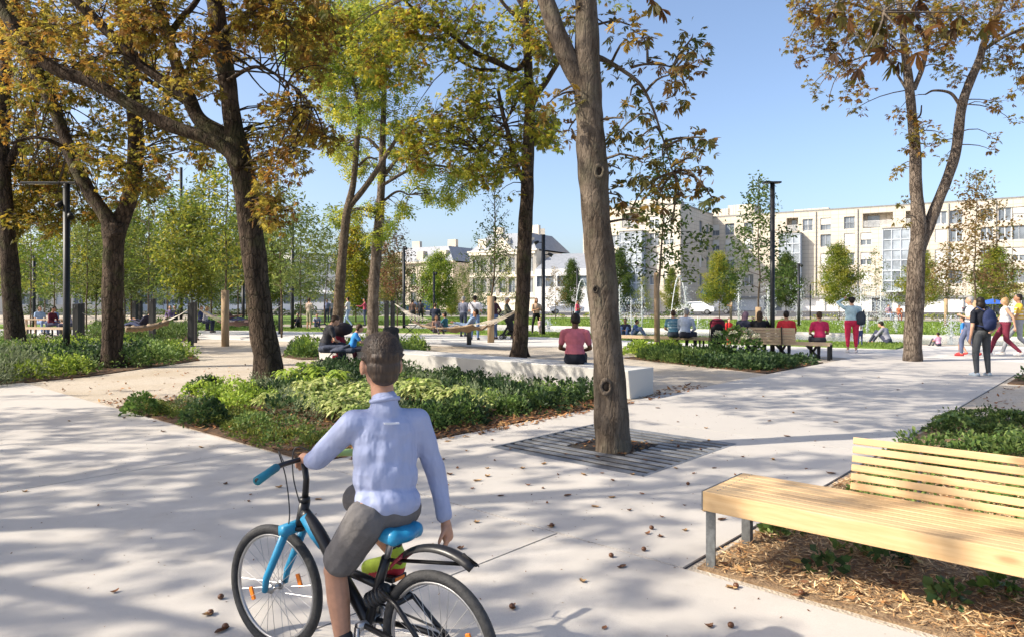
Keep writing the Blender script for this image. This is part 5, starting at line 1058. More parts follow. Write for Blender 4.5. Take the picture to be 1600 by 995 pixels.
def frame_to(d, fwd=(0, 1, 0)):
    z = V3(d)/np.linalg.norm(d); x = np.cross(V3(fwd), z); x = x/np.linalg.norm(x); y = np.cross(z, x); return np.stack([x, y, z], 1)
def fuse(name, prims, mats, parent, voxel=.014, smooth=3, org=None):
    """one continuous skin over all the shapes, coloured by the nearest one"""
    mb = prim_mesh(prims); me = bpy.data.meshes.new(name); me.from_pydata(np.concatenate(mb.v).tolist(), [], mb.f)
    o = bpy.data.objects.new('tmp', me); COL.objects.link(o)
    m = o.modifiers.new('r', 'REMESH'); m.mode = 'VOXEL'; m.voxel_size = voxel; m.use_smooth_shade = True
    s = o.modifiers.new('s', 'SMOOTH'); s.iterations = smooth; s.factor = .5
    dg = bpy.context.evaluated_depsgraph_get(); dg.update(); new = bpy.data.meshes.new_from_object(o.evaluated_get(dg)); bpy.data.objects.remove(o); bpy.data.meshes.remove(me)
    new.name = name; n = len(new.polygons); C = np.zeros(n*3, np.float32); new.polygons.foreach_get('center', C); C = C.reshape(-1, 3).astype(float)
    best = np.full(n, 9.0); idx = np.zeros(n, np.int32); names = []
    for p in prims:
        k = p[-1]
        if k not in names: names.append(k)
        if p[0] == 'c':
            a, b, ra, rb = V3(p[1]), V3(p[2]), p[3], p[4]; d = b-a; t = np.clip(((C-a)@d)/(d@d+1e-9), 0, 1); D = np.linalg.norm(C-a-t[:, None]*d, axis=1)-(ra+(rb-ra)*t)
        else:
            q = (C-V3(p[1]))@np.array(p[3]); R = np.array(p[2]); k1 = np.linalg.norm(q/R, axis=1); k2 = np.linalg.norm(q/(R*R), axis=1)+1e-9; D = k1*(k1-1)/k2
        w = D < best; best[w] = D[w]; idx[w] = names.index(k)
    for k in names: new.materials.append(mats[k])
    new.polygons.foreach_set('material_index', idx); new.polygons.foreach_set('use_smooth', np.ones(n, bool))
    if org is not None: new.transform(Matrix.Translation(-Vector(org)))
    return link(name, new, None, parent)
def fingers(prims, wrist, d, palm_n, s, key, curl=.5, r_=.0085):
    """palm, four unequal bent fingers and a thumb from the side of the palm"""
    d = V3(d)/np.linalg.norm(d); n = V3(palm_n); n = n-d*(n@d); n /= np.linalg.norm(n); x = np.cross(d, n); w = V3(wrist)
    prims.append(('c', w+d*.02*s, w+d*.075*s, .026*s, .030*s, key))
    for i, (o, L) in enumerate(((-.027, .068), (-.009, .078), (.009, .074), (.026, .058))):
        b = w+d*.085*s+x*o*s; e = b+(d*math.cos(curl*.5)+n*math.sin(curl*.5))*L*.5*s; f = e+(d*math.cos(curl*1.4)+n*math.sin(curl*1.4))*L*.5*s
        prims.append(('c', b, e, r_*1.05*s, r_*s, key)); prims.append(('c', e, f, r_*s, r_*.85*s, key))
    b = w+d*.035*s-x*.026*s; e = b+(d*.6-x*.7+n*.25)*.045*s; f = e+(d*.85-x*.25+n*.4)*.03*s
    prims.append(('c', b, e, r_*1.25*s, r_*1.1*s, key)); prims.append(('c', e, f, r_*1.1*s, r_*.9*s, key))
def person(label, loc, face, h=1.70, pose='stand', shirt=(.3, .3, .3), trouser=(.05, .05, .06), skin='fair', hair='dark', hairlen='short', sleeve='short', shoes=None, arms='down', lean=0.0, turn=0.0, wide=1.0, seat=.45, head=(0, 0), leg='long', voxel=None, dress=None, kid=False, step=.5, cat='person', stripes=None, legspread=.0):
    """built facing +y, then turned: face is degrees clockwise from 'away from the viewer'"""
    t = thing('person', label, cat, loc, -rad(face), local=True); s = h/1.72; w = wide; n_id = len(bpy.data.materials)
    ms = pmat(f'shirt_{n_id}', shirt, .85, .12, 12); mt = pmat(f'trousers_{n_id}', trouser, .85, .14, 12)
    mats = {'skin': SKIN[skin], 'shirt': ms, 'trouser': mt, 'shoe': shoes or M_shoeD, 'eye': M_eye, 'lip': M_lip}
    if stripes: mats['stripe'] = pmat(f'stripe_{n_id}', stripes, .85)
    pr = []; c = lambda a, b, ra, rb, m: pr.append(('c', V3(a)*s, V3(b)*s, ra*s, rb*s, m)); e = lambda p, R, m, q=ID3: pr.append(('e', V3(p)*s, np.array(R)*s, q, m))
    sh = lean; 
    if pose in ('stand', 'walk'): pz = .94
    elif pose == 'sit': pz = (seat/s)+.10
    elif pose in ('ground', 'lounge'): pz = .12
    pel = V3((0, 0, pz)); up = rotx(-sh) @ V3((0, 0, 1)); RT = rotx(-sh) @ rotz(turn)
    tor = lambda p: pel + RT @ V3(p)
    # torso
    e(tor((0, 0, .02)), (.165*w, .125*w, .13), 'trouser', RT); e(tor((0, .0, .16)), (.150*w, .112*w, .16), 'shirt', RT); e(tor((0, .0, .33)), (.170*w, .115*w, .19), 'shirt', RT)
    c(tor((-.135, -.01, .45)), tor((.135, -.01, .45)), .062, .062, 'shirt'); e(tor((0, 0, .10)), (.168*w, .128*w, .075), 'shirt', RT)
    if stripes:
        for k in range(4): e(tor((0, 0, .12+.09*k)), (.172*w, .122*w, .022), 'stripe', RT)
    nb = tor((0, -.005, .50)); hc = nb + rotx(-sh-head[0]) @ V3((0, .025, .165)); HR = rotx(-sh*.3-head[0]) @ rotz(head[1])
    c(tor((0, -.01, .46)), nb+(hc-nb)*.5, .062, .052, 'skin')
    hk = 1.12 if kid else 1.0
    e(hc, (.076*hk, .096*hk, .105*hk), 'skin', HR); hp = lambda p: hc+HR@(V3(p)*hk)
    e(hp((0, .045, -.055)), (.052*hk, .05*hk, .055*hk), 'skin', HR); c(hp((0, .088, -.0)), hp((0, .108, -.028)), .009, .013, 'skin')
    for sg in (-1, 1): e(hp((.078*sg, -.005, -.012)), (.010, .022, .032), 'skin', HR); e(hp((.031*sg, .086, .012)), (.011, .010, .008), 'eye', HR)
    c(hp((-.018, .089, -.060)), hp((.018, .089, -.060)), .0085, .0085, 'lip')
    # arms
    for sg in (-1, 1):
        S = tor((.185*w*sg, -.005, .435)); A = arms[0 if sg < 0 else 1] if isinstance(arms, tuple) else arms
        Rt = lambda p: V3((p[0]*sg, p[1], p[2]))
        if A == 'down': E = S+Rt((.045, -.03, -.29)); Wr = E+Rt((.0, .06, -.25))
        elif A == 'swingf': E = S+Rt((.04, .10, -.27)); Wr = E+Rt((-.02, .19, -.16))
        elif A == 'swingb': E = S+Rt((.05, -.15, -.25)); Wr = E+Rt((.0, -.04, -.25))
        elif A == 'back': E = S+Rt((.10, -.10, -.26)); Wr = E+Rt((-.20, -.09, -.10))
        elif A == 'hip': E = S+Rt((.17, -.07, -.24)); Wr = E+Rt((-.13, .05, -.15))
        elif A == 'head': E = S+Rt((.16, .10, .16)); Wr = E+Rt((-.17, .02, .12))
        elif A == 'phone': E = S+Rt((.05, .20, -.16)); Wr = E+Rt((-.06, .13, .21))
        elif A == 'chest': E = S+Rt((.05, .06, -.27)); Wr = E+Rt((-.16, .19, .07))
        elif A == 'lap': E = S+Rt((.06, .06, -.27)); Wr = pel+Rt((.10, .30, .10))
        elif A == 'knee': E = S+Rt((.06, .16, -.22)); Wr = pel+Rt((.12, .40, .22))
        elif A == 'prop': E = S+Rt((.06, -.14, -.24)); Wr = E+Rt((.02, -.10, -.23))
        elif A == 'push': E = S+Rt((.04, .14, -.24)); Wr = E+Rt((-.02, .24, -.02))
        elif A == 'fwd': E = S+Rt((.03, .22, -.17)); Wr = E+Rt((-.03, .22, .03))
        if sleeve == 'long': c(S, E, .058, .048, 'shirt'); c(E, E+(Wr-E)*.95, .046, .034, 'shirt')
        elif sleeve == 'short': c(S, S+(E-S)*.62, .060, .056, 'shirt'); c(S+(E-S)*.55, E, .044, .038, 'skin'); c(E, Wr, .038, .026, 'skin')
        else: c(S, E, .046, .038, 'skin'); c(E, Wr, .038, .026, 'skin'); c(tor((.13*sg, 0, .45)), tor((.155*sg, 0, .45)), .06, .055, 'shirt')
        d = Wr-E; d = d/np.linalg.norm(d); pn = V3((-sg, 0, 0)) if abs(d[0]) < .8 else V3((0, 1, 0))
        fingers(pr, V3(Wr)*s, d, pn, s, 'skin', .6)
    # legs
    for sg in (-1, 1):
        H = pel + V3((.092*w*sg, 0, -.02)); x = .092*w*sg+sg*legspread
        if pose == 'stand': K = V3((x*1.02, .015, .49)); A = V3((x*1.05, -.025, .085)); T = V3((.03*sg, .15, -.05))
        elif pose == 'walk':
            f = step*sg; K = V3((x, .02+.20*f+.10, .50)); A = V3((x, -.02+.62*f if f > 0 else .60*f+.02, .085+(.0 if f > 0 else .05))); T = V3((.01*sg, .15, -.045 if f > 0 else -.08))
        elif pose == 'sit': K = pel+V3((x*1.25, .43, .015)); A = V3((x*1.25, .43 if sg > 0 else .36, .085)); T = V3((.02*sg, .16, -.05))
        elif pose == 'ground': K = V3((x*1.4, .36, .47)); A = V3((x*1.3, .62, .08)); T = V3((.01*sg, .14, -.045))
        elif pose == 'lounge': K = V3((x*1.1, .40, .20)); A = V3((x*1.1, .80, .10)); T = V3((.03*sg, .07, .12))
        f2 = A+T
        c(H, K, .088*min(w, 1.25), .062*min(w, 1.2), 'trouser')
        if leg == 'long': c(K, K+(A-K)*.93, .062*min(w, 1.2), .047, 'trouser'); c(K+(A-K)*.9, A, .036, .036, 'skin')
        elif leg == 'crop': c(K, K+(A-K)*.66, .062*min(w, 1.2), .050, 'trouser'); c(K+(A-K)*.5, A, .044, .034, 'skin')
        else: c(H+(K-H)*.6, H+(K-H)*.97, .078, .074, 'trouser'); c(K, K+(A-K)*.4, .054, .055, 'skin'); c(K+(A-K)*.4, A, .055, .035, 'skin')
        c(A+V3((0, -.035, -.035)), A+V3((0, -.035, -.035))+(f2-A)*.55, .043, .045, 'shoe'); c(A+(f2-A)*.4+V3((0, 0, -.008)), f2, .046, .034, 'shoe')
    if dress: mats['dress'] = ms; c(pel+V3((0, .0, .0)), pel+V3((0, .12 if pose == 'sit' else 0, -.45)), .17*w, .23*w, 'shirt')
    d_ = math.hypot(loc[0], loc[1]); vx = voxel or (.015 if d_ < 16 else .020 if d_ < 26 else .026)
    body = fuse('body', pr, mats, t, vx, 2)
    hr = []; hm = {'hair': HAIR[hair]}
    E = lambda p, R, q=HR: hr.append(('e', V3(hp(p))*s, np.array(R)*s*hk, q, 'hair'))
    E((0, -.020, .028), (.084, .094, .092)); E((0, -.045, -.02), (.078, .062, .07))
    if hairlen == 'bob': E((0, -.045, -.06), (.088, .07, .10)); E((.055, -.01, -.04), (.035, .05, .08)); E((-.055, -.01, -.04), (.035, .05, .08))
    if hairlen == 'long': E((0, -.06, -.10), (.085, .055, .15)); E((0, -.08, -.22), (.075, .04, .10)); E((.06, -.01, -.05), (.03, .045, .09)); E((-.06, -.01, -.05), (.03, .045, .09))
    if hairlen == 'curly':
        for k in range(9): a = k*.7; E((.07*math.cos(a), -.03+.05*math.sin(a), .03+.04*math.sin(a*2.3)), (.038, .04, .04))
    if hairlen == 'bun': E((0, -.10, .045), (.04, .04, .04))
    if hairlen == 'scarf': E((0, -.03, -.04), (.096, .10, .13)); E((0, -.02, -.15), (.10, .085, .07))
    fuse('hair', hr, hm, t, max(.010, vx*.8), 2)
    t['_s'] = s; del t['_s']; return t
def hold(name, label, cat, mb_fn, loc, face, mat, group=None, smooth=True):
    """a separate thing carried by somebody, shaped in the carrier's frame"""
    mb = MB(); mb_fn(mb); V = np.concatenate(mb.v); me = bpy.data.meshes.new(name); me.from_pydata(V.tolist(), [], mb.f); 
    if any(mb.mi): me.polygons.foreach_set('material_index', mb.mi)
    if smooth: me.shade_smooth()
    o = link(name, me, mat); o.location = loc; o.rotation_euler = (0, 0, -rad(face)); return tag(o, label, cat, group)
def backpack(label, loc, face, color, s=1.0, z=1.25, y=-.20, side=0.0):
    t = thing('backpack', label, 'backpack', loc, -rad(face), local=True); m = pmat('pack_%d' % len(bpy.data.materials), color, .8)
    fuse('bag', [('e', V3((side, y, z))*s, np.array((.15, .085, .21))*s, ID3, 'a'), ('e', V3((side, y-.05, z-.07))*s, np.array((.115, .06, .11))*s, ID3, 'a'), ('e', V3((side, y-.01, z-.14))*s, np.array((.14, .075, .09))*s, ID3, 'a')], {'a': m}, t, .016, 2)
    for sg in (-1, 1):
        mb = MB(); mb.tube([V3((side+sg*.10, y+.03, z+.17))*s, V3((side+sg*.115, -.01, z+.255))*s, V3((side+sg*.12, .11, z+.17))*s, V3((side+sg*.13, .125, z))*s, V3((side+sg*.15, .02, z-.12))*s, V3((side+sg*.12, y+.03, z-.15))*s], .016, 6); part('strap', mb, m, t, True)
    return t
def gz(px, d): return ((px-800)*d/F, d, 0.0)
def gp(px, py): return G(px, py)
# ---- the bench sitters
def onbench(u, v=9.98): return UV(u, v)
L_ = gz(507, 15.7)
person('woman in dark grey t-shirt seated at the left end of the stone bench', L_, 62, 1.66, 'sit', (.045, .045, .05), (.03, .035, .05), 'fair', 'brown', 'bun', arms='lap', lean=.28, head=(.45, 0), wide=1.08, seat=.47)
person('child in bright blue t-shirt seated on the stone bench beside the dark red pushchair', gz(549, 15.2), 75, 1.25, 'sit', (.04, .22, .55), (.05, .05, .07), 'fair', 'brown', 'short', arms='knee', lean=.3, head=(.2, .2), seat=.47, kid=True)
person('man in pink polo seated on the stone bench, back turned, beside the thick leaning trunk', gz(898, 12.35), 10, 1.78, 'sit', (.46, .135, .17), (.012, .014, .022), 'brown', 'dark', 'short', arms='lap', lean=.12, head=(.25, .2), wide=1.06, seat=.47, voxel=.012)
# ---- on the wooden benches by the fountain
person('man in striped blue shirt on the backless bench, left of his companion', gz(1052, 21.8), 12, 1.66, 'sit', (.10, .22, .30), (.05, .06, .08), 'fair', 'brown', 'short', arms='lap', lean=.12, seat=.45, stripes=(.35, .45, .5), wide=1.05)
person('grey haired man in pale blue shirt and dark trousers on the backless bench', gz(1070, 21.5), 40, 1.78, 'sit', (.42, .48, .60), (.03, .03, .045), 'fair', 'grey', 'short', 'long', arms='lap', lean=.16, seat=.45, wide=1.08)
person('woman in dark coat and mauve head scarf at the left end of the bench', gz(1160, 19.9), 55, 1.66, 'sit', (.022, .025, .045), (.02, .02, .03), 'tan', 'scarf', 'scarf', 'long', arms='lap', lean=.15, head=(.3, 0), seat=.45, wide=1.1)
person('woman in black with wavy brown hair holding up a phone, seated on the slatted bench', gz(1187, 19.6), 20, 1.66, 'sit', (.015, .015, .018), (.02, .02, .03), 'fair', 'brown', 'long', 'long', arms='phone', seat=.45, wide=1.15, lean=.05)
person('person in scarlet top seated on the slatted bench, just right of the black lamp post', gz(1229, 19.4), 15, 1.68, 'sit', (.50, .035, .045), (.06, .07, .10), 'tan', 'dark', 'short', arms='lap', seat=.45, lean=.08)
person('person in crimson shirt seated alone on the backless right end of the slatted bench', gz(1281, 18.9), 5, 1.66, 'sit', (.42, .025, .085), (.05, .05, .06), 'tan', 'brown', 'short', arms='lap', seat=.45, lean=.05)
# ---- standing and walking at the right
w_ = gp(1331, 551); person('woman in light blue top and red cropped trousers, one hand raised to her head', w_, 12, 1.70, 'stand', (.36, .50, .54), (.52, .03, .075), 'fair', 'dark', 'curly', arms=('head', 'down'), wide=1.22, leg='crop', sleeve='long', shoes=M_shoeW)
backpack('dark bag slung on the right side of the woman in red trousers', w_, 12, (.03, .04, .055), .95, 1.12, -.12, .24)
w_ = gp(1534, 588); person('person in black t-shirt and grey trousers wearing a navy backpack, standing on the paving', w_, -8, 1.66, 'stand', (.018, .020, .028), (.075, .08, .085), 'fair', 'dark', 'bob', arms=('down', 'back'), wide=1.12, shoes=M_shoeB, voxel=.012, head=(.12, -.4), legspread=.03)
backpack('navy backpack worn by the person in black t-shirt', w_, -8, (.022, .032, .085), 1.0, 1.20, -.20)
person('man in white shirt walking left, behind the person with the navy backpack', gp(1516, 557), -70, 1.70, 'walk', (.62, .60, .60), (.10, .12, .20), 'fair', 'grey', 'short', arms=('chest', 'down'), wide=1.12, step=.35, shoes=M_shoeR)
person('child in bright blue top and grey shorts in front of the man in white', gp(1505, 554), -40, 1.12, 'walk', (.05, .25, .62), (.28, .26, .26), 'fair', 'brown', 'short', arms='down', step=.3, leg='short', kid=True, shoes=M_shoeR)
person('blond woman in white top and maroon trousers walking left at the right edge', gp(1571, 556), -62, 1.68, 'walk', (.62, .60, .60), (.16, .025, .045), 'fair', 'blond', 'bob', 'none', arms=('swingb', 'swingf'), wide=1.22, step=.62, shoes=M_shoeW)
person('man in yellow and white t-shirt and grey trousers walking left at the right edge', gp(1592, 555), -65, 1.78, 'walk', (.60, .38, .05), (.30, .31, .33), 'tan', 'dark', 'short', arms=('swingf', 'swingb'), step=.62, stripes=(.65, .63, .58), shoes=M_shoeW)
w_ = gp(1388, 538); person('man in grey jacket sitting on the lawn edge by the fountain', w_, -35, 1.74, 'ground', (.26, .26, .31), (.05, .055, .09), 'fair', 'dark', 'short', 'long', arms='knee', lean=.35, head=(.2, 0))
person('toddler in pink checked top sitting by the water, right of the forked tree', gp(1467, 541), -10, .95, 'ground', (.55, .30, .42), (.06, .06, .08), 'tan', 'dark', 'short', arms='knee', lean=.1, kid=True)
person('person in mauve top sitting on the far side of the fountain lawn', gz(1388, 54), 170, 1.68, 'sit', (.42, .24, .34), (.25, .30, .42), 'tan', 'dark', 'short', arms='lap', seat=.45)
person('bare armed person in rust coloured clothes sitting on the far side of the fountain lawn', gz(1405, 54), 200, 1.64, 'sit', (.42, .13, .06), (.28, .08, .05), 'tan', 'brown', 'short', 'none', arms='lap', seat=.45, lean=.2)
person('toddler in scarlet jumpsuit standing by the pushchair near the water', gz(1139, 24.5), 170, .98, 'stand', (.65, .04, .04), (.62, .04, .04), 'fair', 'brown', 'short', 'long', arms='down', kid=True)
person('small child in white standing just past the woman in red trousers', gz(1344, 24.5), 30, .95, 'stand', (.6, .6, .6), (.03, .04, .12), 'fair', 'dark', 'short', arms='fwd', kid=True)
person('person in khaki far beyond the lawn, right of the cone shaped hornbeam', gz(1142, 57), 260, 1.75, 'stand', (.30, .24, .17), (.12, .10, .08), 'tan', 'brown', 'short', arms='chest')
# ---- middle
w_ = gz(838, 33); person('woman in beige top and black leggings standing by the water', w_, 160, 1.72, 'stand', (.56, .38, .26), (.012, .012, .014), 'tan', 'brown', 'long', arms='chest', legspread=.09)
person('toddler in pale pink standing beside the woman in black leggings', gz(844, 32.4), 175, .80, 'stand', (.58, .40, .40), (.55, .42, .42), 'fair', 'blond', 'short', kid=True)
person('person in red top on the far lawn, seen above the man in pink polo', gz(902, 44), 120, 1.62, 'stand', (.62, .08, .13), (.05, .07, .12), 'tan', 'dark', 'short', arms='chest')
w_ = gz(742, 28.5); person('man in white t-shirt and jeans with a shoulder strap standing beyond the hammock', w_, 10, 1.80, 'stand', (.62, .61, .66), (.13, .20, .34), 'fair', 'dark', 'short', arms='chest', wide=1.08, legspread=.02)
hold('bag_strap', 'dark shoulder strap across the back of the man in white t-shirt', 'strap', lambda mb: mb.tube([(-.20, -.06, 1.52), (-.08, -.155, 1.38), (.06, -.16, 1.2), (.19, -.08, 1.02), (.17, .08, 1.0), (0, .15, 1.2), (-.16, .1, 1.45), (-.20, -.06, 1.52)], .015, 6), w_, 10, plain('strap_dark', (.05, .035, .03), .8))
person('person in grey hooded top standing left of the man in white t-shirt', gz(724, 31), 25, 1.78, 'stand', (.17, .18, .24), (.05, .06, .09), 'fair', 'grey', 'short', 'long', arms='chest')
person('man in dark maroon top and jeans half hidden by the wrapped sapling', gz(773, 28.9), 300, 1.76, 'stand', (.06, .025, .03), (.10, .15, .28), 'tan', 'dark', 'short', 'long', arms='hip')
person('person in olive jacket pushing a pushchair, left of the straight dark trunk', gz(792, 29.5), 100, 1.72, 'walk', (.08, .085, .06), (.03, .03, .035), 'tan', 'grey', 'short', 'long', arms='push', step=.4)
person('man in pale blue shirt reclining in the hammock', (gz(728, 23.6)[0], 23.6, .50), 285, 1.75, 'lounge', (.25, .33, .46), (.20, .25, .34), 'tan', 'dark', 'short', 'long', arms='knee', lean=-.65, head=(.3, 0))
person('child with brown hair sitting in the hammock, left one of two', (gz(681, 24.2)[0], 24.2, .46), 150, 1.2, 'ground', (.50, .30, .24), (.10, .10, .12), 'tan', 'brown', 'short', 'none', arms='knee', lean=.1, kid=True)
person('child in teal top sitting in the hammock, looking left', (gz(697, 24.6)[0], 24.6, .52), 290, 1.25, 'ground', (.05, .16, .20), (.10, .10, .12), 'tan', 'dark', 'short', arms='knee', lean=.1, kid=True)
person('man in navy top sitting beyond the hammock with his back turned', gz(680, 37), 5, 1.75, 'sit', (.025, .03, .055), (.04, .04, .05), 'fair', 'brown', 'short', 'long', arms='lap', seat=.55, wide=1.15)
person('person in dark brown top walking far away, left of the round green tree', gz(645, 46), 10, 1.66, 'walk', (.09, .06, .05), (.05, .05, .06), 'tan', 'dark', 'short', arms='down')
person('person in charcoal walking far away, in front of the round green tree', gz(657, 48), 8, 1.66, 'walk', (.05, .05, .06), (.05, .05, .06), 'tan', 'dark', 'short', arms='down')
person('person in beige shirt and khaki trousers standing on the lawn, left of the seated woman', gz(483, 38), 20, 1.74, 'stand', (.50, .40, .32), (.34, .31, .22), 'fair', 'brown', 'short', arms='chest', leg='short')
person('person in black sitting on the grass under the thin black pole', gz(468, 41), 200, 1.7, 'ground', (.02, .02, .025), (.03, .03, .04), 'fair', 'dark', 'short', 'long', arms='knee', lean=.2)
person('person in white and navy sitting on the grass beside the one in black', gz(495, 42), 160, 1.6, 'ground', (.30, .32, .38), (.03, .04, .08), 'fair', 'brown', 'short', arms='knee', lean=.2)
person('man in white top and pale jeans walking left on the far path', gz(544, 42), 280, 1.80, 'walk', (.62, .62, .62), (.30, .40, .55), 'tan', 'dark', 'short', arms=('swingf', 'chest'), step=.5)
person('person in red checked top standing behind the pale barked trunk', gz(570, 44), 260, 1.74, 'stand', (.34, .06, .10), (.05, .07, .12), 'tan', 'dark', 'short', 'long', arms='fwd')
person('person in slate blue standing between leaning tree and far path, left one of the pair', gz(511, 52), 180, 1.7, 'stand', (.20, .22, .36), (.06, .07, .12), 'fair', 'dark', 'short')
person('person in grey lilac standing between leaning tree and far path, right one of the pair', gz(519, 53), 190, 1.66, 'stand', (.40, .40, .48), (.10, .12, .18), 'fair', 'brown', 'long')
# ---- far left
person('person in dark red sitting at the picnic bench on the left', gz(79, 31), 95, 1.74, 'sit', (.11, .022, .035), (.04, .045, .08), 'tan', 'dark', 'short', 'long', arms='lap', lean=.2)
person('person in pale blue shirt sitting at the picnic bench on the left', gz(90, 32.5), 260, 1.72, 'sit', (.24, .34, .52), (.10, .14, .25), 'fair', 'dark', 'short', arms='lap', lean=.2)
person('person in blue and white sitting further back at the left picnic bench', gz(62, 34), 120, 1.7, 'sit', (.30, .40, .58), (.16, .22, .36), 'fair', 'brown', 'bob', arms='lap')
person('person in lilac sitting at the right end of the left picnic bench', gz(110, 30.5), 240, 1.62, 'sit', (.40, .36, .44), (.10, .10, .14), 'fair', 'dark', 'long', arms='lap', lean=.2)
person('person in navy lying in the left hammock', (gz(222, 27)[0], 27, .52), 285, 1.75, 'lounge', (.03, .03, .055), (.04, .05, .10), 'fair', 'dark', 'short', 'long', arms='knee', lean=-.75)
person('person in pale grey top sitting near the brown hammock', gz(320, 35), 100, 1.72, 'sit', (.42, .40, .44), (.04, .045, .07), 'fair', 'blond', 'bob', 'long', arms='fwd', lean=.2)
person('person in dark blue sitting behind the one in pale grey top', gz(313, 37), 100, 1.72, 'sit', (.05, .06, .14), (.03, .03, .05), 'fair', 'brown', 'short', 'long', arms='lap', lean=.1)
person('person in maroon lying in the brown hammock', (gz(362, 33)[0], 33, .55), 100, 1.7, 'lounge', (.10, .05, .045), (.06, .07, .13), 'tan', 'dark', 'short', 'long', arms='knee', lean=-.6)
person('person in purple and black sitting in the middle distance, left of the hammock posts', gz(266, 40), 170, 1.7, 'sit', (.14, .10, .20), (.02, .02, .03), 'fair', 'dark', 'short', 'long', arms='lap')
person('person in dark jacket sitting beside the one in purple', gz(274, 41), 200, 1.7, 'sit', (.03, .03, .035), (.03, .03, .04), 'fair', 'dark', 'short', 'long', arms='lap')
person('person in navy sitting by the basin edge, just right of the thick leaning trunk', gz(978, 30), 200, 1.66, 'ground', (.03, .035, .06), (.16, .22, .36), 'tan', 'dark', 'short', 'long', arms='knee', lean=.2)
person('person in blue jeans jacket seated by the basin edge beside the one in navy', gz(989, 30.6), 120, 1.55, 'ground', (.10, .16, .30), (.20, .24, .32), 'tan', 'dark', 'short', 'long', arms='knee', lean=.3)

# ================================================================== BOY AND BICYCLE
FWD = V3((-.825, .565, 0)); RGT = V3((.565, .825, 0))
front = V3((-1.078, 3.185, .28)); rear = V3((-.277, 2.636, .28))
bp = lambda t, z, side=0.0: front*np.array([1, 1, 0]) - FWD*t + RGT*side + V3((0, 0, z))      # t metres behind the front axle
bk = thing('bicycle', 'child\'s black and bright blue bicycle ridden to the left in the foreground', 'bicycle', (float((front[0]+rear[0])/2), float((front[1]+rear[1])/2), 0))
M_tyre = plain('tyre_rubber', (.035, .035, .036), .7, .3, 40, bump=.4, bscale=120); M_rim = plain('rim_alloy', (.42, .42, .42), .35, .1, 20, .8); M_blue = plain('bike_blue', (.02, .22, .40), .35, .1, 20)
M_bikeblk = plain('bike_black', (.014, .014, .016), .35, .2, 20); M_refl = plain('reflector_orange', (.75, .20, .02), .3); M_teal = plain('grip_teal', (.02, .19, .26), .6); M_redm = plain('mudguard_red', (.20, .015, .03), .4); M_limeg = plain('grip_lime', (.32, .45, .16), .6)
LEN = .971
def wheel(c, ax, steer_dir):
    mb = MB(); mb.torus(c, .262, .021, ax, 56, 10, ref=(0, 0, 1)); w = part('wheel', mb, M_tyre, bk, True)
    for k in range(2): pass
    mb = MB(); mb.torus(c, .236, .0085, ax, 48, 6, ref=(0, 0, 1)); part('rim', mb, M_rim, w, True)
    mb = MB(); A = V3(ax); mb.tube([V3(c)-A*.045, V3(c)+A*.045], .012, 10); mb.tube([V3(c)-A*.03, V3(c)-A*.026], .022, 12); mb.tube([V3(c)+A*.026, V3(c)+A*.03], .022, 12); part('hub', mb, M_rim, w, True)
    mb = MB(); e1 = V3((0, 0, 1)); e2 = np.cross(A, e1)
    for k in range(28):
        a = 2*math.pi*k/28; b_ = a + (.32 if k % 2 else -.32); s = 1 if k % 4 < 2 else -1
        mb.tube([V3(c)+A*.028*s+(e1*math.cos(b_)+e2*math.sin(b_))*.02, V3(c)+(e1*math.cos(a)+e2*math.sin(a))*.232], .0012, 4)
    part('spokes', mb, M_rim, w, kind='stuff')
    for a in (1.2, 4.34):
        mb = MB(); d = e1*math.cos(a)+e2*math.sin(a); q = V3(c)+d*.16; mb.box(q, (.060, .022, .010), tuple(np.cross(A, d)), tuple(d)); part('reflector', mb, M_refl, w, bevel=.003)
    return w
st = rotz(.10) @ RGT            # handlebar turned a touch
wheel(front, st, None); wheel(rear, RGT, None)
hd_lo, hd_hi = bp(.17, .575), bp(.205, .70); crown = bp(.15, .585); stemtop = bp(.215, .80)
mb = MB()
for s in (-1, 1): mb.tube([front+st*.06*s, front+st*.062*s+V3((0, 0, .06))-FWD*.012, crown+st*.058*s], [.013, .016, .019], 10)
mb.bar(crown-st*.085, crown+st*.085, .045, .04); mb.tube([crown, hd_lo], .02, 10); part('fork', mb, M_blue, bk, True)
mb = MB(); mb.tube([hd_lo, hd_hi], .024, 12); mb.tube([hd_lo-V3((0, 0, .0)), hd_lo+V3((0, 0, .015))], .03, 12); part('head_tube', mb, M_bikeblk, bk, True)
BB = bp(.60, .275); seat_lo = bp(.655, .44); seat_hi = bp(.735, .655)
p_, r_ = smoothpath([bp(.20, .655), bp(.30, .58), bp(.43, .44), bp(.53, .345), BB], [.026, .028, .028, .026, .026], 5); mb = MB(); mb.tube(p_, r_, 12); part('down_tube', mb, M_bikeblk, bk, True)
mb = MB(); mb.tube([bp(.215, .64), bp(.28, .575), bp(.33, .535)], [.030, .030, .026], 12); part('decal_sleeve', mb, M_blue, bk, True)
mb = MB(); mb.tube([BB, seat_lo, bp(.70, .56)], .020, 10); mb.tube([bp(.42, .46), bp(.56, .45), seat_lo], [.02, .018, .018], 10); part('seat_tube', mb, M_bikeblk, bk, True)
mb = MB(); mb.tube([bp(.70, .55), seat_hi], .0135, 10); part('seat_post', mb, M_rim, bk, True)
mb = MB(); mb.tube([bp(.60, .36), bp(.71, .43)], .026, 12)
for k in range(5): q = bp(.61+.02*k, .366+.0128*k); mb.tube([q, q+(bp(.71, .43)-bp(.60, .36))*.08], .036, 12)
part('shock_absorber', mb, plain('shock_dark', (.03, .03, .032), .4), bk, True)
mb = MB()
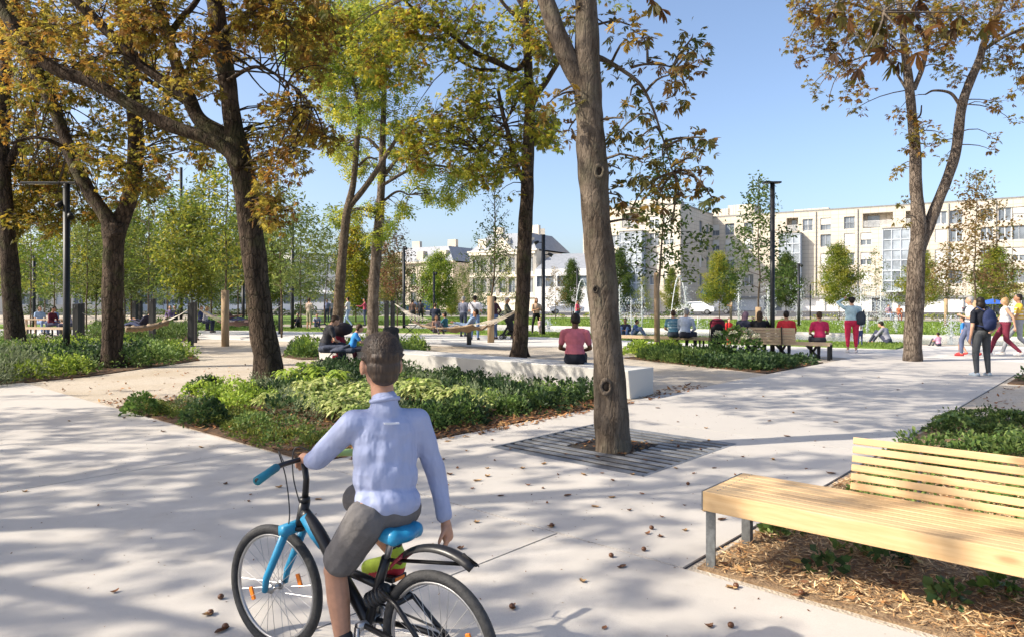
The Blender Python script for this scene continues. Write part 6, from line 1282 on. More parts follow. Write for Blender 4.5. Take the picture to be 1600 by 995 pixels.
for s in (-1, 1): mb.tube([BB+RGT*.03*s, bp(.80, .28, .062*s), rear+RGT*.065*s], .0115, 8); mb.tube([rear+RGT*.065*s, bp(.80, .41, .05*s), bp(.70, .435, .03*s)], .0105, 8)
mb.tube([bp(.79, .41, -.05), bp(.79, .41, .05)], .012, 8); part('rear_stays', mb, M_bikeblk, bk, True)
mb = MB()
for i in range(9): pass
nmg = 14; rows_ = []
for i in range(nmg+1):
    a = rad(118-78*i/nmg); R = .335; c = rear+V3((0, 0, .045))-FWD*.02; 
    for j, (o_, dz) in enumerate(((-.032, -.016), (-.016, 0), (0, .005), (.016, 0), (.032, -.016))): rows_.append(c+FWD*math.cos(a)*(R+dz)+V3((0, 0, math.sin(a)*(R+dz)))+RGT*o_)
# clip-on guard: rises behind the seat post and points back over the wheel
mg = MB(); mg.add(rows_[:(nmg-2)*5], [(i*5+j, i*5+j+1, (i+1)*5+j+1, (i+1)*5+j) for i in range(nmg-3) for j in range(4)]); g_ = part('mudguard', mg, M_bikeblk, bk, True); so = g_.modifiers.new('thick', 'SOLIDIFY'); so.thickness = .004
mg = MB(); mg.add(rows_[(nmg-3)*5:], [(i*5+j, i*5+j+1, (i+1)*5+j+1, (i+1)*5+j) for i in range(3) for j in range(4)]); g_ = part('mudguard_tip', mg, M_redm, bk, True); so = g_.modifiers.new('thick', 'SOLIDIFY'); so.thickness = .004
mb = MB(); mb.tube([bp(.70, .55), rows_[2], rows_[12]], .008, 6); part('mudguard_stay', mb, M_bikeblk, bk, True)
# saddle
fuse('saddle', [('c', bp(.60, .685), bp(.70, .68), .022, .045, 'a'), ('e', bp(.775, .672), (.075, .085, .034), ID3, 'a'), ('c', bp(.74, .675, -.05), bp(.80, .672, -.06), .035, .034, 'a'), ('c', bp(.74, .675, .05), bp(.80, .672, .06), .035, .034, 'a')], {'a': M_blue}, bk, .01, 3, ORG[bk.name])
# crank, chain ring, pedals
mb = MB(); mb.torus(BB+RGT*.045, .062, .006, tuple(RGT), 28, 6); mb.tube([BB-RGT*.06, BB+RGT*.06], .018, 10)
for k in range(5): a = k*1.257; mb.bar(BB+RGT*.045, BB+RGT*.045+(FWD*math.cos(a)+V3((0, 0, 1))*math.sin(a))*.062, .012, .005)
part('chain_ring', mb, M_rim, bk, True)
cr = V3((0, 0, 1))*.145; pedL = BB-RGT*.085-cr; pedR = BB+RGT*.085+cr
for c, sg in ((pedL, -1), (pedR, 1)):
    mb = MB(); mb.bar(BB+RGT*.062*sg, c-RGT*.014*sg+RGT*0, .024, .012, tuple(RGT)); part('crank', mb, M_rim, bk, True)
    mb = MB(); q = c+RGT*.05*sg; mb.box(q, (.085, .09, .022), tuple(FWD), tuple(RGT)); pd_ = part('pedal', mb, M_bikeblk, bk, bevel=.004)
    for k in (-1, 1): mb = MB(); mb.box(q+FWD*.0435*k, (.004, .055, .014), tuple(FWD), tuple(RGT)); part('reflector', mb, M_refl, pd_)
mb = MB(); ch = []
for k in range(41):
    a = k/40*2*math.pi; 
lo_ = rear+RGT*.045; A_ = [BB+RGT*.046+V3((0, 0, .066)), lo_+V3((0, 0, .036)), lo_-FWD*.034, lo_-V3((0, 0, .036)), BB+RGT*.046-V3((0, 0, .066)), BB+RGT*.046+FWD*.066, BB+RGT*.046+V3((0, 0, .066))]; mb.tube(A_, .005, 5); part('chain', mb, M_bikeblk, bk)
# stem and handlebar with coloured grips
mb = MB(); mb.tube([hd_hi, stemtop, bp(.20, .87)], [.015, .014, .014], 10); mb.tube([hd_hi, hd_hi+V3((0, 0, .02))], .024, 10); part('stem', mb, M_bikeblk, bk, True)
hb0 = bp(.185, .885)
p_, r_ = smoothpath([hb0-st*.30-FWD*.07+V3((0, 0, -.018)), hb0-st*.16-FWD*.02+V3((0, 0, .0)), hb0-st*.05, hb0+st*.05, hb0+st*.16-FWD*.02, hb0+st*.30-FWD*.07+V3((0, 0, -.018))], [.0115]*6, 6); mb = MB(); mb.tube(p_, r_, 10); part('handlebar', mb, M_bikeblk, bk, True)
for q0, q1, m in ((p_[0], p_[6], M_teal), (p_[-1], p_[-7], M_limeg)): mb = MB(); mb.tube([q0, q0+(q1-q0)*.5, q0+(q1-q0)*.98], [.019, .017, .018], 12); part('grip', mb, m, bk, True)
for s in (-1, 1):
    mb = MB(); a = hb0+st*.13*s-FWD*.01; mb.tube([a, a+FWD*.05-V3((0, 0, .02)), a+FWD*.04+st*.09*s-V3((0, 0, .035))], .006, 6); part('brake_lever', mb, M_bikeblk, bk, True)
for s in (-1, 1):
    mb = MB(); p_, r_ = smoothpath([hb0+st*.10*s, hb0+FWD*.10+st*.05*s+V3((0, 0, .03)), bp(.10, .80, .02*s), bp(.14, .66, .03*s), crown+st*.05*s], [.003]*5, 5); mb.tube(p_, r_, 5); part('brake_cable', mb, M_bikeblk, bk, True)
# ---- the boy
boy = thing('person', 'boy in light blue shirt and grey shorts riding the blue bicycle, seen from behind', 'person', (float(bp(.77, 0)[0]), float(bp(.77, 0)[1]), 0.0))
OB = ORG[boy.name]
M_skinb = plain('boy_skin', (.47, .25, .16), .45, .10, 20, spec=.35, bump=.05, bscale=180, bdist=.002)
M_bhair, n_, b_, co_ = _new('boy_hair'); n_.links.new(_mix(n_, (.022, .013, .009), (.075, .046, .027), _ramp(n_, _noise(n_, co_, 90, 4, .6, (1, 1, .12)), .35, .7)), b_.inputs['Base Color']); b_.inputs['Roughness'].default_value = .55; _bump(n_, b_, _noise(n_, co_, 130, 3, .6, (1, 1, .12)), .7, .006)
M_bshirt, n_, b_, co_ = _new('boy_shirt')
wv = n_.nodes.new('ShaderNodeTexWave'); wv.inputs['Scale'].default_value = 70; wv.inputs['Distortion'].default_value = .3; n_.links.new(co_, wv.inputs[0])
n_.links.new(_mix(n_, _mix(n_, (.31, .355, .54), (.40, .445, .62), wv.outputs[1]), (.345, .39, .56), _ramp(n_, _noise(n_, co_, 5, 4), .4, .6)), b_.inputs['Base Color']); b_.inputs['Roughness'].default_value = .85; b_.inputs['Specular IOR Level'].default_value = .15
f1 = _noise(n_, co_, 4.2, 3, .55, (1.3, 1.3, .75)); f2 = _noise(n_, co_, 11, 3, .55, (1, 1, .6)); ad = n_.nodes.new('ShaderNodeMath'); ad.operation = 'MULTIPLY_ADD'; n_.links.new(f2, ad.inputs[0]); ad.inputs[1].default_value = .4; n_.links.new(f1, ad.inputs[2]); _bump(n_, b_, ad.outputs[0], .75, .06)
M_bshort = plain('boy_shorts', (.13, .122, .12), .9, .12, 16, bump=.5, bscale=9, bdist=.03); M_bshoe = plain('boy_shoe', (.42, .55, .05), .6, .2, 20); M_bsole = plain('boy_sole', (.45, .03, .05), .6); M_sock = plain('boy_sock', (.03, .03, .035), .9)
hipC = V3((-.505, 2.80, .765)); SL = V3((-.632, 2.785, 1.095)); SR = V3((-.392, 2.89, 1.085)); NB = V3((-.515, 2.83, 1.185)); HC = V3((-.535, 2.855, 1.325))
hipL = V3((-.565, 2.725, .75)); hipR = V3((-.455, 2.885, .75)); kneeL = V3((-.715, 2.83, .495)); ankL = V3((-.672, 2.80, .185)); kneeR = V3((-.69, 3.05, .72)); ankR = V3((-.50, 2.96, .515))
elL = V3((-.795, 2.86, .935)); wrL = V3((-.875, 3.04, .890)); elR = V3((-.318, 2.93, .865)); wrR = V3((-.277, 2.91, .67))
look = V3((-.42, .90, 0)); look /= np.linalg.norm(look); hx = np.cross(look, (0, 0, 1)); HF = np.stack([hx, look, V3((0, 0, 1))], 1)
B = []; c = lambda a, b, ra, rb, m='skin': B.append(('c', V3(a), V3(b), ra, rb, m)); e = lambda p, R, m='skin', q=ID3: B.append(('e', V3(p), np.array(R), q, m)); hp = lambda p: HC+HF@V3(p)
e(HC, (.070, .089, .098), 'skin', HF); e(hp((0, .04, -.05)), (.052, .05, .056), 'skin', HF); c(hp((0, .086, 0)), hp((0, .104, -.024)), .008, .012); c(NB-V3((0, 0, .06)), HC+V3((0, 0, -.05)), .050, .046)
for sg in (-1, 1): e(hp((.078*sg, -.006, -.012)), (.010, .023, .032), 'skin', HF); e(hp((.03*sg, .083, .012)), (.011, .010, .008), 'eye', HF)
c(hp((-.017, .085, -.057)), hp((.017, .085, -.057)), .008, .008, 'lip')
c(hipC, NB-V3((0, 0, .06)), .07, .062); c(SL, SR, .036, .036); c(hipL, hipR, .06, .06); e(hipC, (.085, .08, .08))
for (S, E_, Wr, n, cu, dd) in ((SL, elL, wrL, V3((0, 0, -1)), 1.15, RGT*.2+FWD*.75-V3((0, 0, .05))), (SR, elR, wrR, V3((-.9, .2, 0)), .75, None)):
    c(S, E_, .038, .031); c(E_, Wr, .031, .021); d = dd if dd is not None else V3((.13, -.03, -.99)); fingers(B, Wr, d, n, .88, 'skin', cu, .0092)
for (H, K, A) in ((hipL, kneeL, ankL), (hipR, kneeR, ankR)):
    c(H, K, .068, .048); c(K, K+(A-K)*.38, .045, .047); c(K+(A-K)*.35, A, .047, .029); e(K, (.047, .047, .05))
fl_ = FWD; 
for A, tilt in ((ankL, -.05), (ankR, -.16)):
    h_ = A+V3((0, 0, -.03))-FWD*.02; t_ = A+FWD*.15+V3((0, 0, -.045+tilt*.3)); c(h_, t_, .030, .027)
fuse('body', B, {'skin': M_skinb, 'eye': M_eye, 'lip': M_lip}, boy, .006, 2, OB)
# hair: short at neck and sides, longer on top
Hh = []; E2 = lambda p, R: Hh.append(('e', hp(p), np.array(R), HF, 'h'))
E2((0, -.016, .034), (.077, .090, .083)); E2((0, -.045, -.012), (.071, .058, .064)); E2((0, .02, .085), (.068, .075, .040)); E2((.01, .06, .085), (.05, .05, .035)); E2((0, -.062, -.045), (.058, .036, .04))
rh = np.random.default_rng(5)
for k in range(46):
    v = unit(rh.normal(0, 1, 3)); v[2] = abs(v[2])*.8-.05
    q0 = np.array([v[0]*.078, v[1]*.088-.015, v[2]*.085+.03]); Hh.append(('c', hp(q0*.95), hp(q0*1.06+np.array([.010, .012, .004])), .013, .006, 'h'))
fuse('hair', Hh, {'h': M_bhair}, boy, .005, 1, OB)
nh = 5200; v = unit(rh.normal(0, 1, (nh, 3))); v = v[(v[:, 2] > -.62) & ~((v[:, 1] > .45) & (v[:, 2] < .25))]; nh = len(v)
low = v[:, 2] < .15; Rr = np.where(low[:, None], np.array([.074, .088, .080]), np.array([.080, .092, .090])); p0 = v*Rr+np.array([0, -.014, .036]); p0[:, 0] *= 1.0
tg = np.array([.25, .55, -.9])+rh.normal(0, .35, (nh, 3)); tg[~low] = np.array([.55, .75, .15])+rh.normal(0, .4, ((~low).sum(), 3)); tg -= v*(tg*v).sum(1, keepdims=True)*.8; tg = unit(tg); ln = np.where(low, .014, .030)[:, None]*rh.uniform(.6, 1.3, (nh, 1)); wd = np.cross(tg, v)*.0011
V = np.stack([p0-wd, p0+wd, p0+tg*ln+v*.004], 1).reshape(-1, 3)@HF.T+HC-OB; hs = link('hair_strands', mesh_np('hair_strands', V, None, np.arange(nh*3).reshape(nh, 3)), M_bhair, boy, 'stuff')
# shirt: back, shoulders, sleeves, tail hanging over the saddle
S_ = []; TX = unit(SR-SL); TY = np.cross(V3((0, 0, 1)), TX); TF = np.stack([TX, TY, V3((0, 0, 1))], 1); mid = (SL+SR)/2
s = lambda a, b, ra, rb: S_.append(('c', V3(a), V3(b), ra, rb, 's')); E3 = lambda p, R: S_.append(('e', V3(p), np.array(R), TF, 's'))
E3(mid+V3((0, 0, -.055)), (.145, .098, .12)); E3(mid*.66+hipC*.34+V3((0, 0, -.02)), (.135, .100, .14)); E3(mid*.35+hipC*.65+V3((0, 0, .0)), (.135, .108, .12)); E3(hipC+V3((.012, -.01, .025)), (.138, .115, .075))
s(SL, SR, .056, .054); s(SL, elL, .056, .046); s(elL, elL+(wrL-elL)*.82, .046, .038); s(SR, elR, .055, .044); s(elR, elR+(wrR-elR)*.88, .044, .033); s(NB+V3((0, 0, -.05)), NB+V3((0, 0, -.012)), .068, .057)
rs2 = np.random.default_rng(12)
sh_ = fuse('shirt', S_, {'s': M_bshirt}, boy, .0062, 8, OB).data
n_v = len(sh_.vertices); co = np.zeros(n_v*3, np.float32); no = np.zeros(n_v*3, np.float32); sh_.vertices.foreach_get('co', co); sh_.vertices.foreach_get('normal', no); co = co.reshape(-1, 3); no = no.reshape(-1, 3); t_ = co@TX; z_ = co[:, 2]
ph = 2.2*np.sin(9*z_+3*t_)+1.3*np.sin(17*t_-5*z_); rid = np.sin(34*t_+9*z_+ph)**2*np.sin(11*z_+6*t_+1.3*np.sin(21*t_)); hem = np.clip((1.0-z_)/.28, 0, 1)       # cloth folds, deeper towards the waist
co += no*((.0052*rid+.0036*np.sin(52*t_-16*z_+2*ph)*np.sin(13*z_+2))*(.45+.55*hem))[:, None]; sh_.vertices.foreach_set('co', co.ravel()); sh_.update()
mb = MB(); mb.torus(NB+V3((0, 0, -.004)), .054, .0095, tuple(unit(HC-NB)), 26, 8); part('collar', mb, M_bshirt, boy, True)
q = mid+TY*-.097+V3((0, 0, .01)); mb = MB(); mb.bar(q-TX*.03, q+TX*.03, .006, .012, tuple(-TY)); part('locker_loop', mb, plain('loop_white', (.7, .72, .78), .8), boy)
R_ = []; c2 = lambda a, b, ra, rb: R_.append(('c', V3(a), V3(b), ra, rb, 'r'))
R_.append(('e', hipC+V3((0, 0, -.02)), np.array((.135, .118, .085)), TF, 'r')); c2(hipL+V3((0, 0, -.02)), hipL*.27+kneeL*.73, .086, .074); c2(hipR+V3((0, 0, -.02)), hipR*.1+kneeR*.9, .084, .07); c2(hipL*.45+kneeL*.55+V3((0, 0, -.012)), hipL*.22+kneeL*.78, .075, .076)
fuse('shorts', R_, {'r': M_bshort}, boy, .0062, 3, OB)
for A, tilt in ((ankL, -.05), (ankR, -.16)):
    Q = []; h_ = A+V3((0, 0, -.03))-FWD*.025; t_ = A+FWD*.15+V3((0, 0, -.045+tilt*.3)); Q += [('c', h_, t_, .038, .034, 'a'), ('c', h_+V3((0, 0, .012)), A+V3((0, 0, .02)), .038, .037, 'a'), ('c', h_+V3((0, 0, -.026)), t_+V3((0, 0, -.022)), .032, .028, 'b'), ('c', A+V3((0, 0, .03)), A+V3((0, 0, .05)), .036, .036, 'k')]
    fuse('shoe', Q, {'a': M_bshoe, 'b': M_bsole, 'k': M_sock}, boy, .007, 2, OB)
# ================================================================== FURNITURE
# ---- big wooden bench at the lower right
bd = unit(np.array([.752, -.659, 0])); bv = np.array([.659, .752, 0]); o0 = V3((1.120, 4.136, 0)); LB = 3.2; ZS = .46
wb = thing('wooden_bench', 'long new larch bench with slatted seat and partial slatted backrest at the lower right', 'bench', tuple(o0))
Bp = lambda a, b, z: o0+bd*a+bv*b+V3((0, 0, z))
def plank(nm, a0, a1, b, w, zc, h, parent, m=M_wood, up=None, off=None, bev=.004):
    mb = MB(); V = MB(); L = a1-a0; V.box((0, 0, 0), (L, w, h)); me_V = np.concatenate(V.v)
    me = bpy.data.meshes.new(nm); me.from_pydata(me_V.tolist(), [], V.f); o = link(nm, me, m, parent)
    c = Bp((a0+a1)/2, b, zc) - ORG[parent.name]; o.location = c
    R = Matrix((tuple(bd), tuple(bv), (0, 0, 1))).transposed()
    if up is not None: R = R @ Matrix.Rotation(up, 3, 'X')
    o.rotation_euler = R.to_euler(); bb = o.modifiers.new('bevel', 'BEVEL'); bb.width = bev; bb.segments = 2; return o
plank('front_board', .008, LB, .0225, .045, ZS-.0575, .115, wb)
nS = 7; w_s = .070
for i in range(nS): plank('seat_slat', .008, LB-.002*i, .086+i*(w_s+.0075), w_s, ZS-.0225-.0007*(i % 2), .044, wb)
bk_a = .66
for i in range(6):
    zc = ZS+.028+i*.0515; plank('back_slat', bk_a, LB, .575+.022+i*.0115, .026, zc, .0405, wb, M_wood, -.22)
mb = MB()
for a in (.05, 1.62, 3.12):
    for i in range(nS):
        for k in (-.018, .018): c_ = Bp(a+.02, .086+i*(w_s+.0075)+k, ZS+.0008); mb.lathe(c_, [(.0048, -.002), (.0048, .0006), (.002, .0008)], 8)
part('screws', mb, M_steel, wb, kind='stuff')
for a in (bk_a+.35, bk_a+1.75):
    mb = MB(); mb.bar(Bp(a, .606, .36), Bp(a, .690, ZS+.29), .05, .012, tuple(bd)); part('back_support', mb, M_steel, wb)
for a in (.02, 1.6, 3.1):
    for b in (.03, .56):
        mb = MB(); p0 = Bp(a+.025, b, .0); p1 = Bp(a+.025, b, ZS-.116 if b < .3 else ZS-.05); mb.bar(p0, p1, .012 if b < .3 else .05, .058, tuple(bd)); part('leg', mb, M_steel, wb, bevel=.002)
    mb = MB(); mb.bar(Bp(a+.025, .05, ZS-.062), Bp(a+.025, .56, ZS-.062), .05, .03); part('cross_rail', mb, M_steel, wb)
mb = MB(); mb.bar(Bp(.002, .005, ZS-.057), Bp(.002, .575, ZS-.057), .008, .112); part('end_plate', mb, M_steel, wb)
# ---- slatted bench of the seated group, and the backless one
def park_bench(label, p0, p1, back=None, xleg=True, depth=.5, m=M_wood2):
    p0 = V3(p0); p1 = V3(p1); d = p1-p0; L = np.linalg.norm(d); d /= L; n = V3((-d[1], d[0], 0)); t = thing('park_bench', label, 'bench', tuple(p0)); Q = lambda a, b, z: p0+d*a+n*b+V3((0, 0, z))
    for i in range(5): mb = MB(); b = -depth/2+.05+i*(depth-.1)/4; mb.bar(Q(0, b, .43), Q(L, b, .43), .088, .05 if i else .10); part('seat_slat', mb, m, t)
    if back:
        a0, a1, sgn = back
        for i in range(5): mb = MB(); z = .50+i*.078; b = sgn*(depth/2+.01+i*.018); mb.bar(Q(a0, b, z), Q(a1, b, z), .028, .070); part('back_slat', mb, m, t)
        for a in (a0+.35, a1-.35): mb = MB(); mb.bar(Q(a, sgn*(depth/2+.025), .40), Q(a, sgn*(depth/2+.125), .88), .06, .02, tuple(d)); part('back_support', mb, M_black, t)
    for a in (.45, L/2, L-.45):
        mb = MB()
        if xleg: mb.bar(Q(a-.14, -.2, .40), Q(a+.14, .2, .005), .05, .05); mb.bar(Q(a+.14, -.2, .40), Q(a-.14, .2, .005), .048, .048)
        else: mb.bar(Q(a, -.2, .40), Q(a, -.2, .0), .05); mb.bar(Q(a, .2, .40), Q(a, .2, .0), .05); mb.bar(Q(a, -.17, .02), Q(a, .17, .02), .05, .03)
        part('leg', mb, M_black, t)
    mb = MB(); mb.bar(Q(L-.03, -.2, .40), Q(L-.03, -.2, 0), .06); mb.bar(Q(L-.03, .2, .40), Q(L-.03, .2, 0), .06); part('end_leg', mb, M_black, t)
    return t
park_bench('long slatted wooden bench with backrest and crossed black legs, four people on it', (6.42, 20.05, 0), (8.55, 18.75, 0), (.05, 1.65, -1))
o_ = G(1300, 553)
park_bench('backless slatted wooden bench with two men, behind the shrub bed', (3.6, 23.0, 0), (6.25, 21.4, 0), None, False)
park_bench('wooden picnic bench with people at the far left behind the bed', (gz(36, 30)[0], 30.0, 0), (gz(116, 29.5)[0], 29.5, 0), None, False)
pt = thing('picnic_table', 'pale wooden picnic table beside the far left bench', 'table', gz(76, 31.7))
c_ = V3(gz(76, 31.7))
for i in range(5): mb = MB(); mb.bar(c_+V3((-1.1, -.32+.16*i, .74)), c_+V3((1.1, -.32+.16*i, .74)), .145, .04); part('table_slat', mb, M_wood2, pt)
for a in (-.8, .8): mb = MB(); mb.bar(c_+V3((a, -.3, .72)), c_+V3((a, -.3, 0)), .07); mb.bar(c_+V3((a, .3, .72)), c_+V3((a, .3, 0)), .07); part('leg', mb, M_wood2, pt)
# ---- lamp posts
def lamp(label, loc, top, r_=.07, arms=(), spots=(), group=None, name='lamp_post'):
    t = thing(name, label, 'lamp post', loc, group=group); x, y = loc[:2]; mb = MB(); mb.tube([(x, y, 0), (x, y, .9), (x, y, top)], [r_, r_, r_], 14); part('pole', mb, M_black, t, True)
    mb = MB(); mb.lathe((x, y, .0), [(r_*1.9, 0), (r_*1.9, .025), (r_*1.05, .03)], 14); part('base_plate', mb, M_black, t)
    for (dx, w, h) in arms: mb = MB(); mb.bar((x, y, top+h/2), (x+dx, y, top+h/2), w, h); part('lamp_arm', mb, M_black, t, bevel=.008); mb = MB(); mb.box((x+dx*.62, y, top-.004), (abs(dx)*.5, w*.7, .006)); part('lamp_lens', mb, plain('lamp_lens', (.5, .5, .48), .3), t)
    for (dz, dx) in spots:
        mb = MB(); q = (x+dx, y-.06, top-dz); mb.lathe(q, [(.055, -.09), (.075, 0), (.085, .10), (.07, .105)], 12, (dx*4, -.5, -.7)); mb.bar((x, y, top-dz), q, .03); part('spotlight', mb, M_black, t, True)
    return t
d_ = 18.9; top_ = CAMH+(HZ-288)*d_/F; x_ = (104-800)*d_/F
lamp('black lamp post with long flat arm to the left, standing in the left bed', (x_, d_, 0), top_, .085, ((-1.2, .16, .055), (.30, .16, .055)), ((.55, -.14), (.85, .14)))
d_ = 19.6; lamp('black lamp post with short T head beside the shrub bed on the right', ((1207-800)*d_/F, d_, 0), CAMH+(HZ-287)*d_/F, .064, ((-.26, .22, .045), (.22, .22, .045)))
d_ = 31.5; lamp('slim black lamp post with small spotlights left of the thick leaning trunk', ((849-800)*d_/F, d_, 0), CAMH+(HZ-367)*d_/F, .085, (), ((.35, -.3), (.9, .3)))
for px, ty, d, r__, lab in ((1248, 412, 42, .08, 'distant black lamp post behind the slatted bench, by the far lawn'), (457, 330, 38, .09, 'thin tall black pole between big chestnut and leaning tree'), (634-3, 385, 40, .08, 'thin black pole just right of the pale barked trunk'), (283, 262, 60, .12, 'tall thin grey pole far behind the grove'), (380, 440, 45, .10, 'black pole just left of the big chestnut trunk'), (678, 425, 45, .07, 'thin dark pole in front of the round green tree'), (902, 420, 50, .07, 'thin dark pole just left of the leaning trunk behind the seated man'), (53, 400, 40, .09, 'black pole between the left edge trunk and the arm lamp post'), (1266, 445, 60, .05, 'thin far lamp pole right of the black paving lamp')):
    lamp(lab, ((px-800)*d/F, d, 0), CAMH+(HZ-ty)*d/F, r__, (), ((.1, .12),) if d < 50 else (), name='pole')
# ---- dark timber hammock posts
M_post = plain('post_dark', (.035, .035, .035), .8, .35, 9, stretch=(1, 1, .1), bump=.4, bscale=20); M_postw = plain('post_side', (.16, .13, .10), .85)
def post(label, px, d, ptop, w=.16, group=None):
    x = (px-800)*d/F; t = thing('hammock_post', label, 'post', (x, d, 0), group=group); h = CAMH+(HZ-ptop)*d/F
    mb = MB(); mb.bar((x, d, -.02), (x, d, h), w, w*1.15); part('timber', mb, M_post, t, bevel=.008); mb = MB(); mb.torus((x, d-w*.6, h-.09), .035, .008, (1, 0, 0), 14, 6); part('eye_ring', mb, M_steel, t); return t
for px, d, tp, w, lab in ((121, 22.0, 475, .19, 'dark hammock post right of the arm lamp post, nearer one'), (127.5, 24.5, 474, .14, 'dark hammock post right of the arm lamp post, further one'), (298, 24.5, 473, .15, 'dark hammock post left of the wrapped sapling, nearer one'), (304, 26.5, 472, .14, 'dark hammock post left of the wrapped sapling, further one'), (238, 25.5, 467, .17, 'bluish dark hammock post behind the left hammock'), (604, 29.5, 470, .17, 'dark hammock post above the boy, left of two'), (613.5, 30.5, 470, .17, 'dark hammock post above the boy, right of two'), (438.5, 33.5, 470, .17, 'dark hammock post just right of the big chestnut trunk'), (733, 25.2, 505, .16, 'short dark post under the hammock with the reclining man'), (211, 36, 470, .2, 'short dark post in the distance, left of two by the grove'), (218.5, 36.5, 470, .2, 'short dark post in the distance, right of two by the grove'), (805, 26.5, 505, .14, 'dark hammock post half hidden by the straight dark trunk')): post(lab, px, d, tp, w)
# ---- hammocks: netting slung between posts, with cords
M_net = plain('hammock_rope', (.26, .19, .125), .9, .25, 25, bump=.5, bscale=60); M_netd = plain('hammock_brown', (.10, .06, .05), .9, .3, 20); M_rope = plain('pale_rope', (.52, .47, .40), .9)
def hammock(label, a, b, ztops, sag, wid, mat, L0=.16, L1=.84):
    a, b = V3(a), V3(b); d = b-a; n = unit(np.array([-d[1], d[0], 0])); t = thing('hammock', label, 'hammock', tuple((a+b)/2*np.array([1, 1, 0])))
    P0 = lambda f, s: a*(1-f)+b*f+V3((0, 0, ztops[0]*(1-f)+ztops[1]*f-sag*(1-(2*f-1)**2)))+n*s*wid*math.sin(math.pi*min(1, max(0, (f-.04)/.92)))**.7
    rows_ = 26; colsn = 9; V = []
    for i in range(rows_+1):
        f = L0+(L1-L0)*i/rows_
        for j in range(colsn+1): s = -1+2*j/colsn; p = P0(f, s); p[2] -= .12*(1-s*s)-.035*math.sin(i*1.3+j*.9)-.03*math.sin(i*.7-j*1.7); V.append(p)
    mb = MB(); mb.add(V, [(i*(colsn+1)+j, i*(colsn+1)+j+1, (i+1)*(colsn+1)+j+1, (i+1)*(colsn+1)+j) for i in range(rows_) for j in range(colsn)]); o = part('bed', mb, mat, t, True); so = o.modifiers.new('thick', 'SOLIDIFY'); so.thickness = .02
    for s in (-1, 1): mb = MB(); mb.tube([P0(L0+(L1-L0)*i/14, s) for i in range(15)], .035, 7); part('edge_rope', mb, mat, t, True)
    mb = MB()
    for j in range(7):
        s = -1+j/3
        for f0, f1 in ((0, L0), (1, L1)): mb.tube([P0(f0, 0), P0((f0+f1)/2, s*.5), P0(f1, s)], .009, 4)
    part('cords', mb, M_rope, t, kind='stuff'); return t
hammock('pale rope hammock carrying a reclining man and two children', gz(617, 28.0), gz(822, 20.4), (1.45, 1.42), .78, .52, M_net, .27, .74)
hammock('tan rope hammock slung behind the forked chestnut on the left', gz(122, 23.0), gz(300, 24.8), (1.25, 1.35), .62, .45, M_net, .40, .78)
hammock('dark brown hammock between wrapped sapling and big chestnut', gz(304, 28), gz(438, 33), (1.35, 1.35), .72, .5, M_netd, .33, .74)
# ---- pushchairs, bags and clothes on the bench
def pushchair(label, loc, face, ch, cb):
    t = thing('pushchair', label, 'pushchair', loc, -rad(face), local=True); m1 = pmat('hood_%d' % len(bpy.data.materials), ch, .7); m2 = pmat('seat_%d' % len(bpy.data.materials), cb, .8)
    fuse('hood', [('e', V3((0, .02, .92)), (.23, .25, .16), ID3, 'a'), ('e', V3((0, -.08, .84)), (.22, .14, .18), ID3, 'a')], {'a': m1}, t, .02, 3)
    fuse('seat_shell', [('c', (0, -.16, .80), (0, -.02, .42), .14, .15, 'a'), ('c', (-.08, -.12, .75), (-.08, -.02, .45), .13, .13, 'a'), ('c', (.08, -.12, .75), (.08, -.02, .45), .13, .13, 'a'), ('c', (0, 0, .42), (0, .34, .40), .13, .10, 'a')], {'a': m2}, t, .02, 3)
    mb = MB(); mb.box((0, .05, .24), (.34, .46, .12)); part('basket', mb, m2, t, bevel=.03)
    for sx in (-.24, .24):
        mb = MB(); mb.tube([(sx*.9, -.52, 1.02), (sx, -.34, .86), (sx, .0, .42), (sx, .42, .12)], .014, 7); part('frame_tube', mb, M_black, t, True)
        mb = MB(); mb.tube([(sx, -.02, .48), (sx, -.36, .13)], .014, 7); part('frame_tube', mb, M_black, t, True)
        for yy in (-.38, .42):
            mb = MB(); mb.torus((sx*1.08, yy, .11), .088, .022, (1, 0, 0), 22, 8); w = part('wheel', mb, M_tyre, t, True); mb = MB(); mb.tube([(sx*1.08-.015, yy, .11), (sx*1.08+.015, yy, .11)], .05, 12); part('hub', mb, M_rim, w, True)
    mb = MB(); mb.tube([(-.22, -.52, 1.02), (.22, -.52, 1.02)], .018, 8); part('handle', mb, M_black, t, True); return t
pushchair('dark red pushchair with rounded hood parked near the fountain', gz(1121, 20.6), 10, (.17, .012, .03), (.015, .015, .018))
pushchair('dark red and black pushchair behind the child in blue on the stone bench', gz(534, 16.6), 100, (.025, .02, .025), (.20, .012, .025))
pushchair('black pushchair being pushed left of the straight dark trunk', gz(800, 29.0), 100, (.02, .02, .022), (.02, .02, .022))
hh = .47
p_ = gz(515, 15.35); t = None
o = fuse('folded_coat', [('c', (p_[0]-.15, p_[1]-.1, hh+.06), (p_[0]+.55, p_[1]-.28, hh+.05), .08, .07, 'a'), ('c', (p_[0]-.05, p_[1]-.2, hh+.10), (p_[0]+.35, p_[1]-.22, hh+.12), .06, .05, 'a'), ('e', (p_[0]+.3, p_[1]-.25, hh+.05), (.16, .10, .07), ID3, 'a'), ('c', (p_[0]+.1, p_[1]-.27, hh+.02), (p_[0]+.5, p_[1]-.3, hh+.16), .03, .03, 'a')], {'a': plain('coat_navy', (.035, .045, .075), .8, .3, 14)}, None, .014, 2); own(o, (p_[0], p_[1], hh)); tag(o, 'navy coat lying in a heap on the stone bench beside the woman in grey', 'coat')
p_ = V3(UV(-13.55, 9.58))
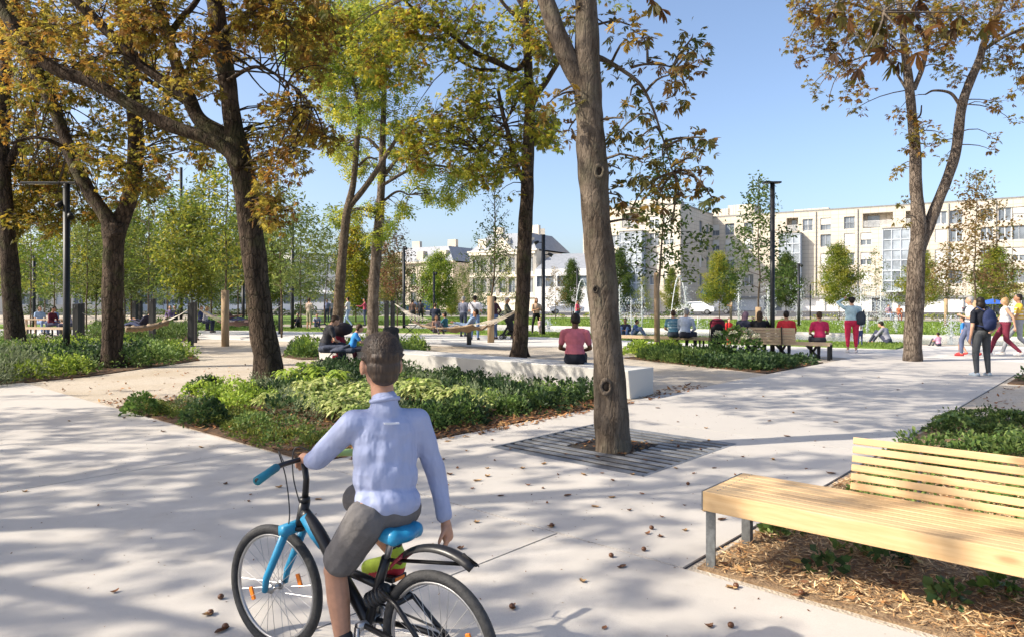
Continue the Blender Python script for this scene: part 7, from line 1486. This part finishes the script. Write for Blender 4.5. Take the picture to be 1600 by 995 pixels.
sc_ = fuse('scarf', [('c', p_+V3((-.1, .1, hh+.03)), p_+V3((.22, -.02, hh+.02)), .05, .05, 'a'), ('c', p_+V3((.0, -.035, hh+.01)), p_+V3((.03, -.06, hh-.20)), .055, .035, 'a'), ('c', p_+V3((.08, -.05, hh)), p_+V3((.07, -.08, hh-.12)), .05, .04, 'a')], {'a': plain('scarf_maroon', (.09, .02, .035), .9, .35, 18)}, None, .014, 2); own(sc_, tuple(p_)); tag(sc_, 'maroon cloth hanging over the front edge of the stone bench', 'scarf')
p_ = V3(UV(-12.65, 9.95)); bg_ = fuse('bag', [('e', p_+V3((0, 0, hh+.27)), (.19, .14, .27), ID3, 'a'), ('c', p_+V3((-.10, 0, hh+.44)), p_+V3((.10, 0, hh+.44)), .09, .09, 'a')], {'a': plain('bag_black', (.012, .012, .014), .7)}, None, .016, 2); own(bg_, tuple(p_)); tag(bg_, 'black bag on the stone bench, partly hidden by the boy\'s head', 'bag')
# ---- folding frame chairs beside the hammock (cross legged)
for px, d, lab in ((640, 31, 'small folding frame stool on the grass left of the hammock'),):
    x, y, _ = gz(px, d); t = thing('folding_stool', lab, 'stool', (x, y, 0)); mb = MB(); mb.bar((x-.3, y, 0), (x+.3, y, .5), .03); part('leg', mb, M_black, t); mb = MB(); mb.bar((x+.3, y+.3, 0), (x-.3, y+.3, .5), .03); part('leg', mb, M_black, t); mb = MB(); mb.box((x, y+.15, .5), (.6, .36, .03)); part('seat', mb, M_black, t)
# ---- fountain jets
M_jet, n_, b_, co_ = _new('jet_water'); b_.inputs['Base Color'].default_value = (.92, .95, .97, 1); b_.inputs['Roughness'].default_value = .25; b_.inputs['Transmission Weight'].default_value = .35; b_.inputs['IOR'].default_value = 1.33
def jet(label, px, d, ptop, spread=.10, n=500, lean=0.0, arc=0.0, seed=0):
    r = np.random.default_rng(seed+500); x, y, _ = gz(px, d); h = CAMH+(HZ-ptop)*d/F
    f = r.random(n)**.8; up_ = f; sx = r.normal(0, spread*(.25+f*1.0), n); sy = r.normal(0, spread*(.25+f*1.0), n); fall = r.random(n) < .45
    z = h*up_*(1-.12*r.random(n)); z[fall] *= r.uniform(.35, 1.0, fall.sum()); sx[fall] *= 1.7; sy[fall] *= 1.7
    if arc: u = r.random(n); sx = arc*u+r.normal(0, .025, n); z = 4*h*u*(1-u)*(.98+.04*r.random(n)); sy = r.normal(0, .025, n)
    s = r.uniform(.014, .038, n)*d/40; T = np.array([(0, 0, 1.5), (.94, 0, -.6), (-.47, .82, -.6), (-.47, -.82, -.6)]); V = np.stack([sx, sy, np.maximum(z, .03)], 1)[:, None, :]+T[None]*s[:, None, None]
    k = np.arange(n)[:, None]*4; Fc = np.concatenate([k+[0, 1, 2], k+[0, 2, 3], k+[0, 3, 1], k+[1, 3, 2]], 0)
    t = thing('water_jet', label, 'fountain jet', (x, y, 0)); o = link('spray', mesh_np('spray', V.reshape(-1, 3), None, Fc), M_jet, t, 'stuff')
    mb = MB()
    if arc: mb.tube([(x+arc*i/16, y, max(.02, 4*h*(i/16)*(1-i/16))) for i in range(17)], .028*d/40, 6)
    else: mb.tube([(x, y, .02), (x, y, h*.5), (x, y, h*.92)], [.03*d/40, .026*d/40, .012*d/40], 6)
    part('column', mb, M_jet, t, True)
for a in ((896, 44, 437, .05, 260, 0, 1.1, 1, 'arching water jet left of the thick leaning trunk'), (968, 44, 440, .10, 240, 0, 0, 2, 'water jet just right of the thick leaning trunk'), (986, 38, 462, .4, 500, 0, 0, 3, 'broad misty spray in front of the glazed bay'), (1003, 40, 440, .06, 240, 0, 0, 4, 'thin tall water jet right of the misty spray'), (1047, 46, 432, .05, 260, 0, 1.2, 5, 'arching water jet above the two seated men'), (1071, 46, 442, .20, 420, 0, 0, 6, 'frothy water jet right of the two seated men'), (1154, 42, 432, .08, 300, 0, 0, 7, 'thin tall water jet left of the young oak'), (1200, 46, 440, .22, 420, 0, 0, 8, 'frothy water jet behind the black paving lamp'), (1249, 46, 440, .16, 380, 0, 0, 9, 'water jet beside the distant black lamp post'), (1345, 44, 442, .30, 620, 0, 0, 10, 'frothy water jet right of the woman in red trousers'), (1376, 42, 440, .34, 640, 0, 0, 11, 'tall broad water jet above the man in grey jacket'), (1324, 36, 470, .22, 420, 0, 0, 12, 'low spray just left of the woman in red trousers'), (1400, 34, 490, .07, 160, 0, 0, 13, 'thin low water jet right of the man in grey jacket'), (1486, 29, 490, .16, 420, 0, 0, 14, 'water jet between forked tree and the walking group'), (856, 40, 498, .12, 160, 0, 0, 15, 'low bubbling jet by the slim black lamp'), (1355, 34, 480, .05, 160, 0, 0, 16, 'thin jet just right of the woman in red trousers'), (1090, 38, 492, .4, 200, 0, 0, 17, 'low wide splash between two men and pushchair')): jet(a[8], a[0], a[1], a[2], a[3], a[4], a[5], a[6], a[7])
# ---- vehicles along the far road
M_carw = plain('car_white', (.72, .72, .72), .25, .03, 2); M_carg = plain('car_grey', (.22, .23, .25), .25, .05, 2); M_card = plain('car_dark', (.03, .035, .05), .25, .1, 2); M_carb = plain('car_blue', (.05, .10, .24), .25, .1, 2)
def car(label, loc, rz, m):
    t = thing('parked_car', label, 'car', loc, rz, local=True)
    prof = [(-2.1, .35), (-2.12, .75), (-1.95, .95), (-1.35, 1.02), (-.75, 1.45), (.75, 1.48), (1.55, 1.02), (2.05, .85), (2.12, .55), (2.05, .33)]
    mb = MB(); n = len(prof); V = [(x, -.86 if z < 1.1 else -.70, z) for x, z in prof]+[(x, .86 if z < 1.1 else .70, z) for x, z in prof]
    mb.add(V, [tuple(range(n)), tuple(range(2*n-1, n-1, -1))]+[((i+1) % n, i, n+i, n+(i+1) % n) for i in range(n)]); part('body', mb, m, t, bevel=.06)
    for sy in (-1, 1):
        mb = MB(); q = [(-1.2, .865*sy, 1.0), (1.35, .865*sy, 1.0), (.75, .735*sy, 1.40), (-.72, .735*sy, 1.38)]; mb.add(q, [(0, 1, 2, 3)]); part('side_window', mb, M_glass, t)
        for x in (-1.3, 1.3):
            mb = MB(); mb.lathe((x, .78*sy, .31), [(.20, -.11), (.31, -.10), (.31, .10), (.20, .11)], 18, (0, 1, 0)); w = part('wheel', mb, M_tyre, t); mb = MB(); mb.lathe((x, .78*sy+.01*sy, .31), [(.05, -.12), (.19, -.115), (.19, .115), (.05, .12)], 14, (0, 1, 0)); part('rim', mb, M_rim, w)
    for x, q in ((-1.07, [(-1.36, -.70, 1.04), (-1.36, .70, 1.04), (-.80, .62, 1.425), (-.80, -.62, 1.425)]), (1, [(1.55, -.70, 1.04), (1.55, .70, 1.04), (.80, .62, 1.455), (.80, -.62, 1.455)])):
        mb = MB(); mb.add([(a+(.02 if x > 0 else -.02), b, c+.015) for a, b, c in q], [(0, 1, 2, 3)]); part('windscreen', mb, M_glass, t)
    for sy in (-.62, .62): mb = MB(); mb.box((2.11, sy, .70), (.05, .30, .13)); part('headlight', mb, M_rim, t); mb = MB(); mb.box((-2.11, sy, .78), (.05, .28, .14)); part('tail_light', mb, M_redm, t)
    return t
car('white car parked behind the hornbeam left of the thick trunk', gz(884, 84), .1, M_carw); car('white car parked behind the fountain near the pushchair', gz(1088, 80), -.4, M_carw); car('silver grey car parked further along behind the fountain', gz(1118, 84), -.4, M_carg)
car('dark blue car parked beyond the lawn at the right edge', gz(1540, 76), -.5, M_card); car('white car passing far behind the round green tree', gz(740, 88), .0, M_carw); car('grey car far behind the pale barked trunk', gz(600, 88), .0, M_carg); car('blue car far behind the children in the hammock', gz(660, 90), .05, M_carb)
bs = thing('bus', 'white bus with dark window band on the far road, behind the leaning tree', 'bus', gz(499, 88), .02, local=True)
mb = MB(); mb.box((0, 0, 1.6), (6.2, 2.4, 2.5)); part('body', mb, M_carw, bs, bevel=.18)
for i in range(4): mb = MB(); mb.box((-2.25+1.5*i, -1.215, 1.95), (1.38, .03, .95)); part('side_window', mb, M_glass, bs)
mb = MB(); mb.box((3.105, 0, 1.9), (.03, 2.0, 1.2)); part('windscreen', mb, M_glass, bs)
for x in (-2, 2):
    for sy in (-1, 1): mb = MB(); mb.lathe((x, 1.08*sy, .45), [(.25, -.14), (.45, -.13), (.45, .13), (.25, .14)], 18, (0, 1, 0)); part('wheel', mb, M_tyre, bs)
# ---- small far things: blue parasol and sign, low white kiosk wall, board
pr_ = thing('parasol', 'blue parasol over the far tables, left of the walking woman', 'parasol', gz(1551, 50)); x, y, _ = gz(1551, 50); mb = MB(); mb.lathe((x, y, 1.35), [(.95, 0), (.92, .04), (.5, .24), (.04, .36)], 8); part('canopy', mb, plain('parasol_blue', (.03, .10, .42), .7), pr_); mb = MB(); mb.tube([(x, y, 0), (x, y, 1.9)], .025, 8); part('pole', mb, M_rim, pr_)
sg = thing('shop_sign', 'small bright blue sign board on the apartment block corner', 'sign', (29.0, 103.0, 2.4)); mb = MB(); mb.box((29.0, 103.0, 2.9), (2.2, .15, .9)); part('board', mb, plain('sign_blue', (.03, .20, .55), .5), sg); mb = MB(); mb.bar((29.0, 103.1, 2.9), (29.9, 104.5, 2.9), .1); part('bracket', mb, M_black, sg)
ib = thing('information_board', 'blue and white information board standing beyond the far path, left of the pale trunk', 'board', gz(556, 60)); x, y, _ = gz(556, 60)
mb = MB(); mb.box((x, y, 1.35), (1.6, .08, 1.2)); part('panel', mb, plain('board_blue', (.10, .22, .42), .5, c2=(.45, .52, .6), scale=2.0), ib)
for s in (-.7, .7): mb = MB(); mb.tube([(x+s, y+.08, 0), (x+s, y+.08, 1.95)], .04, 8); part('leg', mb, M_rim, ib)
